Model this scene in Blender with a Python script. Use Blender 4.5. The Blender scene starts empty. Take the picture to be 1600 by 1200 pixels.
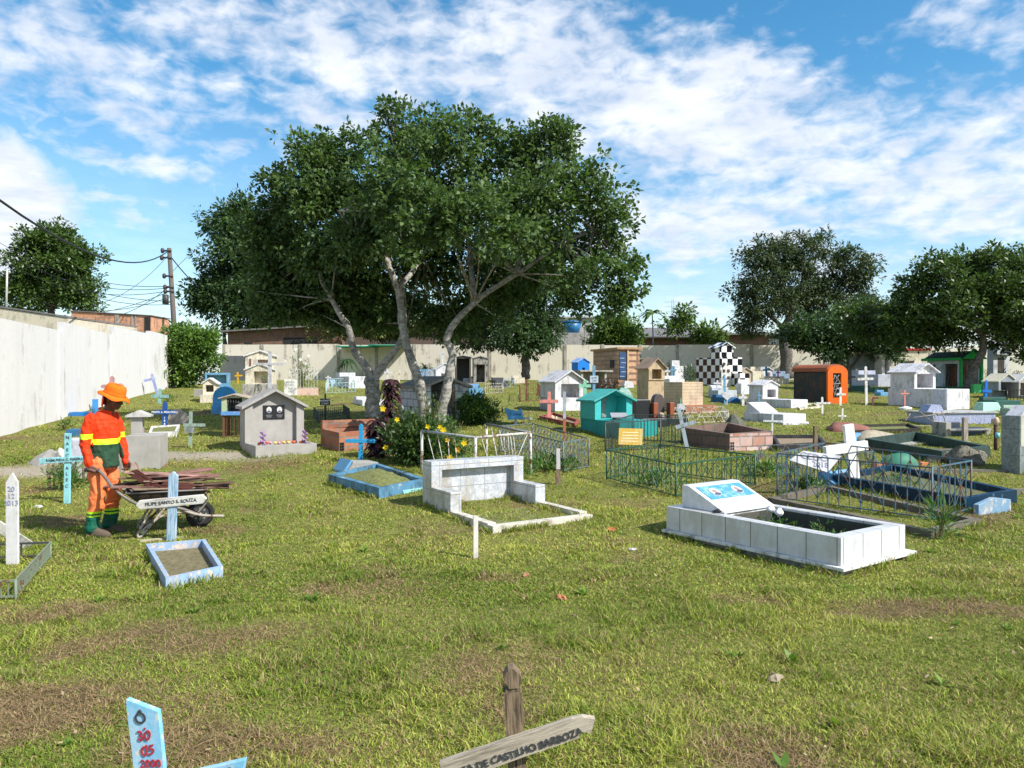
import bpy, bmesh, math, random
import numpy as np
from mathutils import Vector, Matrix
R = math.radians
rnd = random.Random(7)
rng = np.random.default_rng(11)
sc = bpy.context.scene
COL = sc.collection

# ------------------------------------------------------------------ camera
F = 1203.0; HV = 592.0; CAMZ = 1.70
cam_d = bpy.data.cameras.new('camera'); cam = bpy.data.objects.new('camera', cam_d); COL.objects.link(cam)
cam_d.sensor_width = 36; cam_d.lens = 36 * F / 1600; cam_d.clip_end = 3000; cam_d.clip_start = 0.05
cam.location = (0, 0, CAMZ); cam.rotation_euler = (R(90) - math.atan(8 / F), 0, 0)
sc.camera = cam
# ------------------------------------------------------------------ light
SUN_DIR = Vector((0.87, -0.50, 0.95)).normalized()
sun_d = bpy.data.lights.new('sun', 'SUN'); sun_d.energy = 4.3; sun_d.angle = R(0.5); sun_d.color = (1.0, 0.965, 0.91)
sun = bpy.data.objects.new('sun', sun_d); COL.objects.link(sun)
sun.rotation_euler = (-SUN_DIR).to_track_quat('-Z', 'Y').to_euler()
sc.view_settings.view_transform = 'Standard'; sc.view_settings.look = 'None'
sc.view_settings.exposure = 0.75; sc.view_settings.gamma = 1
# ------------------------------------------------------------------ sky with clouds
def build_world():
    w = bpy.data.worlds.new('World'); sc.world = w; w.use_nodes = True
    nt = w.node_tree; N = nt.nodes; L = nt.links; N.clear()
    out = N.new('ShaderNodeOutputWorld'); bg = N.new('ShaderNodeBackground'); bg.inputs[1].default_value = 0.112
    sky = N.new('ShaderNodeTexSky'); sky.sky_type = 'NISHITA'; sky.sun_disc = False
    sky.sun_elevation = math.asin(SUN_DIR.z); sky.sun_rotation = math.atan2(SUN_DIR.x, SUN_DIR.y)
    sky.air_density = 1.0; sky.dust_density = 0.4; sky.ozone_density = 2.2
    hs = N.new('ShaderNodeHueSaturation'); hs.inputs['Saturation'].default_value = 1.32; hs.inputs['Value'].default_value = 1.0
    hs.inputs['Hue'].default_value = 0.488
    L.new(sky.outputs[0], hs.inputs['Color'])
    tc = N.new('ShaderNodeTexCoord'); sep = N.new('ShaderNodeSeparateXYZ'); L.new(tc.outputs['Generated'], sep.inputs[0])
    def M(op, a, b=None, c=None, clamp=False):
        n = N.new('ShaderNodeMath'); n.operation = op; n.use_clamp = clamp
        for i, x in enumerate((a, b, c)):
            if x is None: continue
            if isinstance(x, (int, float)): n.inputs[i].default_value = x
            else: L.new(x, n.inputs[i])
        return n.outputs[0]
    x, y, z = sep.outputs
    zz = M('ADD', M('MAXIMUM', z, 0.0), 0.07)
    cp = N.new('ShaderNodeCombineXYZ'); L.new(M('DIVIDE', x, zz), cp.inputs[0]); L.new(M('DIVIDE', y, zz), cp.inputs[1])
    # azimuth / elevation chart
    az = M('ARCTAN2', x, y); el = M('ARCSINE', z)
    ae = N.new('ShaderNodeCombineXYZ'); L.new(az, ae.inputs[0]); L.new(el, ae.inputs[1])
    def noise(vec, scale, detail, rough, off=(0, 0, 0), sc3=(1, 1, 1), rot=0, dist=0):
        mp = N.new('ShaderNodeMapping'); mp.inputs['Location'].default_value = off; mp.inputs['Scale'].default_value = sc3
        mp.inputs['Rotation'].default_value = (0, 0, rot)
        L.new(vec, mp.inputs[0]); n = N.new('ShaderNodeTexNoise'); n.inputs['Scale'].default_value = scale
        n.inputs['Detail'].default_value = detail; n.inputs['Roughness'].default_value = rough
        n.inputs['Distortion'].default_value = dist
        L.new(mp.outputs[0], n.inputs[0]); return n.outputs['Fac']
    wn = noise(ae.outputs[0], 5, 3, .6)
    warp = N.new('ShaderNodeVectorMath'); warp.operation = 'ADD'
    wc = N.new('ShaderNodeCombineXYZ'); L.new(M('MULTIPLY', M('SUBTRACT', wn, .5), .16), wc.inputs[0])
    L.new(M('MULTIPLY', M('SUBTRACT', noise(ae.outputs[0], 6, 3, .6, (5, 3, 1)), .5), .12), wc.inputs[1])
    L.new(ae.outputs[0], warp.inputs[0]); L.new(wc.outputs[0], warp.inputs[1])
    def AE(u, v):
        a = math.atan((u - 800) / F); return a, math.atan((HV - v) / F * math.cos(a))
    blobs = [(-100, 40, 300, 110, 0, 1.15), (100, 70, 330, 75, -8, 1.1), (330, 20, 260, 90, -10, 1.0), (560, 70, 260, 95, -14, 1.1), (820, 90, 330, 120, -12, 1.3),
             (1100, 190, 420, 130, -16, 1.45), (1400, 270, 400, 120, -18, 1.35), (1700, 300, 350, 110, -8, 1.2), (1100, 360, 420, 90, -4, 1.15), (860, 330, 300, 120, 0, 1.0),
             (210, 165, 110, 55, -30, .95), (490, 185, 130, 45, -6, .95), (265, 275, 130, 42, 12, .95), (130, 240, 70, 22, 0, .7), (180, 345, 180, 50, 0, .8),
             (1480, 35, 65, 26, 14, .9), (1570, 60, 70, 35, 0, .8), (1360, 75, 50, 22, 30, .7), (1540, 160, 90, 22, 6, .7), (420, 300, 200, 90, 0, .6), (1050, 470, 400, 60, 0, .65)]
    acc = None
    for (u, v, ru, rv, ang, wt) in blobs:
        a, e = AE(u, v)
        mp = N.new('ShaderNodeMapping'); mp.vector_type = 'TEXTURE'
        mp.inputs['Location'].default_value = (a, e, 0); mp.inputs['Rotation'].default_value = (0, 0, R(ang))
        mp.inputs['Scale'].default_value = (ru / F * 1.15, rv / F * 1.15, 1)
        L.new(warp.outputs[0], mp.inputs[0]); g = N.new('ShaderNodeTexGradient'); g.gradient_type = 'SPHERICAL'; L.new(mp.outputs[0], g.inputs[0])
        gg = M('MULTIPLY', M('POWER', g.outputs['Fac'], .6), wt)
        acc = gg if acc is None else M('MAXIMUM', acc, gg)
    # elsewhere in the sky: scattered clouds behind the camera
    back = M('MULTIPLY', M('LESS_THAN', y, 0.25), .75); acc = M('MAXIMUM', acc, back)
    cells = M('ADD', M('MULTIPLY', noise(ae.outputs[0], 25, 4, .55, (3, 1, 0), (1, 1.9, 1), R(-10), .3), .75), M('MULTIPLY', noise(cp.outputs[0], 4.5, 4, .6, (3, 1, 0)), .25))
    big = noise(ae.outputs[0], 5, 4, .55, (7, 2, 0), (1, 1.5, 1), R(-12))
    d = M('ADD', M('MULTIPLY', acc, .72), M('ADD', M('MULTIPLY', M('SUBTRACT', cells, .5), 2.0), M('MULTIPLY', M('SUBTRACT', big, .5), .8)))
    mr = N.new('ShaderNodeMapRange'); mr.interpolation_type = 'SMOOTHSTEP'; mr.inputs[1].default_value = .14; mr.inputs[2].default_value = 1.0
    L.new(d, mr.inputs[0])
    cov = M('MULTIPLY', mr.outputs[0], .93)
    # a rounded cumulus at the left edge
    a, e = AE(-30, 345)
    mp = N.new('ShaderNodeMapping'); mp.vector_type = 'TEXTURE'; mp.inputs['Location'].default_value = (a, e, 0); mp.inputs['Scale'].default_value = (.105, .105, 1)
    w2 = N.new('ShaderNodeVectorMath'); w2.operation = 'ADD'
    wc2 = N.new('ShaderNodeCombineXYZ'); L.new(M('MULTIPLY', M('SUBTRACT', noise(ae.outputs[0], 18, 5, .6, (1, 1, 3)), .5), .05), wc2.inputs[1])
    L.new(M('MULTIPLY', M('SUBTRACT', noise(ae.outputs[0], 18, 5, .6), .5), .05), wc2.inputs[0])
    L.new(ae.outputs[0], w2.inputs[0]); L.new(wc2.outputs[0], w2.inputs[1]); L.new(w2.outputs[0], mp.inputs[0])
    g = N.new('ShaderNodeTexGradient'); g.gradient_type = 'SPHERICAL'; L.new(mp.outputs[0], g.inputs[0])
    mr2 = N.new('ShaderNodeMapRange'); mr2.interpolation_type = 'SMOOTHSTEP'; mr2.inputs[1].default_value = .0; mr2.inputs[2].default_value = .28; L.new(g.outputs['Fac'], mr2.inputs[0])
    cov = M('MAXIMUM', cov, M('MULTIPLY', mr2.outputs[0], .96))
    # thin haze veil near the horizon
    vl = N.new('ShaderNodeMapRange'); vl.inputs[1].default_value = .0; vl.inputs[2].default_value = .34; vl.inputs[3].default_value = .42; vl.inputs[4].default_value = .0; L.new(z, vl.inputs[0])
    cov = M('MAXIMUM', cov, vl.outputs[0])
    shade = noise(cp.outputs[0], 3.0, 4, .6, (9, 4, 0))
    cr = N.new('ShaderNodeMix'); cr.data_type = 'RGBA'
    sm = N.new('ShaderNodeMapRange'); sm.inputs[1].default_value = .35; sm.inputs[2].default_value = .65; L.new(shade, sm.inputs[0]); L.new(sm.outputs[0], cr.inputs[0])
    cr.inputs[6].default_value = (4.1, 4.5, 5.3, 1); cr.inputs[7].default_value = (5.8, 5.95, 6.3, 1)
    mix = N.new('ShaderNodeMix'); mix.data_type = 'RGBA'
    L.new(cov, mix.inputs[0]); L.new(hs.outputs[0], mix.inputs[6]); L.new(cr.outputs[2], mix.inputs[7])
    L.new(mix.outputs[2], bg.inputs[0]); L.new(bg.outputs[0], out.inputs[0])
    w.cycles.sampling_method = 'MANUAL'; w.cycles.sample_map_resolution = 512
build_world()

# ------------------------------------------------------------------ terrain height
_YS = [-40, 0, 8, 12, 16.7, 24, 34, 45, 55, 80, 900]
_ZS = [-.02, 0, 0, .15, .45, .83, 1.30, 1.55, 1.65, 1.70, 1.70]
def zg(x, y):
    z = np.interp(y, _YS, _ZS)
    return z + 0.018 * np.sin(x * 1.7 + y * .9) * np.sin(y * 1.3 - x * .6) + .012 * np.sin(x * 4.1 + 1) * np.sin(y * 3.7)
def G(u, v):
    t = (u - 800) / F
    lo, hi = 1.2, 60.0
    for _ in range(50):
        m = (lo + hi) / 2
        vv = HV + F * (CAMZ - float(zg(t * m, m))) / m
        if vv > v: lo = m
        else: hi = m
    m = (lo + hi) / 2
    return Vector((t * m, m, float(zg(t * m, m))))
def AT(u, v, Y):
    return Vector(((u - 800) / F * Y, Y, CAMZ + (HV - v) / F * Y))
def hash2(ix, iy, s):
    n = (ix.astype(np.int64) * 374761393 + iy.astype(np.int64) * 668265263 + s * 1442695041) & 0xffffffff
    n = ((n ^ (n >> 13)) * 1274126177) & 0xffffffff
    return ((n ^ (n >> 16)) & 0xffff) / 65535.0
def vn(x, y, s, seed=0):
    x = np.asarray(x) / s; y = np.asarray(y) / s
    ix = np.floor(x); iy = np.floor(y); fx = x - ix; fy = y - iy
    fx = fx * fx * (3 - 2 * fx); fy = fy * fy * (3 - 2 * fy)
    a = hash2(ix, iy, seed); b = hash2(ix + 1, iy, seed); c = hash2(ix, iy + 1, seed); d = hash2(ix + 1, iy + 1, seed)
    return (a * (1 - fx) + b * fx) * (1 - fy) + (c * (1 - fx) + d * fx) * fy
def fbm(x, y, s, seed=0, o=4):
    r = 0; a = .5; t = 0
    for i in range(o):
        r = r + a * vn(x, y, s / 2 ** i, seed + i * 17); t += a; a *= .55
    return r / t
# ------------------------------------------------------------------ object helpers
def tag(o, label=None, cat=None, group=None, kind=None):
    if label: o['label'] = label
    if cat: o['category'] = cat
    if group: o['group'] = group
    if kind: o['kind'] = kind
    return o
def link(name, me, mat, parent=None):
    o = bpy.data.objects.new(name, me); COL.objects.link(o)
    if mat is not None:
        for m in (mat if isinstance(mat, (list, tuple)) else [mat]): me.materials.append(m)
    if parent is not None: o.parent = parent
    return o
def np_mesh(name, V, Fc, attr=None, smooth=False):
    """V (n,3), Fc (m,k) equal-size faces"""
    me = bpy.data.meshes.new(name); n, k = Fc.shape
    me.vertices.add(len(V)); me.vertices.foreach_set('co', np.ascontiguousarray(V, np.float32).ravel())
    me.loops.add(n * k); me.loops.foreach_set('vertex_index', np.ascontiguousarray(Fc, np.int32).ravel())
    me.polygons.add(n); me.polygons.foreach_set('loop_start', np.arange(0, n * k, k, dtype=np.int32))
    me.polygons.foreach_set('loop_total', np.full(n, k, np.int32))
    if smooth: me.polygons.foreach_set('use_smooth', np.ones(n, bool))
    me.update(calc_edges=True)
    if attr:
        for an, (dom, val) in attr.items():
            a = me.attributes.new(an, 'FLOAT', dom); a.data.foreach_set('value', np.ascontiguousarray(val, np.float32))
    return me
class MB:
    """collects shapes for one mesh"""
    def __init__(s): s.v = []; s.f = []; s.sm = []
    def quad(s, pts, smooth=False):
        b = len(s.v); s.v += [tuple(p) for p in pts]; s.f.append(tuple(range(b, b + len(pts)))); s.sm.append(smooth); return s
    def box(s, x0, x1, y0, y1, z0, z1, top=None):
        """top=(dx0,dx1,dy0,dy1) shifts of the top face"""
        a = top or (0, 0, 0, 0)
        b = len(s.v)
        s.v += [(x0, y0, z0), (x1, y0, z0), (x1, y1, z0), (x0, y1, z0),
                (x0 + a[0], y0 + a[2], z1), (x1 + a[1], y0 + a[2], z1), (x1 + a[1], y1 + a[3], z1), (x0 + a[0], y1 + a[3], z1)]
        for q in ((3, 2, 1, 0), (4, 5, 6, 7), (0, 1, 5, 4), (1, 2, 6, 5), (2, 3, 7, 6), (3, 0, 4, 7)):
            s.f.append(tuple(b + i for i in q)); s.sm.append(False)
        return s
    def prism(s, poly, y0, y1):
        """poly in xz (ccw seen from -y), extruded along y"""
        n = len(poly); b = len(s.v)
        s.v += [(p[0], y0, p[1]) for p in poly] + [(p[0], y1, p[1]) for p in poly]
        s.f.append(tuple(b + i for i in range(n))); s.f.append(tuple(b + n + i for i in reversed(range(n)))); s.sm += [False, False]
        for i in range(n):
            j = (i + 1) % n; s.f.append((b + i, b + n + i, b + n + j, b + j)); s.sm.append(False)
        return s
    def prismx(s, poly, x0, x1):
        """poly in yz extruded along x"""
        n = len(poly); b = len(s.v)
        s.v += [(x0, p[0], p[1]) for p in poly] + [(x1, p[0], p[1]) for p in poly]
        s.f.append(tuple(b + i for i in reversed(range(n)))); s.f.append(tuple(b + n + i for i in range(n))); s.sm += [False, False]
        for i in range(n):
            j = (i + 1) % n; s.f.append((b + i, b + j, b + n + j, b + n + i)); s.sm.append(False)
        return s
    def tube(s, pts, r, sides=6, cap=True, smooth=True):
        pts = [Vector(p) for p in pts]; n = len(pts)
        rs = r if isinstance(r, (list, tuple)) else [r] * n
        b = len(s.v); up = None
        for i, p in enumerate(pts):
            d = (pts[min(i + 1, n - 1)] - pts[max(i - 1, 0)]).normalized()
            if up is None:
                up = Vector((0, 0, 1)) if abs(d.z) < .9 else Vector((1, 0, 0))
            xa = d.cross(up).normalized(); ya = d.cross(xa).normalized()
            up = -ya if (-ya).dot(up) > 0 else ya
            for k in range(sides):
                a = 2 * math.pi * (k + .5) / sides
                s.v.append(tuple(p + xa * math.cos(a) * rs[i] + ya * math.sin(a) * rs[i]))
        for i in range(n - 1):
            for k in range(sides):
                k2 = (k + 1) % sides
                s.f.append((b + i * sides + k, b + i * sides + k2, b + (i + 1) * sides + k2, b + (i + 1) * sides + k)); s.sm.append(smooth and sides > 4)
        if cap:
            s.f.append(tuple(b + k for k in reversed(range(sides)))); s.f.append(tuple(b + (n - 1) * sides + k for k in range(sides))); s.sm += [False, False]
        return s
    def bar(s, p, q, t): return s.tube([p, q], t * .7071, 4, True, False)
    def blob(s, c, r, seed=0, amp=.2, n=9, zmin=None):
        rr = random.Random(seed); b = len(s.v); ph = [rr.uniform(0, 6.28) for _ in range(6)]
        for i in range(n + 1):
            th = math.pi * i / n
            for k in range(2 * n):
                a = math.pi * k / n
                d = Vector((math.sin(th) * math.cos(a), math.sin(th) * math.sin(a), math.cos(th)))
                f = 1 + amp * (math.sin(3 * d.x + ph[0]) * math.sin(4 * d.y + ph[1]) + .6 * math.sin(7 * d.z + ph[2] + 5 * d.x) * math.sin(6 * d.y + ph[3]))
                z = c[2] + d.z * r[2] * f
                if zmin is not None: z = max(z, zmin)
                s.v.append((c[0] + d.x * r[0] * f, c[1] + d.y * r[1] * f, z))
        m = 2 * n
        for i in range(n):
            for k in range(m):
                k2 = (k + 1) % m
                s.f.append((b + i * m + k, b + (i + 1) * m + k, b + (i + 1) * m + k2, b + i * m + k2)); s.sm.append(True)
        return s
    def xf(s, mat, start=0):
        for i in range(start, len(s.v)): s.v[i] = tuple(mat @ Vector(s.v[i]))
        return s
    def build(s, name, mat, parent=None, bevel=0):
        me = bpy.data.meshes.new(name); me.from_pydata(s.v, [], s.f)
        me.polygons.foreach_set('use_smooth', s.sm)
        bm = bmesh.new(); bm.from_mesh(me); bmesh.ops.remove_doubles(bm, verts=bm.verts, dist=1e-5)
        bmesh.ops.recalc_face_normals(bm, faces=bm.faces)
        uv = bm.loops.layers.uv.new('UVMap')
        for f in bm.faces:
            n = f.normal; ax = max(range(3), key=lambda i: abs(n[i]))
            for l in f.loops:
                c = l.vert.co
                l[uv].uv = (c.y, c.z) if ax == 0 else ((c.x, c.z) if ax == 1 else (c.x, c.y))
        bm.to_mesh(me); bm.free()
        o = link(name, me, mat, parent)
        if bevel:
            b = o.modifiers.new('bevel', 'BEVEL'); b.width = bevel; b.segments = 2; b.limit_method = 'ANGLE'; b.angle_limit = R(40)
        return o
def rough(o, amp=.003, cuts=8, along=2, seed=0):
    """weather the edges of sawn wood: subdivide and shift by grain-shaped noise"""
    for md in list(o.modifiers): o.modifiers.remove(md)
    me = o.data; bm = bmesh.new(); bm.from_mesh(me); bmesh.ops.subdivide_edges(bm, edges=bm.edges[:], cuts=cuts, use_grid_fill=True)
    for v in bm.verts:
        c = v.co; g_, l_ = (c[0] if along == 2 else c[2]), c[along]
        s = math.sin(l_ * 31 + seed) * .5 + math.sin(l_ * 83 + g_ * 60 + seed) * .35 + math.sin(l_ * 190 + g_ * 170) * .25
        if along == 2: v.co.x += amp * s
        else: v.co.z += amp * s
    bm.to_mesh(me); bm.free()
# ------------------------------------------------------------------ materials
_mc = {}
def nodemat(key):
    m = bpy.data.materials.new(key); m.use_nodes = True
    nt = m.node_tree; p = nt.nodes['Principled BSDF']
    return m, nt, p
class NB:
    def __init__(s, nt): s.nt = nt; s.N = nt.nodes; s.L = nt.links
    def tc(s, out='Object', scale=(1, 1, 1), loc=(0, 0, 0)):
        t = s.N.new('ShaderNodeTexCoord'); m = s.N.new('ShaderNodeMapping'); m.inputs['Scale'].default_value = scale; m.inputs['Location'].default_value = loc
        s.L.new(t.outputs[out], m.inputs[0]); return m.outputs[0]
    def noise(s, vec, scale, detail=4, rough=.6, dist=0):
        n = s.N.new('ShaderNodeTexNoise'); n.inputs['Scale'].default_value = scale; n.inputs['Detail'].default_value = detail
        n.inputs['Roughness'].default_value = rough; n.inputs['Distortion'].default_value = dist; s.L.new(vec, n.inputs[0]); return n.outputs['Fac']
    def ramp(s, fac, a, b, c0=0, c1=1):
        n = s.N.new('ShaderNodeMapRange'); n.inputs[1].default_value = a; n.inputs[2].default_value = b; n.inputs[3].default_value = c0; n.inputs[4].default_value = c1
        s.L.new(fac, n.inputs[0]); return n.outputs[0]
    def mix(s, fac, a, b, mode='MIX'):
        n = s.N.new('ShaderNodeMix'); n.data_type = 'RGBA'; n.blend_type = mode
        for i, x in ((0, fac), (6, a), (7, b)):
            if isinstance(x, (int, float)): n.inputs[i].default_value = x
            elif isinstance(x, (tuple, list)): n.inputs[i].default_value = (*x[:3], 1)
            else: s.L.new(x, n.inputs[i])
        return n.outputs[2]
    def math(s, op, a, b=0.0):
        n = s.N.new('ShaderNodeMath'); n.operation = op
        for i, x in enumerate((a, b)):
            if isinstance(x, (int, float)): n.inputs[i].default_value = x
            else: s.L.new(x, n.inputs[i])
        return n.outputs[0]
    def bump(s, h, strength, dist, p):
        b = s.N.new('ShaderNodeBump'); b.inputs['Strength'].default_value = strength; b.inputs['Distance'].default_value = dist
        s.L.new(h, b.inputs['Height']); s.L.new(b.outputs[0], p.inputs['Normal'])
def grimed(b, base, amount, gcol=(.09, .08, .06), sc_=1.0):
    """weather stains: blotches and rain streaks with a shape of their own"""
    n1 = b.noise(b.tc('Object', (3 * sc_, 3 * sc_, .7 * sc_)), 2.2, 6, .68)
    n2 = b.noise(b.tc('Object', (1, 1, 1), (3, 5, 2)), 1.7 * sc_, 5, .65)
    f = b.ramp(b.math('MULTIPLY', n1, n2), .235, .335, 0, min(1, amount * 1.25))
    return b.mix(f, base, gcol)
def paint(c, dirt=.35, rough=.75, gcol=(.10, .09, .07), sc_=1.8, chip=None, chipamt=.0):
    k = ('p', c, dirt, rough, gcol, sc_, chip, chipamt)
    if k in _mc: return _mc[k]
    av = sum(c) / 3; c = tuple(max(.004, (av + (x - av) * 1.18)) * .84 for x in c)
    m, nt, p = nodemat('paint'); b = NB(nt)
    n = b.noise(b.tc('Object'), 9 * sc_, 5, .6)
    col = b.mix(b.ramp(n, .3, .7), tuple(x * .88 for x in c), tuple(min(1, x * 1.07) for x in c))
    if chip:
        cn = b.noise(b.tc('Object', (1, 1, .6)), 14 * sc_, 6, .7)
        col = b.mix(b.ramp(cn, .62 - chipamt * .3, .66 - chipamt * .3), col, chip)
    col = grimed(b, col, dirt, gcol, sc_)
    nt.links.new(col, p.inputs['Base Color']); p.inputs['Roughness'].default_value = rough; p.inputs['Specular IOR Level'].default_value = .3
    b.bump(b.noise(b.tc('Object'), 60, 4, .7), .25, .004, p)
    _mc[k] = m; return m
def metal(c, rust=.3, rough=.5):
    k = ('m', c, rust, rough)
    if k in _mc: return _mc[k]
    m, nt, p = nodemat('painted_metal'); b = NB(nt)
    n = b.noise(b.tc('Object'), 11, 6, .7)
    col = b.mix(b.ramp(n, .66 - rust * .3, .72 - rust * .3), c, (.13, .055, .025))
    nt.links.new(col, p.inputs['Base Color']); p.inputs['Roughness'].default_value = rough
    _mc[k] = m; return m
def wood(c, c2=None, axis='z', rough=.8, sc_=1.0):
    k = ('w', c, c2, axis, sc_)
    if k in _mc: return _mc[k]
    m, nt, p = nodemat('wood'); b = NB(nt); c2 = c2 or tuple(x * .30 for x in c)
    s = {'z': (22, 22, 1.6), 'x': (1.6, 22, 22), 'y': (22, 1.6, 22)}[axis]; s = tuple(q * sc_ for q in s)
    n = b.noise(b.tc('Object', s), 3, 8, .72, .4)
    n2 = b.noise(b.tc('Object'), 6, 4, .6)
    col = b.mix(b.ramp(n, .42, .56), c2, c); col = b.mix(b.ramp(n2, .4, .75, 0, .5), col, tuple(x * 1.25 for x in c))
    nt.links.new(col, p.inputs['Base Color']); p.inputs['Roughness'].default_value = rough; p.inputs['Specular IOR Level'].default_value = .2
    b.bump(n, .7, .006, p); _mc[k] = m; return m
def bricks(c1, c2, mortar, w, h, off=.5, mort=.012, rough=.8, dirt=.3, ridges=False, gcol=(.08, .07, .06), glossy=False, veins=None, sat=None):
    k = ('b', c1, c2, mortar, w, h, off, mort, dirt, ridges, veins, rough)
    if k in _mc: return _mc[k]
    m, nt, p = nodemat('masonry'); b = NB(nt)
    t = nt.nodes.new('ShaderNodeTexBrick'); t.offset = off; t.inputs['Scale'].default_value = 1
    t.inputs['Color1'].default_value = (*c1, 1); t.inputs['Color2'].default_value = (*c2, 1); t.inputs['Mortar'].default_value = (*mortar, 1)
    t.inputs['Mortar Size'].default_value = mort; t.inputs['Brick Width'].default_value = w; t.inputs['Row Height'].default_value = h
    t.inputs['Mortar Smooth'].default_value = .1; t.inputs['Bias'].default_value = 0
    nt.links.new(b.tc('UV', (1, 1, 1), (6.003, 6.0015, 0)), t.inputs[0])
    col = t.outputs['Color']
    if veins:
        n = b.noise(b.tc('Object', (1, 1, 1), (2, 7, 1)), 5, 6, .65, 1.8)
        v = b.math('ABSOLUTE', b.math('SUBTRACT', n, .5))
        col = b.mix(b.ramp(v, 0, .06, .85, 0), col, veins)
    nz = b.noise(b.tc('Object'), 13, 5, .65)
    col = b.mix(b.ramp(nz, .35, .75, 0, .35), col, tuple(x * .5 for x in c1))
    col = grimed(b, col, dirt, gcol)
    nt.links.new(col, p.inputs['Base Color']); p.inputs['Roughness'].default_value = rough
    h_ = t.outputs['Fac']; inv = b.math('SUBTRACT', 1.0, h_)
    if ridges:
        w_ = nt.nodes.new('ShaderNodeTexWave'); w_.bands_direction = 'Y'; w_.inputs['Scale'].default_value = 11
        nt.links.new(b.tc('UV'), w_.inputs[0]); inv = b.math('ADD', inv, b.math('MULTIPLY', w_.outputs['Fac'], .25))
    b.bump(inv, .5, .006, p)
    _mc[k] = m; return m
def plain(c, rough=.6, spec=.3, emit=None):
    k = ('q', c, rough, spec)
    if k in _mc: return _mc[k]
    m, nt, p = nodemat('plain'); b = NB(nt)
    n = b.noise(b.tc('Object'), 16, 4, .6)
    nt.links.new(b.mix(b.ramp(n, .3, .7), tuple(x * .8 for x in c), tuple(min(1, x * 1.12) for x in c)), p.inputs['Base Color'])
    p.inputs['Roughness'].default_value = rough; p.inputs['Specular IOR Level'].default_value = spec
    _mc[k] = m; return m
def leafmat(c_dark, c_light, trans=.35, rough=.5, spec=.35, accent=None, amt=.02):
    k = ('l', c_dark, c_light, trans, accent, amt)
    if k in _mc: return _mc[k]
    m, nt, p = nodemat('foliage'); b = NB(nt)
    a = nt.nodes.new('ShaderNodeAttribute'); a.attribute_name = 'tint'
    col = b.mix(a.outputs['Fac'], c_dark, c_light)
    if accent: col = b.mix(b.ramp(a.outputs['Fac'], 1 - amt, 1 - amt + .002), col, accent)
    nt.links.new(col, p.inputs['Base Color']); p.inputs['Roughness'].default_value = rough; p.inputs['Specular IOR Level'].default_value = spec
    tr = nt.nodes.new('ShaderNodeBsdfTranslucent'); nt.links.new(b.mix(1.0, col, (1.0, 1.15, .55), 'MULTIPLY'), tr.inputs[0])
    ms = nt.nodes.new('ShaderNodeMixShader'); ms.inputs[0].default_value = trans
    nt.links.new(p.outputs[0], ms.inputs[1]); nt.links.new(tr.outputs[0], ms.inputs[2]); nt.links.new(ms.outputs[0], nt.nodes['Material Output'].inputs[0])
    _mc[k] = m; return m
def barkmat(c=(.30, .27, .23), c2=(.10, .085, .07)):
    k = ('bk', c)
    if k in _mc: return _mc[k]
    m, nt, p = nodemat('bark'); b = NB(nt)
    n = b.noise(b.tc('Object', (3, 3, 5)), 3, 8, .7, .5); n2 = b.noise(b.tc('Object'), 1.5, 5, .6)
    n3 = b.noise(b.tc('Object'), 6, 5, .7); col = b.mix(b.ramp(n, .40, .56), c2, c); col = b.mix(b.ramp(n2, .5, .7, 0, .6), col, tuple(min(1, x * 1.4) for x in c)); col = b.mix(b.ramp(n3, .50, .60, 0, .75), col, c2)
    nt.links.new(col, p.inputs['Base Color']); p.inputs['Roughness'].default_value = .9; b.bump(n, .8, .02, p)
    _mc[k] = m; return m
def soilmat(c1=(.16, .11, .07), c2=(.30, .23, .15), scale=25):
    k = ('s', c1, c2, scale)
    if k in _mc: return _mc[k]
    m, nt, p = nodemat('soil'); b = NB(nt)
    n = b.noise(b.tc('Object'), scale, 8, .75); nt.links.new(b.mix(b.ramp(n, .35, .65), c1, c2), p.inputs['Base Color'])
    p.inputs['Roughness'].default_value = .95; b.bump(n, .8, .015, p); _mc[k] = m; return m
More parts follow.
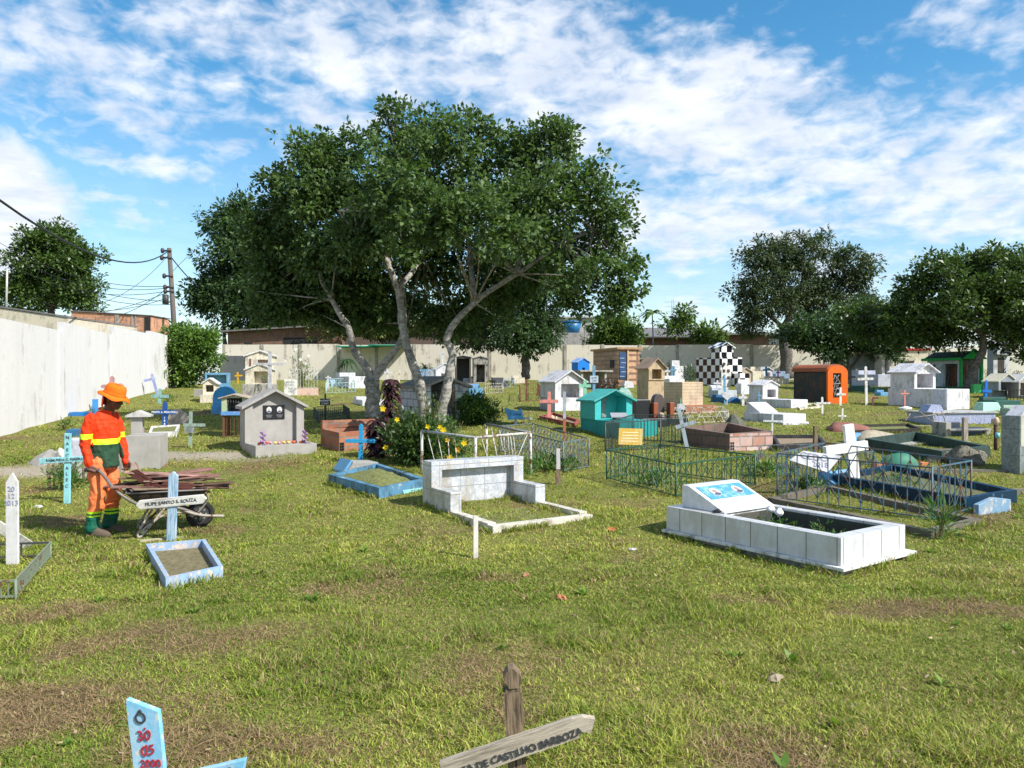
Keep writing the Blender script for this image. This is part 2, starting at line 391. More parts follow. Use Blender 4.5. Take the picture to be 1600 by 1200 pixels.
# ------------------------------------------------------------------ foliage
def leaves_mesh(name, blobs, n, size, seed=1, hang=0.2, per=9, shell=.55, spread=None, tint=(.0, 1.0), aspect=.5, clump=0):
    """blobs: list of (centre, radii). Leaves sit in rosettes round twig ends spread through the crown's outer volume."""
    g = np.random.default_rng(seed)
    C = np.array([b[0] for b in blobs], float); Rr = np.array([b[1] for b in blobs], float)
    w = (Rr[:, 0] * Rr[:, 2]); w = w / w.sum()
    nt_ = max(1, n // per)
    bi = g.choice(len(blobs), nt_, p=w)
    d = g.normal(size=(nt_, 3)); d /= np.linalg.norm(d, axis=1)[:, None]
    rad = shell + (1 - shell) * g.random(nt_) ** .7
    # lumpy outline
    rad = rad * (1 + .22 * np.sin(d[:, 0] * 5 + bi) * np.sin(d[:, 2] * 6 + bi * 2) + .10 * g.normal(size=nt_))
    P = C[bi] + d * rad[:, None] * Rr[bi]
    if clump:
        # gather the twigs into separate leaf clumps so that gaps open between them
        nc = max(4, nt_ // clump); ci = g.choice(nt_, nc, replace=False) if nc < nt_ else np.arange(nt_); own = g.integers(0, nc, nt_)
        off = g.normal(size=(nt_, 3)); off /= np.linalg.norm(off, axis=1)[:, None]; off *= (g.random(nt_) ** .5)[:, None] * size * np.array([3.3, 3.3, 2.1]) * g.uniform(.6, 1.35, nc)[own][:, None]
        P = P[ci[own]] + off; d = d[ci[own]] * .5 + off / (size * 3); d /= np.linalg.norm(d, axis=1)[:, None] + 1e-6
    tw_t = g.random(nt_)
    sp = spread or size * 1.1
    idx = np.repeat(np.arange(nt_), per); m = len(idx)
    dd = g.normal(size=(m, 3)); dd /= np.linalg.norm(dd, axis=1)[:, None]
    out = d[idx] * .6 + np.array([0, 0, .25 - hang])
    dirv = dd + out; dirv /= np.linalg.norm(dirv, axis=1)[:, None]
    base = P[idx] + dd * sp * g.random(m)[:, None] * .9
    s = size * g.uniform(.6, 1.25, m)
    nrm = g.normal(size=(m, 3)) * .55 + np.array([.15, -.1, .9])
    side = np.cross(dirv, nrm); side /= np.linalg.norm(side, axis=1)[:, None] + 1e-9
    up = np.cross(side, dirv)
    mid = base + dirv * (s * .55)[:, None]
    hw = (s * aspect * .5)[:, None]
    V = np.stack([base, mid + side * hw + up * hw * .35, base + dirv * s[:, None] - up * hw * .4, mid - side * hw + up * hw * .35], 1).reshape(-1, 3)
    Fc = np.arange(m * 4).reshape(m, 4)
    t = np.clip(.35 * tw_t[idx] + .65 * g.random(m), 0, 1) * (tint[1] - tint[0]) + tint[0]
    return np_mesh(name, V, Fc, {'tint': ('FACE', t)})
def limb(mb, pts, r0, r1, seed=0, sides=8, wob=.0):
    rr = random.Random(seed); pts = [Vector(p) for p in pts]; P = []; n = 5
    for i in range(len(pts) - 1):
        p0 = pts[max(i - 1, 0)]; p1 = pts[i]; p2 = pts[i + 1]; p3 = pts[min(i + 2, len(pts) - 1)]
        for k in range(n):
            t = k / n
            P.append(.5 * ((2 * p1) + (-p0 + p2) * t + (2 * p0 - 5 * p1 + 4 * p2 - p3) * t * t + (-p0 + 3 * p1 - 3 * p2 + p3) * t ** 3))
    P.append(pts[-1]); m = len(P)
    P = [p + Vector((rr.uniform(-1, 1), rr.uniform(-1, 1), 0)) * wob * (r0 if 0 < i < m - 1 else 0) for i, p in enumerate(P)]
    mb.tube(P, [(r0 + (r1 - r0) * (i / (m - 1)) ** .8) * rr.uniform(.92, 1.1) for i in range(m)], sides)
def tree(name, label, cat, base, Y, blobs, limbs, n, size, lm, bark, group=None, depth=.9, seed=1, hang=.2, per=9, shell=.5, twigs=40, aspect=.5, r0=.2, clump=16):
    """blobs given as (u,v,ru,rv,dy) at distance Y, limbs as lists of (u,v,dy)"""
    k = Y / F
    loc = Vector((base[0], base[1], base[2]))
    root = bpy.data.objects.new(name, None); COL.objects.link(root); root.location = loc; tag(root, label, cat, group)
    B = []
    for (u, v, ru, rv, dy) in blobs:
        c = AT(u, v, Y + dy) - loc; B.append((tuple(c), (ru * k, (ru + rv) * .5 * k * depth, rv * k)))
    cm = leaves_mesh('crown', B, n, size, seed, hang, per, shell, aspect=aspect, clump=clump)
    link('crown', cm, lm, root)
    mb = MB(); rr = random.Random(seed)
    ends = []
    for i, (pts, ra, rb) in enumerate(limbs):
        P = [AT(u, v, Y + dy) - loc for (u, v, dy) in pts]
        limb(mb, P, ra, rb, seed + i, wob=.12); ends += P[len(P) // 2:]
    for j in range(twigs):
        bl = B[rr.randrange(len(B))]; e = min(ends, key=lambda q: (q - Vector(bl[0])).length + rr.random())
        d = Vector((rr.gauss(0, 1), rr.gauss(0, 1), rr.gauss(0, 1))).normalized()
        q = Vector(bl[0]) + Vector((d.x * bl[1][0], d.y * bl[1][1], d.z * bl[1][2])) * .8
        m_ = (e + q) / 2 + Vector((rr.uniform(-.2, .2), rr.uniform(-.2, .2), rr.uniform(-.1, .3))) * (size * 3)
        limb(mb, [e, m_, q], r0 * .28, r0 * .05, j, 5, .2)
    mb.build('trunk', bark, root)
    return root
# ================================================================== SETTING
def ground():
    ys = np.concatenate([np.arange(-8, 14, .11), 14 + np.cumsum(np.linspace(.14, .5, 120)), [60, 75, 100, 150, 300, 700]])
    xs = np.concatenate([np.arange(0, 10, .13), 10 + np.cumsum(np.linspace(.15, .7, 75)), [55, 80, 140, 300, 700]]); xs = np.concatenate([-xs[:0:-1], xs])
    X, Y = np.meshgrid(xs, ys); Z = zg(X, Y) + .02 * (fbm(X, Y, .5, 3) - .5)
    V = np.stack([X, Y, Z], -1).reshape(-1, 3); nx = len(xs); ny = len(ys)
    i = (np.arange(ny - 1)[:, None] * nx + np.arange(nx - 1)[None]).ravel()
    Fc = np.stack([i, i + 1, i + nx + 1, i + nx], 1)
    return np_mesh('ground', V, Fc, {'bare': ('POINT', bare(V[:, 0], V[:, 1])), 'sand': ('POINT', sand(V[:, 0], V[:, 1]))}, True)
_sandp = [(275, 712, 2.2, .7), (40, 738, 1.3, .6), (130, 705, .9, .35)]
_SP = [(G(u, v), a, b) for (u, v, a, b) in _sandp]
def sand(x, y):
    s = np.zeros_like(x)
    for p, a, b in _SP:
        d = ((x - p.x) / a) ** 2 + ((y - p.y) / b) ** 2
        s = np.maximum(s, np.clip(1.35 - d - .9 * (fbm(x, y, .6, 77) - .3), 0, 1))
    return s
_barep = [(1050, 1060, 60, 30), (90, 1110, 1.0, .5), (230, 1000, 1.0, .4), (320, 1160, .7, .3), (120, 815, .6, .35), (560, 925, .6, .25), (70, 960, .7, .3), (600, 760, .5, .3), (1180, 940, .5, .2), (850, 790, .5, .3), (790, 905, .3, .15), (1450, 950, .8, .3), (340, 830, .5, .3)]
_BP = [(G(u, v), a, b) for (u, v, a, b) in _barep[1:]]
def bare(x, y):
    f = fbm(x, y, 1.1, 5, 5); g = fbm(x, y, 4.0, 31, 3)
    s = np.clip((f - .60) * 4.2 + (g - .5) * 1.0, 0, .9)
    for p, a, b in _BP:
        d = ((x - p.x) / a) ** 2 + ((y - p.y) / b) ** 2
        s = np.maximum(s, np.clip((1.25 - d) * .7 - 2.0 * (fbm(x, y, .4, 78) - .42), 0, .85))
    return s
def groundmat():
    m, nt, p = nodemat('lawn_ground'); b = NB(nt)
    A = nt.nodes.new('ShaderNodeAttribute'); A.attribute_name = 'bare'; S = nt.nodes.new('ShaderNodeAttribute'); S.attribute_name = 'sand'
    n = b.noise(b.tc('Object'), 26, 8, .75); n2 = b.noise(b.tc('Object'), 5, 5, .65); n3 = b.noise(b.tc('Object'), 90, 5, .8)
    g = b.mix(b.ramp(n, .38, .62), (.05, .058, .015), (.24, .25, .055)); g = b.mix(b.ramp(n2, .35, .7, 0, .7), g, (.25, .235, .075))
    br = b.mix(b.ramp(n3, .35, .65), (.045, .030, .016), (.24, .17, .09))
    col = b.mix(A.outputs['Fac'], g, br)
    sd = b.mix(b.ramp(n, .3, .7), (.24, .20, .15), (.42, .37, .30)); col = b.mix(S.outputs['Fac'], col, sd)
    nt.links.new(col, p.inputs['Base Color']); p.inputs['Roughness'].default_value = .95; p.inputs['Specular IOR Level'].default_value = .1
    b.bump(n3, .6, .03, p); return m
tag(link('ground', ground(), groundmat()), kind='structure')

EDGE = []; KEEP = []   # footprints (polygons in world xy) where no lawn grows
def inpoly(x, y, poly):
    r = np.zeros(len(x), bool); n = len(poly)
    for i in range(n):
        x0, y0 = poly[i][0], poly[i][1]; x1, y1 = poly[(i + 1) % n][0], poly[(i + 1) % n][1]
        c = ((y0 > y) != (y1 > y)); r ^= c & (x < (x1 - x0) * (y - y0) / ((y1 - y0) + 1e-12) + x0)
    return r
def blades(x, y, h, w, lean, seg2=True, seed=0):
    g = np.random.default_rng(seed); n = len(x)
    z = zg(x, y) + .02 * (fbm(x, y, .5, 3) - .5) - .004
    a = g.uniform(0, 2 * np.pi, n); b_ = g.uniform(0, 2 * np.pi, n)
    B = np.stack([x, y, z], 1); W = np.stack([np.cos(a), np.sin(a), 0 * a], 1) * (w * .5)[:, None]
    D = np.stack([np.cos(b_) * lean, np.sin(b_) * lean, np.sqrt(np.maximum(.05, 1 - lean ** 2))], 1)
    M_ = B + D * (h * .55)[:, None]
    D2 = D.copy(); D2[:, :2] *= 1.7; D2[:, 2] *= .55
    T = M_ + D2 * (h * .5)[:, None]
    V = np.stack([B - W, B + W, M_ + W * .85, M_ - W * .85, T], 1).reshape(-1, 3)
    o = np.arange(n)[:, None] * 5
    q = np.concatenate([o + [[0, 1, 2]], o + [[0, 2, 3]], o + [[3, 2, 4]]], 1).reshape(-1, 3)
    return V, q
def grass():
    def field(n, y0, y1, hw, h, w, seed, near=False):
        g = np.random.default_rng(seed)
        y = y0 * (y1 / y0) ** g.random(n); xr = (hw * y + 1.0); x = g.uniform(-1, 1, n) * xr
        br = bare(x, y); sd = sand(x, y); thick = fbm(x, y, .35, 91, 3)
        keep = g.random(n) > np.maximum(br * .0, sd * .93)
        keep &= (x > -11.1 - .237 * (y - 16.7) + .1)
        for (poly) in KEEP: keep &= ~inpoly(x, y, poly)
        x, y, br, thick = x[keep], y[keep], br[keep], thick[keep]; n = len(x)
        tuft = np.clip((thick - .5) * 5, 0, 1.2)
        hh = h * g.uniform(.5, 1.25, n) * (.6 + .9 * tuft) * (1 - .30 * br) ; ww = w * g.uniform(.6, 1.3, n)
        V, q = blades(x, y, hh, ww, g.uniform(.25, .93, n), seed=seed)
        dry = (g.random(n) < .14 + .5 * np.clip(fbm(x, y, .8, 63, 3) - .42, 0, .4) + br * .72)
        t = np.where(dry, g.uniform(.72, 1.0, n), np.clip(g.uniform(.0, .55, n) + .9 * (fbm(x, y, 1.1, 55) - .5), 0, .62))
        return V, q, np.repeat(t, 3)
    parts = [field(400000, 2.0, 6.8, .76, .052, .0058, 1), field(300000, 5.8, 15, .76, .050, .010, 2), field(180000, 13, 50, .80, .055, .024, 3)]
    g = np.random.default_rng(78); m = 90000; y = 2.0 * 6.0 ** g.random(m); x = g.uniform(-1, 1, m) * (.76 * y + .8); ok = g.random(m) < bare(x, y) * 1.2 + .03
    for poly in KEEP: ok &= ~inpoly(x, y, poly)
    ok &= (x > -11.1 - .237 * (y - 16.7) + .1); x, y = x[ok], y[ok]; m = len(x)          # loose dry stalks of mown grass
    V_, q_ = blades(x, y, g.uniform(.06, .14, m), g.uniform(.0022, .0045, m), g.uniform(.90, .985, m), seed=79); V_[:, 2] += .008; parts.append((V_, q_, np.repeat(g.uniform(.74, 1, m), 3)))
    # longer uncut grass hugging the graves
    g = np.random.default_rng(77); ex, ey = [], []
    for poly in KEEP + EDGE:
        if min(p[1] for p in poly) > 20: continue
        cx = sum(p[0] for p in poly) / len(poly); cy = sum(p[1] for p in poly) / len(poly)
        for i in range(len(poly)):
            a = np.array(poly[i][:2]); b_ = np.array(poly[(i + 1) % len(poly)][:2]); L_ = np.linalg.norm(b_ - a); m = int(L_ * 260 * min(1, 8 / a[1])); f = g.random(m); nrm = np.array([(b_ - a)[1], -(b_ - a)[0]]) / (L_ + 1e-9)
            if nrm @ (((a + b_) / 2) - np.array([cx, cy])) < 0: nrm = -nrm
            f = f[vn(f * L_ + i * 7 + a[0] * 3, f * 0 + a[1], .22, 9) > .42]; p = a + f[:, None] * (b_ - a) + nrm * (g.random(len(f)) ** 2 * .07 + .006)[:, None]; ex.append(p[:, 0]); ey.append(p[:, 1])
    ex = np.concatenate(ex); ey = np.concatenate(ey); n = len(ex)
    V_, q_ = blades(ex, ey, g.uniform(.04, .13, n), g.uniform(.006, .012, n), g.uniform(.1, .75, n), seed=5); parts.append((V_, q_, np.repeat(np.where(g.random(n) < .2, g.uniform(.72, 1, n), g.uniform(0, .6, n)), 3)))
    V = np.concatenate([p[0] for p in parts]); off = np.cumsum([0] + [len(p[0]) for p in parts[:-1]])
    q = np.concatenate([p[1] + o for p, o in zip(parts, off)]); t = np.concatenate([p[2] for p in parts])
    me = np_mesh('lawn_grass', V, q, {'tint': ('FACE', t)})
    m, nt, p = nodemat('grass_blade'); b = NB(nt)
    A = nt.nodes.new('ShaderNodeAttribute'); A.attribute_name = 'tint'
    cr = nt.nodes.new('ShaderNodeValToRGB'); nt.links.new(A.outputs['Fac'], cr.inputs[0]); e = cr.color_ramp.elements
    e[0].position = 0; e[0].color = (.12, .19, .02, 1); e[1].position = 1; e[1].color = (.44, .32, .165, 1)
    for pos, c in ((.35, (.27, .34, .045)), (.64, (.49, .48, .10)), (.70, (.21, .135, .065))):
        x = e.new(pos); x.color = (*c, 1)
    nt.links.new(cr.outputs[0], p.inputs['Base Color']); p.inputs['Roughness'].default_value = .55; p.inputs['Specular IOR Level'].default_value = .25
    tr = nt.nodes.new('ShaderNodeBsdfTranslucent'); nt.links.new(cr.outputs[0], tr.inputs[0]); ms = nt.nodes.new('ShaderNodeMixShader'); ms.inputs[0].default_value = .3
    nt.links.new(p.outputs[0], ms.inputs[1]); nt.links.new(tr.outputs[0], ms.inputs[2]); nt.links.new(ms.outputs[0], nt.nodes['Material Output'].inputs[0])
    tag(link('lawn_grass', me, m), 'short mown green and straw coloured grass across the cemetery', 'grass', kind='stuff')

# ------------------------------------------------------------------ walls
def wallmat(c, streak=(.30, .27, .22), amt=.6, sc_=1.0):
    m, nt, p = nodemat('rendered_wall'); b = NB(nt)
    n = b.noise(b.tc('Object', (2.5 * sc_, 2.5 * sc_, .12)), 2.0, 8, .7); n2 = b.noise(b.tc('Object', (1, 1, 1)), .9, 6, .65); n3 = b.noise(b.tc('Object'), 7, 7, .75)
    col = b.mix(b.ramp(n, .35, .62), tuple(x * .93 for x in c), c)
    col = b.mix(b.ramp(b.math('MULTIPLY', n, n2), .28, .40, 0, amt), col, streak)
    col = b.mix(b.ramp(n3, .66, .72, 0, .5 * amt), col, tuple(x * .4 for x in streak))
    nt.links.new(col, p.inputs['Base Color']); p.inputs['Roughness'].default_value = .85; p.inputs['Specular IOR Level'].default_value = .2
    b.bump(n3, .4, .02, p); return m
WHITEWALL = wallmat((.64, .62, .60), (.36, .33, .30), .8)
def leftwall():
    root = bpy.data.objects.new('boundary_wall', None); COL.objects.link(root)
    tag(root, 'tall whitewashed boundary wall with stepped top along the left side', 'wall')
    def xw(y): return -11.1 - .237 * (y - 16.7)
    root.location = (xw(16.7), 16.7, 0)
    O = root.location
    # sections [u0,u1,vtop at u0, vtop at u1]
    def Yu(u):
        t = (u - 800) / F; return (-11.1 + .237 * 16.7) / (t + .237)
    secs = [(None, 100, 1.32, 0), (100, 179, 0, 0), (179, 235, 0, 0), (235, 262, 0, 0)]
    ztop = {}
    edges = [5.0, 10.8, Yu(100), Yu(179), Yu(235), Yu(262)]
    vt = [(None, 1.05 + CAMZ), (497, 0), (503, 100), (510, 179), (517, 235)]
    tops = []
    for i in range(5):
        y0, y1 = edges[i], edges[i + 1]
        if i == 0: z0 = z1 = CAMZ + .95
        else:
            us = [0, 100, 179, 235][i - 1]; ue = [99, 179, 235, 262][i - 1]
            ys_ = Yu(us) if i > 1 else 16.7
            v0 = [497, 503, 510, 517][i - 1]; v1 = [517.5, 524, 522, 524][i - 1]
            za = CAMZ + (HV - v0) / F * ys_; zb = CAMZ + (HV - v1) / F * y1
            z1 = zb; z0 = za if i > 1 else za + (za - zb) * (ys_ - y0) / (y1 - ys_)
        mb = MB(); n = 6
        for k in range(n):
            a = y0 + (y1 - y0) * k / n; c = y0 + (y1 - y0) * (k + 1) / n
            za = z0 + (z1 - z0) * k / n; zc = z0 + (z1 - z0) * (k + 1) / n
            pts = [(xw(a), a), (xw(c), c), (xw(c) - .18, c), (xw(a) - .18, a)]
            lo = min(float(zg(xw(a), a)), float(zg(xw(c), c))) - .3
            b = len(mb.v)
            for (px, py), zt in zip(pts, (za, zc, zc, za)): mb.v.append((px - O.x, py - O.y, lo))
            for (px, py), zt in zip(pts, (za, zc, zc, za)): mb.v.append((px - O.x, py - O.y, zt))
            fs = [(4, 5, 6, 7), (0, 1, 5, 4), (2, 3, 7, 6)]
            if k == 0: fs.append((3, 0, 4, 7))
            if k == n - 1: fs.append((1, 2, 6, 5))
            for f in fs: mb.f.append(tuple(b + j for j in f)); mb.sm.append(False)
        mb.build('wall_section', WHITEWALL, root)
        # pilaster at the joint
        a = y1 - .3; c = y1
        pb = MB(); pb.box(-.03, .045, -.16, .16, -.3, (z1 - float(zg(xw(a), a))) - .05)
        o = pb.build('pilaster', WHITEWALL, root); o.location = (xw(a) - O.x, a - O.y, float(zg(xw(a), a))); o.rotation_euler.z = math.atan(.237)
    return root
leftwall()
def wallrun(name, label, p0, p1, h0, h1, th, mat, n=1, post=None, cap=None):
    """a wall between two world points, in n bays, with posts"""
    p0 = Vector(p0); p1 = Vector(p1); root = bpy.data.objects.new(name, None); COL.objects.link(root); tag(root, label, 'wall')
    d = (p1 - p0); Ln = d.xy.length; root.location = (p0.x, p0.y, 0); root.rotation_euler.z = math.atan2(d.y, d.x)
    mb = MB(); s = Ln / n; pb = MB(); cb = MB()
    for i in range(n):
        f = (i + .5) / n; q = p0 + d * f; z = float(zg(q.x, q.y)); h = h0 + (h1 - h0) * f + rnd.uniform(-.05, .05)
        mb.box(i * s, (i + 1) * s, 0, th, z - .4, z + h)
        if post: pb.box((i + 1) * s - .1, (i + 1) * s + .1, -.05, th + .02, z - .4, z + h + .03)
        if cap: cb.box(i * s, (i + 1) * s - .002, -.04, th + .03, z + h, z + h + .07)
    mb.build('wall_panel', mat, root)
    if post: pb.build('pillars', post, root)['kind'] = 'stuff' if n > 100 else 'part'
    if cap: cb.build('coping', cap, root)
    return root
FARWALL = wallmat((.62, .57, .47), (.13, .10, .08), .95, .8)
FARPOST = paint((.42, .39, .33), .5)
p0 = Vector(((350 - 800) / F * 52, 52, 0)); p1 = Vector(((1290 - 800) / F * 53, 53, 0)); p2 = Vector(((1800 - 800) / F * 50, 50, 0))
def wallrun2(name, label, a, b, h0, h1, th, mat, n, post, cap=None):
    root = wallrun(name, label, a, b, h0, h1, th, mat, n, None, cap)
    d = (Vector(b) - Vector(a)); Ln = d.xy.length; s = Ln / n
    for i in range(n + 1):
        q = Vector(a) + d * (i / n); z = float(zg(q.x, q.y)); h = h0 + (h1 - h0) * i / n
        MB().box(i * s - .1, i * s + .1, -.06, -.003, z - .4, z + h + .01).build('pillar', post, root)
    return root
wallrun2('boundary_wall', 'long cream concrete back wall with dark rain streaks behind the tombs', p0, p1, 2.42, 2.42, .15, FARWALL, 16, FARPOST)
wallrun2('boundary_wall', 'pale end of the back wall seen under the trees at the right', p1, p2, 2.2, 2.2, .15, wallmat((.74, .70, .58), (.4, .36, .3), .5), 9, FARPOST)
pL = Vector((-11.1 - .237 * (34.2 - 16.7), 34.2, 0))
wallrun2('boundary_wall', 'low white wall continuing behind the green bush at the left corner', p0 + Vector((.0, -.1, 0)), pL + Vector((.1, .2, 0)), 1.75, 1.9, .15, WHITEWALL, 5, FARPOST)
# dark mossy render patch of the wall behind the blue tombs
wallrun('retaining_wall', 'dark mossy rendered wall section behind the blue tombs', ((326 - 800) / F * 49, 49, 0), ((385 - 800) / F * 49, 49, 0), 1.6, 1.6, .2, wallmat((.10, .11, .11), (.03, .03, .03), .8), 2)
# ================================================================== TREES
LM_CASHEW = leafmat((.038, .078, .026), (.14, .21, .068), .36, .5, .28, (.55, .25, .04), .006)
LM_MANGO = leafmat((.024, .052, .022), (.085, .145, .05), .26, .45, .3)
LM_LIGHT = leafmat((.045, .095, .018), (.16, .24, .05), .35, .45, .4)
LM_GREY = leafmat((.035, .055, .025), (.11, .145, .065), .3, .5, .35)
LM_YG = leafmat((.026, .056, .018), (.12, .18, .045), .3, .45, .4, (.4, .22, .03), .008)
BK = barkmat((.34, .32, .28), (.11, .10, .085)); BKD = barkmat((.16, .14, .12), (.05, .045, .04))
def base(u, Y): x = (u - 800) / F * Y; return (x, Y, float(zg(x, Y)))
YB = 17.6
tree('cashew_tree', 'large spreading tree with two bare pale trunks rising beside the grey block tomb', 'tree', base(672, YB), YB,
     [(640, 225, 62, 62, .3), (700, 225, 60, 45, -.6), (760, 235, 70, 55, .6), (840, 245, 62, 50, .2), (900, 300, 60, 60, -.3), (945, 360, 50, 60, .4), (965, 430, 34, 55, .0), (700, 310, 100, 70, 1.2),
      (810, 330, 95, 70, -1.0), (610, 290, 70, 70, -1.4), (880, 385, 60, 45, 1.0), (655, 390, 85, 70, 1.6), (745, 430, 75, 60, 1.6), (830, 410, 70, 50, 1.9), (700, 480, 60, 45, 2.2), (915, 420, 40, 35, -.8), (655, 340, 80, 60, -1.8), (760, 350, 80, 50, -2.0), (968, 470, 30, 30, 0), (982, 420, 18, 40, .2), (890, 470, 26, 20, .3), (640, 500, 60, 35, 2.4), (720, 510, 50, 30, 2.4), (790, 470, 60, 40, 2.2), (900, 440, 40, 30, .5), (610, 170, 26, 20, 0), (870, 215, 36, 26, 0), (740, 190, 30, 18, .5)],
     [([(664, 655, 0), (655, 600, 0), (633, 531, 0), (622, 455, 0), (606, 410, 0), (608, 365, 0), (630, 270, 0)], .135, .04), ([(606, 410, 0), (585, 388, -.3), (560, 370, -.5), (530, 330, -.8)], .07, .02),
      ([(686, 660, -.2), (697, 610, -.2), (707, 558, 0), (700, 522, 0), (741, 473, 0), (808, 428, .2), (880, 380, .2), (930, 360, .3)], .135, .035), ([(808, 428, .2), (820, 340, .5), (840, 270, .3)], .08, .03),
      ([(741, 473, 0), (735, 400, .9), (720, 300, .8)], .09, .03), ([(622, 455, 0), (660, 400, 1), (700, 320, 1)], .08, .03)],
     54000, .125, LM_CASHEW, BK, seed=3, hang=.22, per=8, shell=.15, twigs=110, aspect=.62, r0=.10, clump=10)
tree('cashew_tree', 'leaning forked tree with one low crotch standing behind the red brick grave', 'tree', base(583, 18.6), 18.6,
     [(495, 260, 55, 50, 0), (455, 320, 50, 60, .5), (520, 320, 70, 65, -.5), (430, 400, 55, 60, .8), (500, 410, 70, 60, .2), (560, 440, 60, 55, .8), (470, 460, 60, 40, 1.2), (540, 240, 45, 35, .4), (580, 330, 50, 60, .6), (560, 380, 60, 50, -1.2), (590, 490, 50, 35, 1.5), (520, 490, 60, 30, 1.3), (430, 470, 50, 40, 1.0), (640, 470, 50, 45, 2.2), (410, 350, 30, 40, .6)],
     [([(583, 655, 0), (582, 615, 0), (582, 590, 0)], .20, .17), ([(580, 600, 0), (576, 580, 0), (552, 545, 0), (545, 513, 0), (518, 468, 0), (490, 400, .2), (480, 320, .2)], .13, .03),
      ([(585, 600, 0), (592, 580, 0), (622, 540, 0), (632, 505, .2), (628, 440, .6), (600, 360, .4)], .12, .03), ([(518, 468, 0), (530, 400, .4), (550, 320, 0)], .07, .03)],
     48000, .125, LM_CASHEW, BK, seed=5, hang=.22, per=8, shell=.15, twigs=70, aspect=.62, r0=.10, clump=10)
tree('mango_tree', 'dense dark green tree beyond the back wall at the left', 'tree', base(400, 62), 62,
     [(370, 350, 40, 45, 0), (345, 400, 36, 50, 0), (330, 455, 30, 45, 0), (360, 470, 45, 40, -1), (400, 400, 60, 60, 0), (395, 465, 75, 46, 0), (440, 480, 60, 45, -1), (450, 440, 50, 60, 2), (440, 380, 50, 50, 2), (480, 490, 50, 30, 1)],
     [([(425, 560, 0), (420, 500, 0), (400, 430, 0)], .35, .15), ([(352, 540, 0), (350, 500, 0), (355, 440, 0)], .18, .08), ([(372, 540, 0), (371, 500, 0), (372, 440, 0)], .15, .08), ([(470, 560, 0), (470, 510, 0), (460, 450, 0)], .3, .1)],
     46000, .40, LM_MANGO, BKD, seed=8, hang=.5, per=9, shell=.3, twigs=14, aspect=.4, r0=.3)
tree('mango_tree', 'dark dense tree with drooping crown before the back wall, right of the spreading tree', 'tree', base(822, 46), 46,
     [(810, 440, 62, 45, 0), (840, 480, 48, 50, 0), (790, 500, 60, 45, 0), (735, 500, 50, 40, 1), (845, 510, 38, 35, 0), (820, 530, 45, 25, -1), (800, 550, 12, 10, 0), (740, 530, 40, 18, 1), (860, 440, 25, 30, 0), (835, 545, 22, 14, 0)],
     [([(822, 592, 0), (821, 560, 0), (820, 520, 0), (815, 460, 0)], .30, .15), ([(820, 540, 0), (770, 500, 0)], .14, .06)],
     26000, .26, LM_MANGO, BKD, seed=9, hang=.5, per=9, shell=.3, twigs=14, aspect=.4, r0=.3)
tree('mango_tree', 'dark fruit tree low behind the trunks, over the back wall', 'tree', base(600, 56), 56,
     [(560, 490, 50, 30, 0), (620, 500, 60, 28, 0), (690, 500, 50, 28, 0), (500, 505, 40, 18, 0), (600, 515, 50, 12, 0)],
     [([(600, 560, 0), (600, 520, 0), (600, 490, 0)], .25, .1), ([(680, 560, 0), (682, 500, 0)], .25, .1)],
     12000, .28, leafmat((.03, .05, .012), (.17, .19, .045), .3, .45, .4, (.5, .22, .03), .03), BKD, seed=10, hang=.5, shell=.2, twigs=8, aspect=.4, r0=.2)
tree('shade_tree', 'tall grey green tree with many lumpy tops at the back wall on the right', 'tree', base(1230, 49), 49,
     [(1195, 400, 38, 30, 0), (1240, 388, 32, 24, 0), (1292, 382, 28, 24, 0), (1320, 420, 44, 40, 0), (1175, 440, 32, 40, 0), (1240, 430, 60, 45, 0), (1300, 460, 60, 50, 0), (1175, 490, 30, 34, 0), (1340, 470, 30, 50, 0), (1250, 475, 45, 28, 1), (1215, 465, 40, 30, -1)],
     [([(1230, 590, 0), (1228, 550, 0), (1226, 520, 0), (1240, 480, 0), (1260, 430, 0)], .42, .18), ([(1228, 520, 0), (1210, 500, 0), (1180, 480, 0)], .2, .07), ([(1240, 520, 0), (1270, 490, 0), (1310, 440, 0)], .22, .07), ([(1232, 500, 0), (1215, 450, 0), (1200, 400, 0)], .15, .05)],
     30000, .26, LM_GREY, BKD, seed=12, hang=.55, per=9, shell=.3, twigs=30, aspect=.38, r0=.3)
tree('shade_tree', 'low broad dark tree on thin stems between the two right hand trees', 'tree', base(1315, 40), 40,
     [(1270, 520, 50, 30, 0), (1320, 525, 55, 32, 0), (1370, 530, 50, 30, 0), (1400, 500, 50, 40, .5), (1330, 495, 50, 30, 1), (1300, 545, 40, 12, -.5), (1375, 545, 40, 14, 0)],
     [([(1303, 592, 0), (1304, 560, 0), (1306, 520, 0)], .07, .04), ([(1326, 592, 0), (1324, 560, 0), (1318, 520, 0)], .10, .05), ([(1318, 592, 0), (1345, 555, 0), (1370, 520, 0)], .08, .04)],
     22000, .2, LM_MANGO, BKD, seed=13, hang=.3, per=9, shell=.3, twigs=20, aspect=.5, r0=.14)
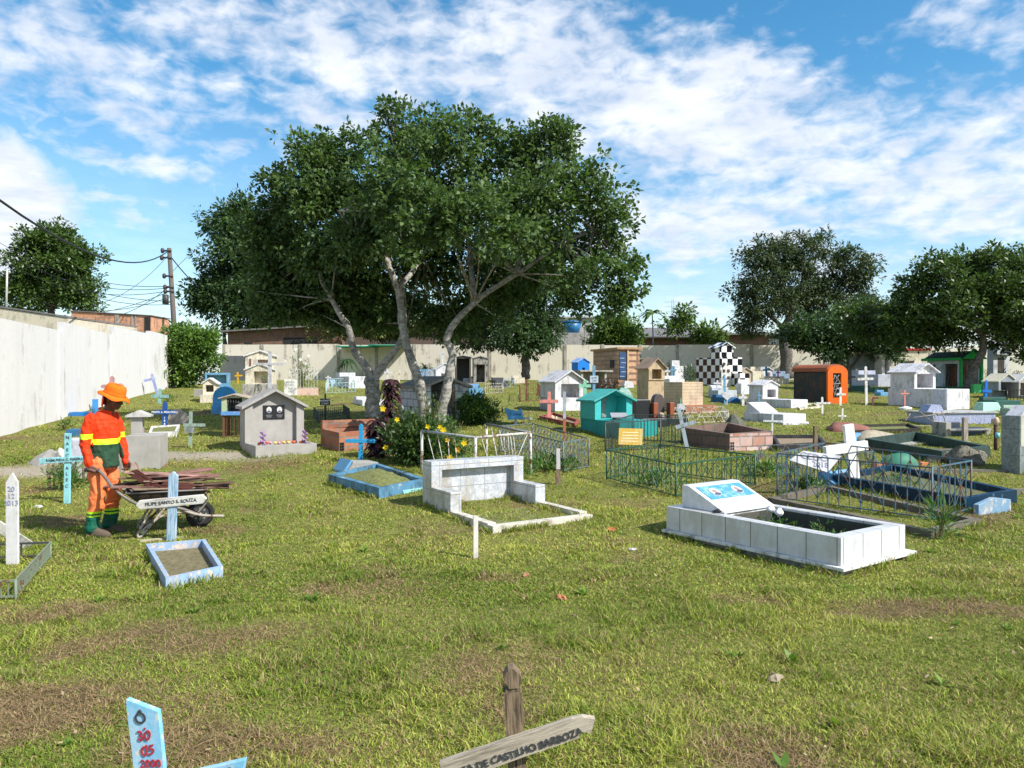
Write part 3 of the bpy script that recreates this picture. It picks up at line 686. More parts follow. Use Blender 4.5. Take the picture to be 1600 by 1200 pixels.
tree('shade_tree', 'broad yellow green tree with a curved trunk beside the green trimmed chapel', 'tree', base(1512, 31), 31,
     [(1480, 430, 55, 38, 0), (1545, 425, 55, 35, 0), (1610, 440, 55, 40, 0), (1440, 470, 50, 40, .4), (1520, 470, 80, 45, -1), (1600, 500, 60, 50, -.6), (1410, 510, 40, 30, .3), (1470, 515, 60, 30, 1), (1570, 520, 50, 18, 1.5), (1660, 500, 60, 60, 0), (1620, 560, 40, 24, 1), (1560, 480, 50, 40, 1), (1410, 515, 60, 25, 1.5), (1590, 470, 60, 60, -1), (1350, 500, 40, 35, 2)],
     [([(1512, 608, 0), (1520, 580, 0), (1536, 545, 0), (1533, 510, 0), (1525, 470, 0), (1510, 430, 0)], .20, .07), ([(1533, 510, 0), (1570, 480, 0), (1610, 450, 0)], .12, .05), ([(1533, 520, 0), (1480, 490, 0), (1440, 480, 0)], .12, .05)],
     52000, .18, LM_YG, BKD, seed=14, hang=.15, per=8, shell=.3, twigs=60, aspect=.55, r0=.2)
tree('garden_tree', 'rounded bright green tree behind the white wall at far left', 'tree', base(80, 47), 47,
     [(85, 385, 48, 34, 0), (55, 420, 42, 40, 0), (120, 410, 34, 45, 0), (85, 440, 60, 45, 0), (35, 460, 40, 35, 0), (125, 465, 30, 25, 0), (5, 470, 25, 25, 1)],
     [([(80, 560, 0), (80, 480, 0), (80, 430, 0)], .3, .12)], 24000, .26, leafmat((.03, .07, .018), (.13, .20, .05), .3, .42, .4), BKD, seed=15, hang=.1, shell=.35, twigs=10, r0=.25)
tree('shrub', 'bright green leafy bush at the end of the white wall', 'shrub', base(292, 34.5), 34.5,
     [(300, 545, 36, 34, 0), (285, 575, 26, 26, 0), (318, 535, 22, 18, 0), (280, 535, 20, 22, 0), (290, 592, 22, 14, 0), (330, 560, 10, 12, 0)],
     [([(290, 603, 0), (292, 575, 0), (300, 545, 0)], .07, .03), ([(290, 603, 0), (282, 575, 0), (280, 545, 0)], .06, .03)],
     14000, .17, leafmat((.05, .11, .02), (.20, .32, .06), .4, .45, .4), BKD, seed=16, hang=.1, shell=.1, twigs=20, r0=.1)
tree('garden_tree', 'rounded leafy tree above the back wall beside the water tank', 'tree', base(962, 57), 57,
     [(962, 515, 32, 22, 0), (940, 530, 22, 14, 0), (985, 528, 18, 16, 0), (960, 535, 34, 12, 0)], [([(962, 570, 0), (962, 520, 0)], .2, .1)], 9000, .3, LM_LIGHT, BKD, seed=17, shell=.3, twigs=6, r0=.2)
tree('garden_tree', 'small flat topped tree with open branches above the back wall', 'tree', base(1085, 54.5), 54.5,
     [(1045, 497, 20, 8, 0), (1068, 490, 14, 6, 0), (1070, 510, 16, 10, 0), (1105, 522, 26, 12, 0), (1110, 540, 20, 8, 0), (1050, 515, 9, 7, 0)],
     [([(1090, 575, 0), (1085, 530, 0), (1060, 500, 0), (1045, 495, 0)], .12, .04), ([(1085, 530, 0), (1110, 520, 0)], .08, .03)], 2600, .3, LM_LIGHT, BKD, seed=18, shell=.2, twigs=14, r0=.14)
tree('shrub', 'dark green rounded bush right of the grey block tomb', 'shrub', tuple(G(742, 664)), G(742, 664).y,
     [(744, 642, 18, 14, 0), (735, 652, 12, 10, 0), (755, 650, 12, 9, 0), (742, 632, 12, 6, 0)], [([(742, 663, 0), (743, 645, 0)], .03, .015)],
     5200, .11, leafmat((.025, .07, .016), (.10, .18, .035), .3, .4, .4), BKD, seed=19, hang=-.3, shell=.2, twigs=10, aspect=.3, r0=.04)
def palmish(name, label, cat, u, v0, vtop, Y, n, L_, mat, w=.3, droop=.5, stem=.06, seed=0, lean=0):
    rr = random.Random(seed); b0 = base(u, Y); loc = Vector(b0); top = AT(u + lean, vtop, Y) - loc
    root = bpy.data.objects.new(name, None); COL.objects.link(root); root.location = loc; tag(root, label, cat)
    mb = MB(); limb(mb, [(0, 0, -.1), (top.x * .4, 0, top.z * .5), tuple(top)], stem, stem * .6, seed, 7); mb.build('trunk', BK, root)
    V = []; Fq = []
    for i in range(n):
        a = rr.uniform(0, 6.28); el = rr.uniform(-.1, 1.1); d = Vector((math.cos(a) * math.cos(el), math.sin(a) * math.cos(el), math.sin(el)))
        s = d.cross(Vector((0, 0, 1))).normalized(); L2 = L_ * rr.uniform(.7, 1.1); segs = 6; b_ = len(V)
        for k in range(segs + 1):
            t = k / segs; p = top + d * L2 * t + Vector((0, 0, -droop * L2 * t * t)); ww = w * math.sin(math.pi * min(.97, t * .85 + .12)) * .5 * L_
            V += [tuple(p - s * ww), tuple(p + s * ww)]
        for k in range(segs): Fq.append((b_ + 2 * k, b_ + 2 * k + 1, b_ + 2 * k + 3, b_ + 2 * k + 2))
    me = np_mesh('crown', np.array(V), np.array(Fq), {'tint': ('FACE', rng.random(len(Fq)))}, True); link('crown', me, mat, root)
    return root
palmish('papaya_tree', 'slim papaya tree with a leafy head left of the open branched tree', 'tree', 1022, 575, 490, 55, 26, 1.15, LM_LIGHT, .30, .7, .07, 2, -3)
palmish('papaya_tree', 'small papaya tree rising beside the blue water tank', 'tree', 914, 560, 504, 55, 16, .5, LM_LIGHT, .4, .5, .05, 3, 0)
palmish('banana_plant', 'banana plant with upright torn leaves behind the back wall', 'plant', 1108, 560, 530, 55, 12, 2.1, LM_LIGHT, .22, .25, .14, 4, 3)
palmish('palm_plant', 'dark drooping plant against the back wall behind the white tombs', 'plant', 542, 597, 565, 47, 60, 1.0, LM_MANGO, .10, 1.0, .06, 5, 0)
palmish('palm_plant', 'spiky dark plant against the back wall between the two pale trunks', 'plant', 664, 597, 575, 47, 50, .95, LM_MANGO, .08, .6, .06, 6, 0)

# ================================================================== BUILDINGS BEYOND THE WALLS
REDBRICK = bricks((.60, .24, .11), (.70, .34, .18), (.42, .36, .30), .30, .14, .5, .012, .9, .45)
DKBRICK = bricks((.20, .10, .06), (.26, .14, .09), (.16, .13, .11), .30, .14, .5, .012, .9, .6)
def building(name, label, x0, x1, Y, d, z0, z1, wallm, roofm, ov=.3, rth=.14, roof_rise=.5, rot=0, opens=(), tilt=0):
    """box house; roof is a single pitch rising towards the back; opens: (fx0,fx1,fz0,fz1,mat)"""
    root = bpy.data.objects.new(name, None); COL.objects.link(root); tag(root, label, 'building'); root.location = (x0, Y, z0); root.rotation_euler.z = rot
    w = x1 - x0; h = z1 - z0
    MB().prism([(0, 0), (w, 0), (w, h + tilt), (0, h)], 0, d).build('wall', wallm, root)
    MB().prism([(-ov, h + .02), (w + ov, h + tilt + .02), (w + ov, h + tilt + rth), (-ov, h + rth)], -ov, d + ov).build('roof', roofm, root)
    for (a, b, c, e, m_, nm) in opens:
        MB().box(a * w, b * w, -.03, .04, c * h, e * h).build(nm, m_, root)
    return root
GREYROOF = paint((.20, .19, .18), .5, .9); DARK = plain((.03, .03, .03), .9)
def XU(u, Y): return (u - 800) / F * Y
building('brick_house', 'unplastered orange brick house behind the white wall', XU(112, 40), XU(236, 40), 40, 2.2, 1.2, CAMZ + (HV - 487) / F * 40, REDBRICK, GREYROOF, .06, .07, tilt=-.25,
         opens=[(.925, .995, .55, .93, DARK, 'door_opening'), (.755, .775, .4, .95, paint((.4, .36, .32)), 'concrete_column'), (.55, .60, .4, .98, paint((.45, .40, .34)), 'concrete_column'), (.80, .82, .4, .95, paint((.4, .36, .32)), 'concrete_column')])
building('plastered_house', 'low cream house with a sloping sheet roof just behind the white wall', XU(-170, 27), XU(106, 27), 27, 5, .9, CAMZ + (HV - 457) / F * 27, paint((.66, .60, .48), .3), GREYROOF, .03, .07, tilt=-.90)
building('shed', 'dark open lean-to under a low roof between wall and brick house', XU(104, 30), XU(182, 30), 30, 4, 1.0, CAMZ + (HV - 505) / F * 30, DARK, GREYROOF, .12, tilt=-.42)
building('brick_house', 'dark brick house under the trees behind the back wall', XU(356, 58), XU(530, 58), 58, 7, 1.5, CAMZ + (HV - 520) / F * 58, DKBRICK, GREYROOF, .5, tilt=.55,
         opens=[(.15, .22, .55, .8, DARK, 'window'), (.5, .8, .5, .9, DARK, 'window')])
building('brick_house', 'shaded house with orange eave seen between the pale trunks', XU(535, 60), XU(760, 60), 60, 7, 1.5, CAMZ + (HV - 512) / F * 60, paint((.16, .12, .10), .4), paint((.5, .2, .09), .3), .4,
         opens=[(.3, .4, .5, .85, DARK, 'window')])
building('concrete_house', 'two storey grey concrete house beyond the back wall', XU(862, 70), XU(926, 70), 70, 8, 1.5, CAMZ + (HV - 497) / F * 70, paint((.55, .53, .50), .4), paint((.6, .58, .55), .4), .25,
         opens=[(.1, .3, .72, .88, DARK, 'window')])
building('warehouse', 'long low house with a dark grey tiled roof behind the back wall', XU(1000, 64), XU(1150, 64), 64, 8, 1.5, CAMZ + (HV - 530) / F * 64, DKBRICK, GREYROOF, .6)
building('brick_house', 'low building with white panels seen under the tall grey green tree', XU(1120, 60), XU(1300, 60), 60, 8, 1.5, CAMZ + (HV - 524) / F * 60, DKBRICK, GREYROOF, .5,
         opens=[(.45, .55, .8, .93, paint((.6, .6, .6)), 'window'), (.6, .72, .8, .93, paint((.6, .6, .6)), 'window')])
building('plastered_house', 'cream house with a red roofed end beyond the wall at the right', XU(1393, 47), XU(1450, 47), 47, 5, 1.6, CAMZ + (HV - 548) / F * 47, paint((.70, .64, .50), .3), paint((.5, .05, .05), .2), .1)
# long roof slope of the warehouse
r_ = MB(); r_.prismx([(0, 0), (6, 1.1), (6, 1.2), (0, .1)], 0, XU(1150, 64) - XU(1000, 64)); o = r_.build('tiled_roof', bricks((.16, .15, .15), (.20, .19, .18), (.08, .08, .08), .25, .3, .5, .02)); o.location = (XU(1000, 64), 63.2, CAMZ + (HV - 528) / F * 64)
tag(o, 'sloping dark tile roof above the long low house', 'roof')
# water tank
wt = bpy.data.objects.new('water_tank', None); COL.objects.link(wt); wt.location = AT(893, 521, 66); tag(wt, 'round blue plastic water tank on the concrete house', 'water tank')
mb = MB(); mb.tube([(0, 0, 0), (0, 0, .9)], [.62, .85], 20); mb.build('tank_body', plain((.02, .14, .30), .4), wt)
mb = MB(); mb.tube([(0, 0, .905), (0, 0, 1.0), (0, 0, 1.1)], [.90, .88, .3], 20); mb.build('lid', plain((.02, .12, .27), .4), wt)
mb = MB(); mb.box(-1.0, 1.0, -1, 1, -2.2, -.003); mb.build('platform', paint((.4, .38, .36)), wt)
mb = MB(); mb.prismx([(-1.2, 0), (1.0, 0), (1.0, .08), (-1.2, .06)], 0, 2.4); o = mb.build('awning', plain((.02, .28, .17), .5)); o.location = AT(532, 543, 51.6); tag(o, 'green awning edge poking over the back wall', 'awning')
o = copy = o.copy(); COL.objects.link(o); o.location = AT(580, 541, 51.5); o['label'] = 'green awning sheet above the back wall between the trunks'
# utility pole
def pole():
    Y = 41; b0 = Vector((XU(279, Y), Y, 1.2)); top = AT(265, 388, Y) - b0
    root = bpy.data.objects.new('utility_pole', None); COL.objects.link(root); root.location = b0; tag(root, 'leaning grey utility pole strung with cables behind the brick house', 'utility pole')
    mb = MB(); mb.tube([(0, 0, -.5), tuple(top)], [.16, .11], 10); mb.build('pole', paint((.13, .11, .10), .5), root)
    for t, dx in ((.98, -.1), (.93, -.12), (.80, -.1), (.72, -.1), (.69, -.1)):
        q = top * t; mb = MB(); mb.tube([(q.x + dx * 3, -.1, q.z), (q.x + .15, -.1, q.z)], .05, 6); mb.blob((q.x + dx * 3.2, -.1, q.z), (.10, .1, .14), 2, .1, 5); mb.build('insulator', plain((.06, .05, .05), .5), root)
    mb = MB(); q = top * .60; mb.tube([(q.x - .35, -.1, q.z), (q.x - .35, -.1, q.z + .5)], .16, 10); mb.build('junction_box', plain((.05, .05, .05), .5), root)
    return b0, top
PB, PT = pole()
def cable(label, pts, r=.014):
    mb = MB(); P = [Vector(p) for p in pts]
    mb.tube([p - P[0] for p in P], r, 5); o = mb.build('cable', plain((.02, .02, .022), .6)); o.location = P[0]; tag(o, label, 'cable', 'cables strung from the utility pole'); return o
def sag(a, b, s, n=16):
    a = Vector(a); b = Vector(b); return [a.lerp(b, i / n) + Vector((0, 0, -s * 4 * (i / n) * (1 - i / n))) for i in range(n + 1)]
pt = lambda f: PB + PT * f
cable('thick black cable running from pole top to the upper left', sag(pt(.985), AT(-60, 268, 14), 1.1), .028)
cable('cable crossing the first span below the pole top', sag(pt(.96), AT(140, 478, 36), .5), .012)
cable('thin cable going right from the pole to the dark tree', sag(pt(.95), AT(310, 448, 44), .1), .03)
cable('thin service cable dropping right of the pole', sag(pt(.68), AT(350, 520, 50), .3), .012)
cable('lowest thin cable right of the pole', sag(pt(.60), AT(352, 532, 50), .3), .010)
for i, (uu, vv, f, s) in enumerate([(-30, 360, .73, 1.0), (-30, 372, .72, 1.1), (-30, 385, .70, 1.2), (120, 455, .60, .3), (118, 447, .62, .2), (100, 492, .74, .9), (60, 470, .66, .7), (150, 490, .70, .15)]):
    cable(['topmost of the parallel wires left of the pole', 'second of the parallel wires left of the pole', 'third of the parallel wires left of the pole', 'lower slack wire left of the pole', 'wire just above the slack lower wire', 'deep sagging wire that ends behind the brick house', 'long drooping wire reaching the far left tree', 'short steep wire dropping to the brick house roof'][i], sag(pt(f), AT(uu, vv, 45), s), .016)
cable('wire from the dark tree up to the right of the pole', sag(pt(.82), AT(312, 388, 46), -.1), .012)
mb = MB(); mb.tube([(0, 0, 0), (.05, 0, 1.75)], [.04, .035], 8); o = mb.build('pole', paint((.55, .53, .5), .2)); o.location = AT(10, 490, 30); tag(o, 'thin pale metal post above the cream house at far left', 'pole')
# distant pylon
mb = MB(); Yp = 300; q = AT(1051, 545, Yp); Hh = (545 - 468) / F * Yp
for sx in (-1, 1):
    mb.tube([(sx * 2.2, 0, 0), (sx * .5, 0, Hh * .75), (sx * .3, 0, Hh)], .12, 4)
for i in range(8): z0 = Hh * i / 9; mb.tube([(-2 + i * .22, 0, z0), (2 - i * .22, 0, z0 + Hh / 9)], .08, 4)
for z0 in (.75, .85, .95): mb.tube([(-3, 0, Hh * z0), (3, 0, Hh * z0)], .10, 4)
o = mb.build('pylon', plain((.35, .38, .42), .5)); o.location = q; tag(o, 'faint lattice power pylon far away on the horizon', 'pylon')
# ================================================================== GRAVE BUILDERS
class T:
    """a thing: an Empty on the ground under photo point (u,v), turned by a degrees; local -y is its front"""
    def __init__(s, name, label, cat, u, v, a=32, group=None, P=None):
        s.P = Vector(P) if P is not None else G(u, v); s.o = bpy.data.objects.new(name, None); COL.objects.link(s.o)
        s.o.location = s.P; s.o.rotation_euler.z = R(a); tag(s.o, label, cat, group); s.a = a
        s.k = s.P.y / F; s.t = s.P.x / s.P.y
        s.cw = math.cos(R(a)) - s.t * math.sin(R(a)); s.cl = math.sin(R(a)) + s.t * math.cos(R(a))
    def W(s, px): return px * s.k / s.cw
    def Ln(s, px): return px * s.k / s.cl
    def H(s, px): return px * s.k
    def part(s, name, mb, mat, parent=None, bevel=0): return mb.build(name, mat, parent or s.o, bevel)
    def keep(s, x0, x1, y0, y1):
        c, n = math.cos(R(s.a)), math.sin(R(s.a))
        KEEP.append([(s.P.x + x * c - y * n, s.P.y + x * n + y * c) for x, y in ((x0, y0), (x1, y0), (x1, y1), (x0, y1))])
def ring(mb, poly, th, z0, z1):
    """mitred wall round a polygon [(x,y)] (counter-clockwise); z1 = list of top heights"""
    n = len(poly); inn = []
    for i in range(n):
        p0, p1, p2 = Vector(poly[i - 1]), Vector(poly[i]), Vector(poly[(i + 1) % n])
        d1 = (p1 - p0).normalized(); d2 = (p2 - p1).normalized(); n1 = Vector((-d1.y, d1.x)); n2 = Vector((-d2.y, d2.x))
        m = (n1 + n2); inn.append(p1 + m * th / max(.3, m.dot(n1)))
    for i in range(n):
        j = (i + 1) % n; A, B, C, D = poly[i], poly[j], inn[j], inn[i]; zi, zj = z1[i], z1[j]
        mb.quad([(*A, z0), (*B, z0), (*B, zj), (*A, zi)]); mb.quad([(*D, zi), (*A, zi), (*B, zj), (*C, zj)]); mb.quad([(*C, z0), (*D, z0), (*D, zi), (*C, zj)]); mb.quad([(*B, z0), (*A, z0), (*D, z0), (*C, z0)])
    return [tuple(q) for q in inn]
def pxpoly(name, label, cat, pts, group=None):
    P = [G(u, v) for u, v in pts]; t = T(name, label, cat, 0, 0, 0, group, P=P[0]); return t, [(p.x - P[0].x, p.y - P[0].y) for p in P], [p.z - P[0].z for p in P]
SOIL = soilmat(); GRAVEL = soilmat((.16, .16, .15), (.42, .41, .38), 45); GREENSOIL = soilmat((.06, .08, .02), (.22, .22, .07), 22)
def frame(label, pts, h, th, mat, soil=None, sh=.4, name='grave_kerb', cat='grave', hs=None):
    t, poly, zz = pxpoly(name, label, cat, pts)
    mb = MB(); inn = ring(mb, poly, th, -.12 + min(zz), [z + (hs[i] if hs else h) for i, z in enumerate(zz)]); t.part('kerb', mb, mat)
    if not soil: EDGE.append([(x + t.P.x, y + t.P.y) for x, y in poly])
    if soil:
        m2 = MB(); m2.quad([(x, y, z + h * sh) for (x, y), z in zip(inn, zz)]); t.part('soil', m2, soil)
        KEEP.append([(x + t.P.x, y + t.P.y) for x, y in poly])
    return t, poly, zz
def house(t, x, y, z, w, d, h, r, wm, rm, op=None, dn=None, ov=.05, rt=.04, inm=None, ovf=None, gable=False, hipless=False):
    """little gabled shrine; front-left-bottom corner at x,y,z; op=(x0,x1,z0,z1) opening in fractions"""
    s = len; mb = MB(); dn = dn or d * .7
    if op:
        a, b, c, e = x + op[0] * w, x + op[1] * w, z + op[2] * h, z + op[3] * h
        mb.box(x, a, y, y + d, z, z + h); mb.box(b, x + w, y, y + d, z, z + h)
        mb.box(a, b, y, y + dn, z, c)
        if not gable: mb.box(a, b, y, y + dn, e, z + h)
        zt = lambda q: z + h + r * (1 - abs((q - x) / w - .5) * 2)
        if gable:
            mb.prism([(x, z + h), (a, z + h), (a, zt(a))], y, y + d); mb.prism([(b, z + h), (x + w, z + h), (b, zt(b))], y, y + d)
            mb.prism([(a, z), (b, z), (b, zt(b)), (x + w / 2, zt(x + w / 2)), (a, zt(a))], y + dn, y + d)
        else:
            mb.prism([(x, z + h), (x + w, z + h), (x + w / 2, z + h + r)], y, y + d)
            mb.box(a, b, y + dn, y + d, z, z + h)
    else:
        mb.prism([(x, z), (x + w, z), (x + w, z + h), (x + w / 2, z + h + r), (x, z + h)], y, y + d)
    wo = t.part('wall', mb, wm); sl = r / (w / 2); f = ovf if ovf is not None else ov
    mb = MB(); mb.prism([(x - ov, z + h - sl * ov + .002), (x + w / 2, z + h + r + .002), (x + w + ov, z + h - sl * ov + .002), (x + w + ov, z + h - sl * ov + rt), (x + w / 2, z + h + r + rt), (x - ov, z + h - sl * ov + rt)], y - f, y + d + ov)
    t.part('roof', mb, rm, wo)
    return wo
def text(parent, s, size, x, y, z, mat, roll=0, name='lettering', ry=0, sx=1.0):
    c = bpy.data.curves.new('t', 'FONT'); c.body = s; c.size = size; c.align_x = 'CENTER'; c.align_y = 'CENTER'; c.extrude = .0015; c.offset = size * .012
    o = bpy.data.objects.new('t', c); COL.objects.link(o); bpy.context.view_layer.update()
    me = bpy.data.meshes.new_from_object(o.evaluated_get(bpy.context.evaluated_depsgraph_get())); bpy.data.objects.remove(o)
    me.name = name; me.materials.clear(); sd = sum(map(ord, s)) * .37                       # hand painted: letters wander and lean
    for v in me.vertices:
        q = v.co.x / size; v.co.y += size * (.045 * math.sin(q * 2.3 + sd) + .025 * math.sin(q * 5.1 + sd * 2)); v.co.x += size * (.02 * math.sin(v.co.y / size * 5 + q * 3 + sd) + .07 * v.co.y / size * math.sin(q * 1.7 + sd))
    me.transform(Matrix.Translation((x, y, z)) @ Matrix.Rotation(R(roll), 4, 'Y') @ Matrix.Rotation(R(90) + ry, 4, 'X') @ Matrix.Diagonal((sx, 1, 1, 1)))
    return link(name, me, mat, parent)
INK = plain((.05, .05, .055), .8); WHITEINK = plain((.8, .8, .8), .7)
WHT = paint((.80, .79, .77), .25, .6); WHT2 = paint((.78, .77, .74), .6, .7, (.22, .20, .17)); CREAM = paint((.70, .64, .52), .4); CONC = paint((.40, .38, .34), .6, .9, (.06, .055, .05))
GREYP = paint((.40, .38, .35), .4, .85, (.25, .23, .21), .8); LBLUE = paint((.16, .34, .52), .4, .6, (.3, .3, .28)); BLUE = paint((.05, .22, .62), .25, .5); PBLUE = paint((.24, .37, .50), .45, .6, (.45, .42, .38), 1.0, (.55, .50, .44), .25)
TURQ = paint((.36, .68, .72), .25, .6); TEAL = paint((.05, .31, .30), .35, .55, (.02, .15, .15)); TEALL = paint((.10, .46, .44), .15, .5); PINK = paint((.72, .32, .28), .3); ORNG = paint((.72, .16, .03), .2, .5)
LAV = paint((.62, .62, .66), .35, .7, (.35, .33, .33)); MINT = paint((.30, .62, .46), .3); DKGRN = paint((.03, .10, .08), .3, .5); GREEN = paint((.03, .40, .10), .2, .5); DKBLUE = paint((.015, .05, .12), .4, .45); TILEW = paint((.78, .78, .79), .1, .2)
CYAN = paint((.07, .33, .58), .2, .5); BLK = plain((.012, .012, .014), .35, .5)
def cross(label, u, v, vt, ul, ur, va, th, mat, a=8, roll=0, pitch=0, pointed=False, txt=None, tm=None, vtxt=None, ts=.8, tharm=None, skew=0, name='cross', pos=None, mat2=None):
    t = T(name, label, 'cross', u, v, a, P=pos); k = t.k; h = (v - vt) * k; w = th * k; zc = (v - va) * k; d = max(.018, w * .38)
    t.o.rotation_euler = (R(pitch), R(roll), R(a))
    mb = MB(); p = w * .45 if pointed else 0
    poly = [(-w / 2, -.18), (w / 2, -.18), (w / 2, h - p), (w / 2 * .15, h), (-w / 2 * .15, h), (-w / 2, h - p)] if pointed else [(-w / 2, -.18), (w / 2, -.18), (w / 2, h), (-w / 2, h)]
    mb.prism(poly, -d / 2, d / 2); po = t.part('post', mb, mat, bevel=min(.004, w * .1) if t.P.y < 14 else 0)
    wa = (tharm or th) * k * .95; x0 = (ul - u) * k / t.cw; x1 = (ur - u) * k / t.cw; mb = MB(); q = wa * .4 if pointed else 0
    mb.prism([(x0 + q, -wa / 2), (x1 - q, -wa / 2), (x1, 0), (x1 - q, wa / 2), (x0 + q, wa / 2), (x0, 0)] if pointed else [(x0, -wa / 2), (x1, -wa / 2), (x1, wa / 2), (x0, wa / 2)], -d / 2 - (.004 + d * .3), d / 2 - .004)
    ao = t.part('arm', mb, mat2 or mat, bevel=min(.004, w * .1) if t.P.y < 14 else 0); ao.location.z = zc; ao.rotation_euler.y = R(skew)
    if txt: text(ao, txt, wa * ts, (x0 + x1) / 2, -d / 2 - .006 - d * .3, 0, tm or INK)
    if vtxt:
        for i, ch in enumerate(vtxt[0]): text(po, ch, w * .7, 0, -d / 2 - .002, h * (vtxt[1] - (vtxt[1] - vtxt[2]) * i / max(1, len(vtxt[0]) - 1)), tm or INK)
    return t
def grille(t, poly, zz, h, sp, rail, bar, mat, style='x', sides=None, z0=.03, posts=True, pr=None, matbot=None):
    n = len(poly)
    for i in (sides if sides is not None else range(n)):
        j = (i + 1) % n; A = Vector((*poly[i], zz[i])); B = Vector((*poly[j], zz[j])); L_ = (B - A).length; m = max(2, round(L_ / sp)); mb = MB(); up = Vector((0, 0, 1))
        mb.bar(A + up * (h), B + up * (h), rail); mb.bar(A + up * z0, B + up * z0, rail * .8)
        q = [A.lerp(B, k / m) for k in range(m + 1)]
        if style == 'z':
            for k in range(m): mb.bar(q[k] + up * (z0 if k % 2 else h), q[k + 1] + up * (h if k % 2 else z0), bar)
        elif style == 'grid':
            for k in range(1, m): mb.bar(q[k] + up * z0, q[k] + up * h, bar)
            for f in (.25, .5, .75): mb.bar(A + up * h * f, B + up * h * f, bar)
        elif style == 'curl':
            for k in range(m):
                p = q[k]; mb.bar(p + up * z0, p + up * h, bar); dd = (B - A) / L_
                for zc in (.22, .5, .78):
                    c = p + dd * (L_ / m / 2) + up * (h * zc); rr = L_ / m * .34
                    mb.tube([c + dd * rr * math.cos(an) * (1 if k % 2 else -1) + up * rr * 1.15 * math.sin(an) for an in [x * .7 for x in range(-2, 7)]], bar * .45, 4, True)
        else:
            for k in range(1, m): mb.bar(q[k] + up * z0, q[k] + up * (h + (.05 if style == 'pick' else 0)), bar)
            if style == 'x':
                for k in range(0, m - 1, 2):
                    mb.bar(q[k] + up * h * .85, q[min(k + 2, m)] + up * h * .15, bar * .8); mb.bar(q[k] + up * h * .15, q[min(k + 2, m)] + up * h * .85, bar * .8) if (k // 2) % 2 == 0 else None
        t.part('grille_panel', mb, mat)
    if posts:
        for i in range(n):
            mb = MB(); mb.tube([(poly[i][0], poly[i][1], zz[i] - .1), (poly[i][0], poly[i][1], zz[i] + h + rail * .6)], pr or rail * .75, 6); t.part('corner_post', mb, mat)
def fence(label, pts, hpx, sp, rail, bar, mat, style='x', sides=None, posts=True, name='grave_railing', z0=.03):
    t, poly, zz = pxpoly(name, label, 'railing', pts); h = hpx * t.k
    grille(t, poly, zz, h, sp, rail, bar, mat, style, sides, z0, posts); return t, poly, zz, h
def slab(label, u, v, a, w, l, h, mat, name='tomb', cat='tomb', bevel=.012, lip=0):
    t = T(name, label, cat, u, v, a); mb = MB(); mb.box(0, w, 0, l, -.15, h); t.part('body', mb, mat, bevel=bevel)
    if lip: mb = MB(); mb.box(-lip, w + lip, -lip, l + lip, -.15, lip * 1.2); t.part('plinth', mb, mat, bevel=bevel)
    t.keep(0, w, 0, l); return t
def wedge(t, x0, x1, y0, y1, z, h0, h1, mat, name='headstone', parent=None, bevel=.008):
    mb = MB(); mb.prismx([(y0, z), (y1, z), (y1, z + h1), (y1 - (y1 - y0) * .15, z + h1), (y0, z + h0)], x0, x1); return t.part(name, mb, mat, parent, bevel)
def portrait(parent, x, y, z, w, h, tiltm=None, hue=(.45, .4, .38)):
    """oval photo plaque: pale oval, head and shoulders shape"""
    for nm, (rx, rz, cx, cz, yy, mt) in (('photo', (w / 2, h / 2, 0, 0, 0, plain((.55, .55, .52), .4))), ('face', (w * .2, h * .22, 0, h * .08, -.002, plain(hue, .6))), ('shoulders', (w * .33, h * .16, 0, -h * .27, -.003, plain((.08, .09, .14), .6)))):
        mb = MB(); n = 14; pl = [(x + cx + rx * math.cos(2 * math.pi * i / n), z + cz + rz * math.sin(2 * math.pi * i / n)) for i in range(n)]
        mb.prism(pl, y + yy - .002, y + yy + .001)
        if tiltm: mb.xf(tiltm)
        po = mb.build(nm, mt, parent); parent = po if nm == 'photo' else parent
def plantlet(name, label, u, v, hpx, wpx, n, size, lm, P=None, hang=-.4, aspect=.3, seed=1, cat='plant', stems=6, up=True, flowers=None):
    P = P if P is not None else G(u, v); k = P.y / F; h = hpx * k; w = wpx * k
    root = bpy.data.objects.new(name, None); COL.objects.link(root); root.location = P; tag(root, label, cat)
    link('leaves', leaves_mesh('leaves', [((0, 0, h * .5), (w / 2, w / 2, h * .48)), ((w * .12, 0, h * .3), (w / 2.4, w / 2.4, h * .3))], n, size, seed, hang, 6, .1, aspect=aspect), lm, root)
    rr = random.Random(seed); mb = MB()
    for i in range(stems):
        a = rr.uniform(0, 6.28); q = (math.cos(a) * w * .35 * rr.random(), math.sin(a) * w * .35 * rr.random(), h * rr.uniform(.6, .95)); limb(mb, [(0, 0, -.03), (q[0] * .4, q[1] * .4, q[2] * .5), q], .012 + .004 * size, .004, i, 5)
    mb.build('stems', paint((.16, .14, .07), .2), root)
    if flowers:
        for (fx, fz, r, c) in flowers: flower(root, (fx * k, -w * .45 * rr.uniform(.6, 1.1), fz * k), r, c, rr)
    return root
def flower(parent, p, r, c, rr, name='flower'):
    mb = MB(); ax = rr.uniform(0, 6.28)
    for i in range(5):
        a = ax + i * 1.2566; d = Vector((math.cos(a), -.35, math.sin(a))); s = Vector((-math.sin(a), 0, math.cos(a)))
        mb.quad([(0, 0, 0), d * r * .55 - s * r * .34, d * r + Vector((0, .12 * r, 0)), d * r * .55 + s * r * .34], True)
    mb.tube([(0, .01, 0), (0, r * .7, -r * .1)], [r * .22, r * .1], 6)
    o = mb.build(name, plain(c, .5), parent); o.location = p; return o

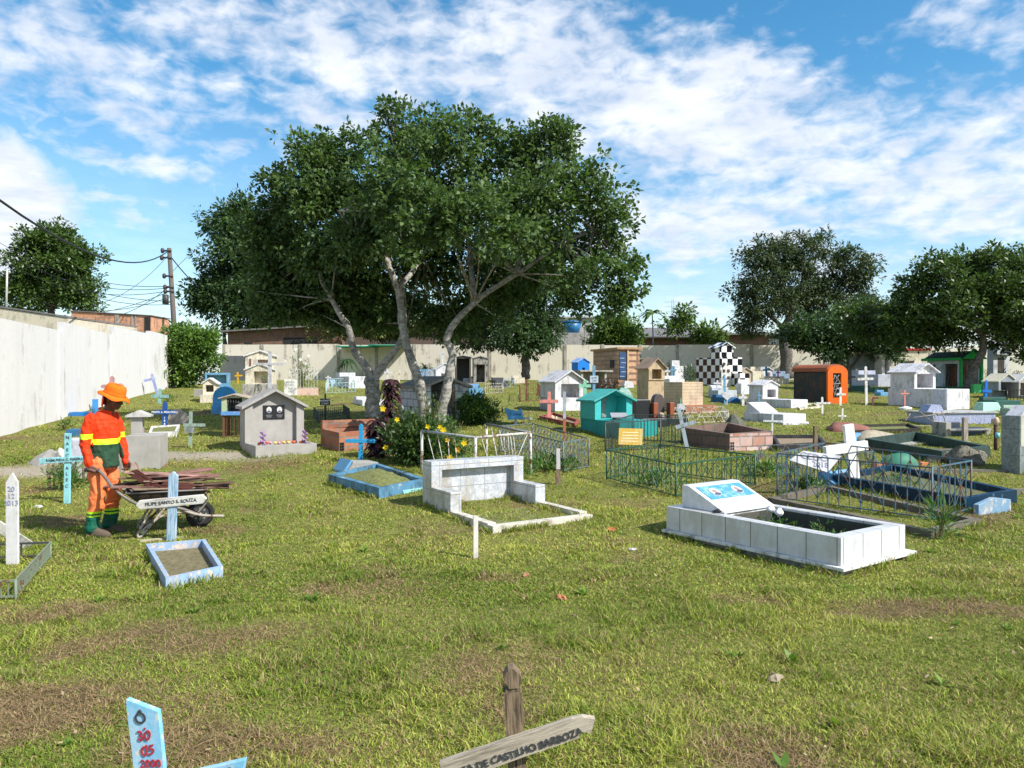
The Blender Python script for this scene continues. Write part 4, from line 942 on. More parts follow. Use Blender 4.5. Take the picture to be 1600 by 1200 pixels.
# ================================================================== NEAR GRAVES
# --- white tiled tomb, right foreground
t = T('tiled_tomb', 'long low white tiled tomb with sloping photo headstone in the right foreground', 'tomb', 1319, 903, 35)
WT = bricks((.62, .62, .63), (.59, .595, .61), (.20, .18, .16), .305, .6, 0, .006, .25, .28, gcol=(.30, .27, .20)); w, l = 1.22, 2.14
mb = MB(); mb.box(0, w, 0, l, .045, .075); t.part('base_slab', mb, WHT2, bevel=.004); mb = MB(); mb.box(.06, w - .06, .06, l - .05, -.2, .044); t.part('footing', mb, CONC)
mb = MB(); x0, x1, y0, y1 = .055, w - .10, .06, l - .02; inn = ring(mb, [(x0, y0), (x1, y0), (x1, y1), (x0, y1)], .13, .076, [.325] * 4); t.part('tiled_rim', mb, WT, bevel=.003)
mb = MB(); mb.box(inn[0][0], inn[1][0], inn[0][1] + 1.25, inn[2][1] - .002, .08, .322); t.part('cover_slab', mb, WHT2)
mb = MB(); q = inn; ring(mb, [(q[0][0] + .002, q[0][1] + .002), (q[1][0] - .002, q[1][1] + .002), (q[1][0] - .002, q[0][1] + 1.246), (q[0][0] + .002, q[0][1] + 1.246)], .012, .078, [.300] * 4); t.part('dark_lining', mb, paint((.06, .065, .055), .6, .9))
mb = MB(); mb.box(inn[0][0] + .002, inn[1][0] - .002, inn[0][1] + .002, inn[0][1] + 1.248, .077, .13); t.part('soil', mb, soilmat((.015, .018, .012), (.06, .06, .035)))
hs = wedge(t, .17, w - .22, l - .72, l - .14, .326, .012, .235, TILEW, 'headstone', bevel=.012)
Mx = Matrix.Translation((.17, l - .72, .338)) @ Matrix.Rotation(math.atan2(.223, .493), 4, 'X')
mb = MB(); mb.box(.06, .77, .24, .49, .001, .006); mb.xf(Mx); pq = mb.build('photo_plaque', paint((.13, .34, .48), .6, .3, (.35, .52, .60), 3), hs)
for i, fx in enumerate((.24, .60)):
    portrait(pq, 0, 0, 0, .14, .15, Mx @ Matrix.Translation((fx, .36, .008)) @ Matrix.Rotation(R(-90), 4, 'X'), ((.35, .22, .18), (.3, .2, .22))[i])
t.keep(0, w, 0, l)
mb = MB(); mb.tube([(0, 0, 0), (.05, .01, .01), (.11, -.01, .008)], [.012, .02, .006], 6); mb.tube([(0, .03, 0), (.08, .05, .014)], .008, 5); o = mb.build('cloth_scrap', BLK, None)
o.location = t.o.matrix_basis @ Vector((.11, l - .62, .34)); tag(o, 'small black scrap lying on the rim of the white tiled tomb', 'scrap')
FL = leafmat((.03, .08, .02), (.14, .26, .06), .35)
for (fx, fy, lab) in ((.55, 1.15, 'white artificial flower standing in the tiled tomb nearest the headstone'), (.45, .98, 'second white artificial flower lying on the near rim of the tiled tomb')):
    q = t.o.matrix_basis @ Vector((fx, fy, .13)); r0 = bpy.data.objects.new('artificial_flower', None); COL.objects.link(r0); r0.location = q; tag(r0, lab, 'flower')
    mb = MB(); mb.tube([(0, 0, 0), (.02, 0, .12), (.0, -.01, .24)], .004, 5); mb.build('stem', plain((.05, .16, .04)), r0)
    mb = MB(); mb.blob((0, -.01, .25), (.045, .045, .035), 5, .35, 6); mb.build('bloom', plain((.8, .8, .82), .6), r0)
    link('leaves', leaves_mesh('leaves', [((0, 0, .14), (.08, .08, .06))], 40, .05, 3, 0, 6, .2), FL, r0)
for i, (fx, fy) in enumerate(((.60, .90), (.4, .35), (.65, .3), (.8, .75))):
    plantlet('weed', ('leafy weed growing in the middle of the white tiled tomb', 'leafy weed in the near foot corner of the white tiled tomb', 'weed with long blades at the foot end of the tiled tomb', 'weed against the far rim of the white tiled tomb')[i], 0, 0, 24, 26, 60, .06, FL, P=t.o.matrix_basis @ Vector((fx, fy, .13)), seed=i + 5, stems=4)
# --- marble bench tomb
t = T('marble_tomb', 'veined white marble tomb with stepped arms and low front rim, mid lawn', 'tomb', 770, 835, 32)
MAR = bricks((.60, .60, .60), (.57, .58, .59), (.26, .23, .19), .36, .30, 0, .005, .25, .45, gcol=(.27, .22, .14), veins=(.34, .38, .46)); w, l = 1.38, 1.78
mb = MB(); mb.box(0, w, 0, .11, -.1, .085); mb.box(0, .11, .112, 1.0, -.1, .10); mb.box(w - .11, w, .112, 1.0, -.1, .11); t.part('front_rim', mb, paint((.66, .62, .54), .6, .6, (.25, .21, .15)), bevel=.003)
for x in (0, w - .15): mb = MB(); mb.box(x, x + .15, 1.002, 1.52, -.1, .33); t.part('arm', mb, MAR, bevel=.003)
mb = MB(); zt = .65; mb.box(0, .15, 1.522, l, -.1, zt - .11); mb.box(w - .15, w, 1.522, l, -.1, zt - .11); mb.box(0, w, 1.522, l, zt - .109, zt); bs = t.part('back_slab', mb, MAR, bevel=.003)
mb = MB(); mb.box(.152, w - .152, 1.63, l - .01, -.1, zt - .112); t.part('back_panel', mb, MAR, bs)
mb = MB(); mb.quad([(.12, .12, .035), (w - .12, .12, .035), (w - .12, 1.62, .07), (.12, 1.62, .06)]); t.part('soil', mb, GREENSOIL)
c_, n_ = math.cos(R(t.a)), math.sin(R(t.a)); EDGE.append([(t.P.x + x * c_ - y * n_, t.P.y + x * n_ + y * c_) for x, y in ((0, 0), (w, 0), (w, l), (0, l))]); KEEP.append([(t.P.x + x * c_ - y * n_, t.P.y + x * n_ + y * c_) for x, y in ((0, 1.5), (w, 1.5), (w, l), (0, l))])
for xa, xb, ya, yb in ((0, w, 0, .12), (0, .15, 0, 1.6), (w - .15, w, 0, 1.6)): KEEP.append([(t.P.x + x * c_ - y * n_, t.P.y + x * n_ + y * c_) for x, y in ((xa, ya), (xb, ya), (xb, yb), (xa, yb))])
# --- blue kerbed grass mound grave
t, poly, zz = frame('blue kerbed grave filled with a grass mound, left of the marble tomb', [(592, 780), (668, 765), (590, 738), (513, 757)], .15, .09, paint((.13, .27, .40), .7, .6, (.03, .05, .05), 1, (.42, .38, .33), .12), None)
mb = MB(); cx = sum(p[0] for p in poly) / 4; cy = sum(p[1] for p in poly) / 4; n = 12
inn = []
for i in range(n + 1):
    for j in range(n + 1):
        a, b = i / n, j / n; p = (Vector(poly[0]) * (1 - a) + Vector(poly[1]) * a) * (1 - b) + (Vector(poly[3]) * (1 - a) + Vector(poly[2]) * a) * b
        p = Vector((cx, cy)) + (p - Vector((cx, cy))) * .9; e = min(a, 1 - a, b, 1 - b) * 2; mb.v.append((p.x, p.y, .10 + (b * (zz[3])) + .13 * min(1, e * 1.4) + .02 * math.sin(i * 2.1 + j)))
for i in range(n):
    for j in range(n): q = i * (n + 1) + j; mb.f.append((q, q + 1, q + n + 2, q + n + 1)); mb.sm.append(True)
t.part('grass_mound', mb, GREENSOIL)
KEEP.append([(x + t.P.x, y + t.P.y) for x, y in poly])
mb = MB(); mb.box(-.24, .24, 0, .035, -.05, .13); o = t.part('name_plaque', mb, paint((.30, .68, .66), .2, .4)); p = Vector(poly[1]) * .80 + Vector(poly[0]) * .20; o.location = (p.x - .0, p.y - .045, 0); o.rotation_euler = (R(-22), 0, math.atan2(poly[1][1], poly[1][0]))
for i, s in enumerate(('ABRIL DE 1964', 'SAUDADES DE', 'SEUS FILHOS')): text(o, s, .034, 0, -.003, .10 - i * .04, plain((.25, .3, .3)))
t = T('gravel_headstone', 'broken gravel filled slab with pale blue edge under the bright blue cross', 'headstone', 541, 742, 34)
mb = MB(); mb.prism([(-.01, -.1), (.62, -.1), (.55, .17), (.12, .20), (-.01, .02)], 0, .40); t.part('slab', mb, GRAVEL, bevel=.01)
mb = MB(); mb.prism([(-.06, -.1), (-.012, -.1), (-.012, .04), (.10, .215), (.07, .235), (-.06, .06)], -.02, .42); t.part('edging', mb, LBLUE)
cross('bright sky blue wooden cross with pointed ends beside the yellow flowered bush', 563, 724, 662, 538, 587, 689, 6.5, CYAN, 5, 1, pointed=True)
# --- small blue frame grave and its cross
frame('small pale blue wooden grave frame on the grass in the left foreground', [(258, 923), (348, 903), (320, 858), (227, 866)], .10, .035, paint((.34, .46, .62), .5, .6, (.35, .30, .24), 1.2, (.62, .48, .38), .22), soilmat((.07, .07, .025), (.24, .19, .10)), .25)
cross('weathered blue and white cross with handwritten name arm behind the blue grave frame', 267, 845, 737, 211, 321, 784, 14, wood((.40, .50, .58), (.12, .25, .38)), 4, 2, pointed=True, txt='FILIPE SANTO S. SOUZA', tharm=15, skew=-7, ts=.52, mat2=wood((.62, .60, .54), (.35, .33, .30), 'x'))
mb = MB(); mb.box(0, .45, 0, .05, 0, .02); o = mb.build('wooden_lath', wood((.5, .44, .3), None, 'x')); o.location = G(218, 848); o.rotation_euler.z = .5; tag(o, 'pale wooden lath lying on grass by the blue and white cross', 'lath')
# --- light turquoise cross
cross('pale turquoise cross with black hand lettering left of the worker', 104, 787, 677, 61, 140, 718, 9.5, TURQ, 6, 1, txt='RAIMUNDA C. PEREIRA', vtxt=('NASCFALEC', .94, .25), tharm=9, skew=-3.5, ts=.62)
# --- white pointed stake and fallen arm
t = T('grave_stake', 'upright white pointed wooden stake at the left edge', 'grave marker', 17, 882, 4); k = t.k
mb = MB(); mb.prism([(-9 * k, -.1), (9.5 * k, -.1), (9.5 * k, 128 * k), (1 * k, 143 * k), (-9 * k, 128 * k)], 0, .025); po = t.part('post', mb, paint((.76, .74, .72), .3, .6, (.3, .25, .2)), bevel=.003)
for i, s in enumerate(('20', '12', '2013')): text(po, s, 11 * k, 0, -.003, (118 - i * 11) * k, plain((.35, .35, .45)))
t = T('fallen_arm', 'white board fallen diagonally against the white stake at left edge', 'board', 20, 858, 0)
mb = MB(); mb.box(-.34, .24, -.06, -.04, -.05, .055); ob = t.part('board', mb, paint((.68, .65, .58), .5), bevel=.003); ob.location.z = .16; ob.rotation_euler.y = R(33)
text(ob, '2013', .05, .12, -.062, 0, plain((.3, .3, .35)))
RG = metal((.17, .20, .14), .4, .7)
t, poly, zz = pxpoly('grave_railing', 'low rusty grey green picket railing round the white stake at left edge', 'railing', [(23, 938), (78, 873), (-60, 878), (-120, 945)])
grille(t, poly, zz, .15, .05, .014, .009, RG, 'p', [0, 3]); grille(t, poly, zz, .15, .3, .018, .012, metal((.06, .06, .06), .3), 'p', [1], posts=False)
# --- foreground wooden cross (bottom)
OLD = wood((.24, .175, .11), (.045, .032, .022), 'z', sc_=1.6); OLDX = wood((.44, .38, .29), (.24, .20, .15), 'x', sc_=1.6)
t = T('cross', 'old cracked wooden cross with leaning name board at the bottom edge', 'cross', 815, 1300, 2); k = t.k
mb = MB(); mb.box(-15 * k, 15 * k, -.02, .045, -.15, 220 * k, (0, -.002, 0, 0)); mb.box(-11 * k, 12 * k, -.015, .04, 220.5 * k, 226 * k); mb.prism([(-7 * k, 226.5 * k), (9 * k, 226.5 * k), (13 * k, 232 * k), (14 * k, 244 * k), (2 * k, 257 * k), (-7 * k, 256 * k), (-14 * k, 243 * k)], -.02, .045)
po = t.part('post', mb, OLD); rough(po, .0022, 14, 2, 1); po.rotation_euler.y = R(-3.2); po.location.x = -.003
mb = MB(); mb.prism([(-128 * k, -17 * k), (88 * k, -14 * k), (91 * k, -4 * k), (107 * k, -12 * k), (120 * k, 6 * k), (103 * k, 15 * k), (86 * k, 17 * k), (-128 * k, 17 * k)], -.055, -.024)
ao = t.part('name_board', mb, OLDX); rough(ao, .0018, 14, 0, 2); ao.location.z = 141 * k; ao.rotation_euler.y = R(-17.5)
text(ao, 'JULEA DE CASTILHO BARBOZA', 15.5 * k, -12 * k, -.058, -5 * k, INK)
# --- foreground blue boards
BB = paint((.28, .56, .76), .3, .6, (.62, .66, .66), 2.5, (.55, .52, .45), .2)
t = T('cross', 'pale blue wooden board cross with red painted dates at the bottom left corner', 'cross', 245, 1330, -2); k = t.k
mb = MB(); mb.prism([(-21 * k, -.1), (23 * k, -.1), (23 * k, 217 * k), (-26 * k, 240 * k)], -.01, .015); po = t.part('post', mb, BB); rough(po, .0012, 12, 2, 3); po.rotation_euler.y = R(-5.5)
REDI = plain((.38, .03, .05), .6)
text(po, 'Ô', 24 * k, -5 * k, -.013, 209 * k, INK); text(po, '30', 22 * k, -2 * k, -.013, 182 * k, REDI); text(po, '05', 22 * k, 2 * k, -.013, 158 * k, REDI); text(po, '2000', 17 * k, 4 * k, -.013, 137 * k, REDI)
for z in (199, 172): text(po, '.', 22 * k, 0, -.013, z * k, REDI)
mb = MB(); mb.prism([(-110 * k, -18 * k), (92 * k, -18 * k), (108 * k, 18 * k), (-110 * k, 18 * k)], -.036, -.012); ao = t.part('arm', mb, BB, bevel=.003); ao.location = (44 * k, 0, 108 * k); ao.rotation_euler.y = R(-14)
text(ao, '2012', 20 * k, 66 * k, -.039, 5 * k, plain((.02, .04, .10)))
# --- stakes in the lawn
t = T('grave_stake', 'short plain white stake standing in the grass before the marble tomb', 'grave marker', 743, 872, 15); k = t.k
mb = MB(); mb.box(-3.8 * k, 3.8 * k, -.012, .012, -.1, 66 * k); t.part('post', mb, paint((.74, .70, .64), .35), bevel=.002)
t = T('grave_stake', 'short two tone post with dark foot between marble tomb and iron railing', 'grave marker', 872, 757, 10); k = t.k
mb = MB(); mb.box(-3.2 * k, 3.2 * k, -.02, .02, 24 * k, 56 * k, (.0, -.005, 0, 0)); po = t.part('post', mb, paint((.55, .52, .50), .5), bevel=.002); mb = MB(); mb.box(-3.4 * k, 3.4 * k, -.022, .022, -.1, 23.8 * k); t.part('foot', mb, OLD)
# --- litter
for i, (u, v, s, c, lab) in enumerate([(955, 831, .05, (.45, .16, .07), 'orange brick fragment on grass left of the white tiled tomb'), (822, 901, .035, (.40, .20, .12), 'small brown brick chip in the lawn right of the white stake'), (877, 938, .045, (.50, .22, .12), 'thin orange tile shard lying in the foreground grass'),
                                   (988, 861, .035, (.55, .53, .50), 'small pale stone chip in grass near the tiled tomb'), (1213, 1066, .045, (.34, .28, .20), 'flat brown stone in a bare spot of the right foreground'), (453, 758, .03, (.45, .3, .2), 'dry leaf coloured chip on the lawn before the grey gabled tomb'),
                                   (58, 795, .05, (.60, .58, .55), 'pale rubble piece beside the white stake'), (1093, 770, .03, (.5, .45, .4), 'stone chip behind the tiled tomb headstone')]):
    mb = MB(); mb.blob((0, 0, s * .4), (s * 1.3, s * .8, s * .5), i, .3, 4); o = mb.build('rubble', paint(c, .3), bevel=0); o.location = G(u, v) ; o.rotation_euler.z = i; tag(o, lab, 'rubble')
    for p in o.data.polygons: p.use_smooth = False
# --- big grey gabled tomb
t = T('gabled_tomb', 'big grey rendered tomb with gabled roof and black two portrait plaque', 'tomb', 399, 717, 32); w = t.W(100)
mb = MB(); inn = ring(mb, [(0, 0), (w, 0), (w, .80), (0, .80)], .07, -.15, [.23] * 4); t.part('planter', mb, GREYP, bevel=.006)
mb = MB(); mb.box(inn[0][0], inn[1][0], inn[0][1], .798, -.1, .19); t.part('gravel', mb, GRAVEL)
hw = house(t, -.0, .802, -.12, w, .42, 1.02, .30, GREYP, paint((.40, .38, .36), .4, .85, (.2, .19, .18)), (.13, .87, 0, 1), .10, .07, .055, None, .07, gable=True)
mb = MB(); mb.box(.36, .77, .886, .903, .66, .93); pq = mb.build('plaque', BLK, hw)
for x in (.47, .67): portrait(pq, x, .884, .84, .10, .12)
for i, z in enumerate((.74, .72, .70)):
    for x in (.47, .67): mb = MB(); mb.box(x - .06 + .01 * i, x + .06 - .01 * i, .8845, .8855, z - .002, z + .003); mb.build('inscription_line', plain((.35, .35, .35)), pq)
t.keep(0, w, 0, 1.2); BT = t; rr = random.Random(3)
for i in range(16):
    x = .12 + (w - .24) * i / 15; q = t.o.matrix_basis @ Vector((x, .25 + rr.uniform(-.1, .25), .19)); r0 = bpy.data.objects.new('artificial_flower', None); COL.objects.link(r0); r0.location = q
    tall = i in (1, 14); c = rr.choice([(.6, .12, .08), (.65, .5, .15), (.7, .65, .6), (.55, .3, .35), (.5, .15, .1)]) if not tall else (.35, .15, .40)
    tag(r0, ('purple flower spike at the left end of the grey gabled tomb planter' if i == 1 else 'purple flower spike at the right end of the grey gabled tomb planter') if tall else '%s small faded flower counted from the left in the grey gabled tomb planter' % 'first,,second,third,fourth,fifth,sixth,seventh,eighth,ninth,tenth,eleventh,twelfth,thirteenth,,last'.split(',')[i], 'flower', 'artificial flowers in the grey tomb planter')
    mb = MB(); mb.tube([(0, 0, -.01), (0, 0, .25 if tall else .05)], .005, 5); mb.build('stem', plain((.06, .14, .04)), r0)
    mb = MB()
    if tall:
        for j in range(9): a = j * 2.1; mb.blob((.035 * math.cos(a), .035 * math.sin(a), .05 + j * .028), (.028, .028, .022), j, .3, 4)
    else: mb.blob((0, 0, .06), (.035, .035, .026), i, .35, 5)
    mb.build('bloom', plain(c, .6), r0)
# --- red brick enclosure
HB = bricks((.30, .10, .05), (.46, .20, .10), (.24, .18, .14), .29, .19, .5, .014, .9, .35, ridges=True); HBD = bricks((.16, .10, .08), (.22, .13, .10), (.10, .09, .08), .29, .19, .5, .014, .9, .5, ridges=True); HB_LIT = bricks((.40, .17, .10), (.62, .48, .44), (.20, .15, .13), .29, .19, .5, .014, .9, .4, ridges=True, gcol=(.45, .42, .42))  # long enclosure: dark brick colours its shaded side, pale brick its sunlit end
def brickbox(label, pts, h, mat, hb=None, th=.10, soil=SOIL, front=None):
    t, poly, zz = pxpoly('brick_grave', label, 'grave', pts); mb = MB(); inn = ring(mb, poly, th, -.12, [z + h for z in zz]); wo = t.part('brick_wall', mb, mat)
    if front: fd = Vector(poly[1]) - Vector(poly[0]); fm = MB(); fm.box(0, fd.length, -.012, -.002, -.1, h + .003); fo = fm.build('sunlit_front_face', front, wo); fo.rotation_euler.z = math.atan2(fd.y, fd.x)  # pale brick sheet that paints the sunlight onto the end face
    mb = MB(); mb.quad([(x, y, z + h * .35) for (x, y), z in zip(inn, zz)]); t.part('soil', mb, soil)
    # hollow cores of one end-on brick at the corner
    d = (Vector(poly[1]) - Vector(poly[0])).normalized(); ang = math.atan2(d.y, d.x)
    for r_ in range(3):
        for c_ in range(2):
            mb = MB(); mb.box(.012 + c_ * .048, .048 + c_ * .048, -.016, .004, .02 + r_ * .055, .062 + r_ * .055); o = mb.build('brick_hole', BLK, wo); o.rotation_euler.z = ang
    if hb:
        a, b = Vector((*poly[3], zz[3])), Vector((*poly[2], zz[2])); dd = (b - a); m = MB(); m.box(0, dd.xy.length, -.10, 0, h + .002, hb); o = m.build('back_wall', mat, t.o); o.location = a; o.rotation_euler.z = math.atan2(dd.y, dd.x)
    return t
brickbox('red hollow brick grave enclosure beside the forked tree', [(530, 706), (606, 698), (583, 690), (501, 698)], .36, HB, .52)
brickbox('long hollow brick enclosure with painted-in shaded side and sunlit pinkish end behind the green railing', [(1140, 705), (1207, 700), (1138, 684), (1064, 693)], .33, HBD, None, .11, SOIL, HB_LIT)
# --- fences of the middle
GRN = metal((.015, .075, .045), .25); DKG = metal((.03, .05, .045), .3); GRYG = metal((.10, .15, .16), .45); LTM = metal((.50, .48, .42), .5); BLM = metal((.05, .13, .19), .55); RUST = metal((.16, .06, .03), .8, .8)
fence('green iron railing with crossed bars left of the white tiled tomb', [(1056, 778), (1180, 759), (1030, 738), (948, 749)], 52, .10, .018, .009, GRN)
fence('tall grey green iron railing in front of the teal shrine', [(946, 708), (1032, 702), (1072, 692), (990, 690)], 47, .07, .018, .010, DKG, 'bars')
mb = MB(); mb.box(0, .46, 0, .012, 0, .31); o = mb.build('metal_plate', paint((.72, .48, .14), .3, .5, (.7, .6, .4), 3)); o.location = G(966, 706) + Vector((0, -.03, .14)); o.rotation_euler = (0, R(2), R(6)); tag(o, 'yellow ochre plate hung on the iron railing before the teal shrine', 'plate')
for i in range(4):
    m2 = MB(); m2.box(.04 + .01 * i, .38, -.003, -.001, .06 + i * .055, .075 + i * .055); m2.build('faded_line', plain((.85, .75, .5)), o)
t, poly, zz, h = fence('dark green iron railing of curled bars right of the white rail frame', [(880, 738), (920, 731), (832, 701), (780, 706)], 47, .13, .018, .011, GRYG, 'curl')
fence('light iron railing with zigzag bars behind the brick enclosures', [(1050, 664), (1138, 660), (1128, 652), (1048, 654)], 18, .14, .018, .014, metal((.48, .47, .40), .5), 'z')
t, poly, zz = pxpoly('rail_frame', 'white tubular rail frame with slanting wires behind the marble tomb', 'railing', [(743, 752), (829, 741), (760, 722), (659, 736)])
h = 68 * t.k; UPV = Vector((0, 0, 1))
for i, (a, b, mt) in enumerate(((0, 1, LTM), (3, 0, metal((.30, .32, .32), .4)), (2, 1, metal((.2, .2, .2), .4)))):
    A = Vector((*poly[a], zz[a])); B = Vector((*poly[b], zz[b])); mb = MB(); mb.tube([A + UPV * h, B + UPV * h], .022, 8); t.part('top_rail', mb, mt)
    mb = MB()
    for f, g_ in ((.1, .3), (.3, .45), (.5, .55), (.62, .7), (.95, .62)): mb.tube([A.lerp(B, f) + UPV * h, A.lerp(B, g_) + UPV * .05], .007, 5)
    t.part('slanting_wires', mb, LTM)
for i in range(4): mb = MB(); mb.tube([(*poly[i], zz[i] - .1), (*poly[i], zz[i] + h)], .024, 8); t.part('corner_post', mb, LTM)
# leaning grey cross in railing
cross('grey blue broken cross leaning inside the iron railing', 1074, 702, 637, 1063, 1094, 664, 6, paint((.40, .46, .50), .5), 0, -12, tharm=6, skew=-4)
# --- blue railing group
fence('long weathered blue and rust railing behind the white tiled tomb', [(1457, 814), (1518, 798), (1290, 757), (1215, 781)], 83, .135, .017, .011, BLM)
t, poly, zz = frame('low concrete kerb under the long blue railing', [(1455, 842), (1535, 822), (1290, 766), (1200, 787)], .08, .10, paint((.17, .15, .12), .5, .9, (.06, .055, .04)), None, .6)
DBT = paint((.02, .08, .17), .3, .4, (.01, .02, .03))
t, poly, zz = frame('dark blue trough grave inside the long blue railing', [(1512, 800), (1590, 786), (1392, 742), (1300, 760)], .17, .09, paint((.010, .035, .07), .35, .45, (.01, .015, .02), 1, (.06, .15, .24), .1), soilmat((.05, .06, .02), (.16, .16, .06)), .5)
t = T('blue_end_slab', 'faded blue end slab leaning out of the ground at the right edge', 'slab', 1530, 806, 24)
mb = MB(); mb.prism([(0, -.15), (.62, -.15), (.60, .16), (.30, .20), (0, .13)], 0, .07); t.part('slab', mb, PBLUE, bevel=.006)
cross('big white leaning wooden cross at the head of the blue grave', 1337, 762, 662, 1296, 1361, 698, 17, paint((.98, .95, .93), .2, .6), 14, -8, 0, tharm=15, skew=2)
t = T('blue_headrest', 'pale blue folded slab at the foot of the big white cross', 'slab', 1305, 762, 30)
mb = MB(); mb.prismx([(0, -.05), (.35, -.05), (.30, .20), (0, .05)], 0, .30); mb.prismx([(-.02, -.05), (.22, -.05), (.3, .20)], .36, .75); t.part('slab', mb, LBLUE, bevel=.004)
mb = MB(); mb.prism([(0, .0), (.50, -.16), (.22, -.36), (-.24, -.10)], 0, .012); o = mb.build('sheet_sign', paint((.62, .62, .64), .3)); o.location = G(1255, 775) + Vector((0, 0, .62)); o.rotation_euler = (R(-30), R(-8), R(6)); tag(o, 'crooked white sheet sign with handwriting on the blue railing corner', 'sign')
text(o, 'CEDO', .14, .12, -.004, -.12, plain((.2, .2, .25)), 18); text(o, '2018', .11, .16, -.004, -.24, plain((.2, .2, .25)), 18)
fence('dark low railing between the brick enclosure and the big white cross', [(1180, 735), (1365, 727), (1352, 712), (1190, 716)], 22, .16, .014, .010, GRYG, 'z')
# dark basins
MOSS = paint((.05, .08, .07), .5, .6, (.02, .025, .02)); 
frame('long dark green concrete grave basin behind the big white cross', [(1472, 724), (1548, 715), (1430, 690), (1352, 702)], .21, .10, MOSS, None, .55)
t = T('rubble_mound', 'rough broken concrete mound at the end of the dark basin', 'rubble', 1508, 724, 0); mb = MB()
mb.blob((-.05, .05, -.02), (.46, .30, .26), 3, .32, 14); mb.box(-.44, .34, .05, .42, -.1, .22, (.05, -.07, .03, -.03))
t.part('concrete', mb, paint((.20, .185, .15), 1.0, .95, (.02, .025, .018), 3.5)) ; 
frame('low concrete kerb with weeds at the right edge before the marble block', [(1480, 776), (1640, 770), (1660, 740), (1420, 738)], .06, .10, paint((.20, .18, .14), .5), None, .5)
t = T('dome_headstone', 'small green half dome with orange brick ends in the weeds', 'headstone', 1406, 729, 10); mb = MB(); mb.blob((0, 0, 0), (.34, .22, .24), 3, .04, 9, -.05); t.part('dome', mb, paint((.05, .20, .13), .5, .6, (.15, .14, .1)))
for x in (-.42, .42): mb = MB(); mb.box(x - .1, x + .1, -.1, .06, -.05, .07, (.03, -.03, 0, 0)); t.part('brick', mb, paint((.55, .22, .12), .3), bevel=.008)
t = T('gravel_mound', 'sandy gravel heap with a blue slanted slab behind the big white cross', 'mound', 1368, 690, 10); mb = MB(); mb.blob((0, 0, -.02), (.52, .4, .24), 4, .12, 9, -.1); t.part('gravel', mb, soilmat((.25, .21, .15), (.45, .39, .28), 20)); mb = MB(); mb.prismx([(-.3, -.05), (.1, -.05), (.15, .18), (.1, .18)], -.62, -.28); t.part('slab', mb, LBLUE)
frame('flat grey concrete slab kerb between the gravel heap and the dark basin', [(1400, 700), (1470, 694), (1420, 684), (1345, 690)], .05, .06, CONC, GRAVEL, .7)
t = T('red_mound', 'reddish earth grave mound with a thin dark edge', 'mound', 1322, 672, 10); mb = MB(); mb.blob((0, 0, -.03), (.50, .36, .20), 7, .16, 12, -.1); t.part('earth', mb, soilmat((.16, .06, .045), (.28, .12, .09), 20))
frame('dark wooden kerb running right from the reddish mound', [(1318, 680), (1440, 676), (1420, 668), (1340, 670)], .10, .05, paint((.04, .035, .03), .2), GREENSOIL, .4)
frame('black kerbed grave behind the brick enclosure', [(1215, 706), (1290, 702), (1280, 690), (1205, 690)], .14, .06, paint((.03, .03, .035), .3), SOIL, .5)
t = T('cone_mound', 'dark grey mossy concrete pyramid beside the zigzag railing', 'mound', 1148, 671, 10); mb = MB(); mb.tube([(0, 0, -.05), (0, 0, .2), (-.05, 0, .36)], [.36, .21, .05], 7, True, False); t.part('concrete', mb, paint((.14, .14, .11), .6, .95, (.05, .05, .04)))
t = T('wooden_post', 'grey weathered wooden post behind the blue railing', 'post', 1274, 712, 10); mb = MB(); mb.box(-.035, .035, -.03, .03, -.1, .55, (.005, 0, 0, 0)); t.part('post', mb, OLD)
t = T('wooden_post', 'grey upright wooden post before the dark blue tomb at right', 'post', 1508, 692, 10); mb = MB(); mb.box(-.05, .05, -.03, .03, -.1, .52); t.part('post', mb, wood((.40, .34, .28)))
# --- left graves
t = T('stepped_tomb', 'grey rendered stepped tomb right behind the worker', 'tomb', 196, 735, 14)
mb = MB(); mb.box(0, t.W(54), 0, .7, -.15, t.H(54)); t.part('body', mb, GREYP, bevel=.006); mb = MB(); mb.box(-.08, .10, .72, .9, -.1, t.H(84)); t.part('headstone', mb, GREYP, bevel=.006)
mb = MB(); mb.prism([(-.16, t.H(80)), (.24, t.H(80)), (.24, t.H(83)), (.04, t.H(91)), (-.16, t.H(83))], .66, .95); t.part('cap', mb, paint((.55, .53, .5), .4), bevel=.004)
t = T('low_tomb', 'pale grey small tomb with rounded headstone left of the worker', 'tomb', 128, 748, 14)
mb = MB(); mb.box(-.1, .5, 0, .8, -.15, .35); t.part('body', mb, paint((.45, .43, .40), .5), bevel=.01); mb = MB(); mb.box(-.32, -.02, .3, .4, -.1, .62); t.part('headstone', mb, paint((.52, .53, .58), .4), bevel=.04)
for i, (u, v, hh) in enumerate(((76, 766, 42), (84, 760, 46), (130, 752, 42), (138, 756, 45))):
    t = T('wooden_stake', ('thin wooden stake left of the turquoise cross, nearer one', 'thin wooden stake left of the turquoise cross, taller one', 'dark stake right of the turquoise cross', 'dark stake touching the worker side of the turquoise cross')[i], 'stake', u, v, 0); mb = MB(); mb.tube([(0, 0, -.1), (.02 * (i % 2), 0, hh * t.k)], .022, 6); t.part('stake', mb, OLD)
plantlet('plant', 'leafy green plant growing behind the turquoise cross', 105, 765, 40, 60, 420, .09, FL, seed=21, stems=10)
mb = MB(); mb.blob((0, 0, .02), (.12, .1, .10), 3, .4, 7); o = mb.build('cloth_bundle', plain((.62, .60, .56), .9)); o.location = G(98, 735) + Vector((0, 0, .22)); tag(o, 'crumpled pale cloth bundle on the small grave left of the worker', 'cloth')
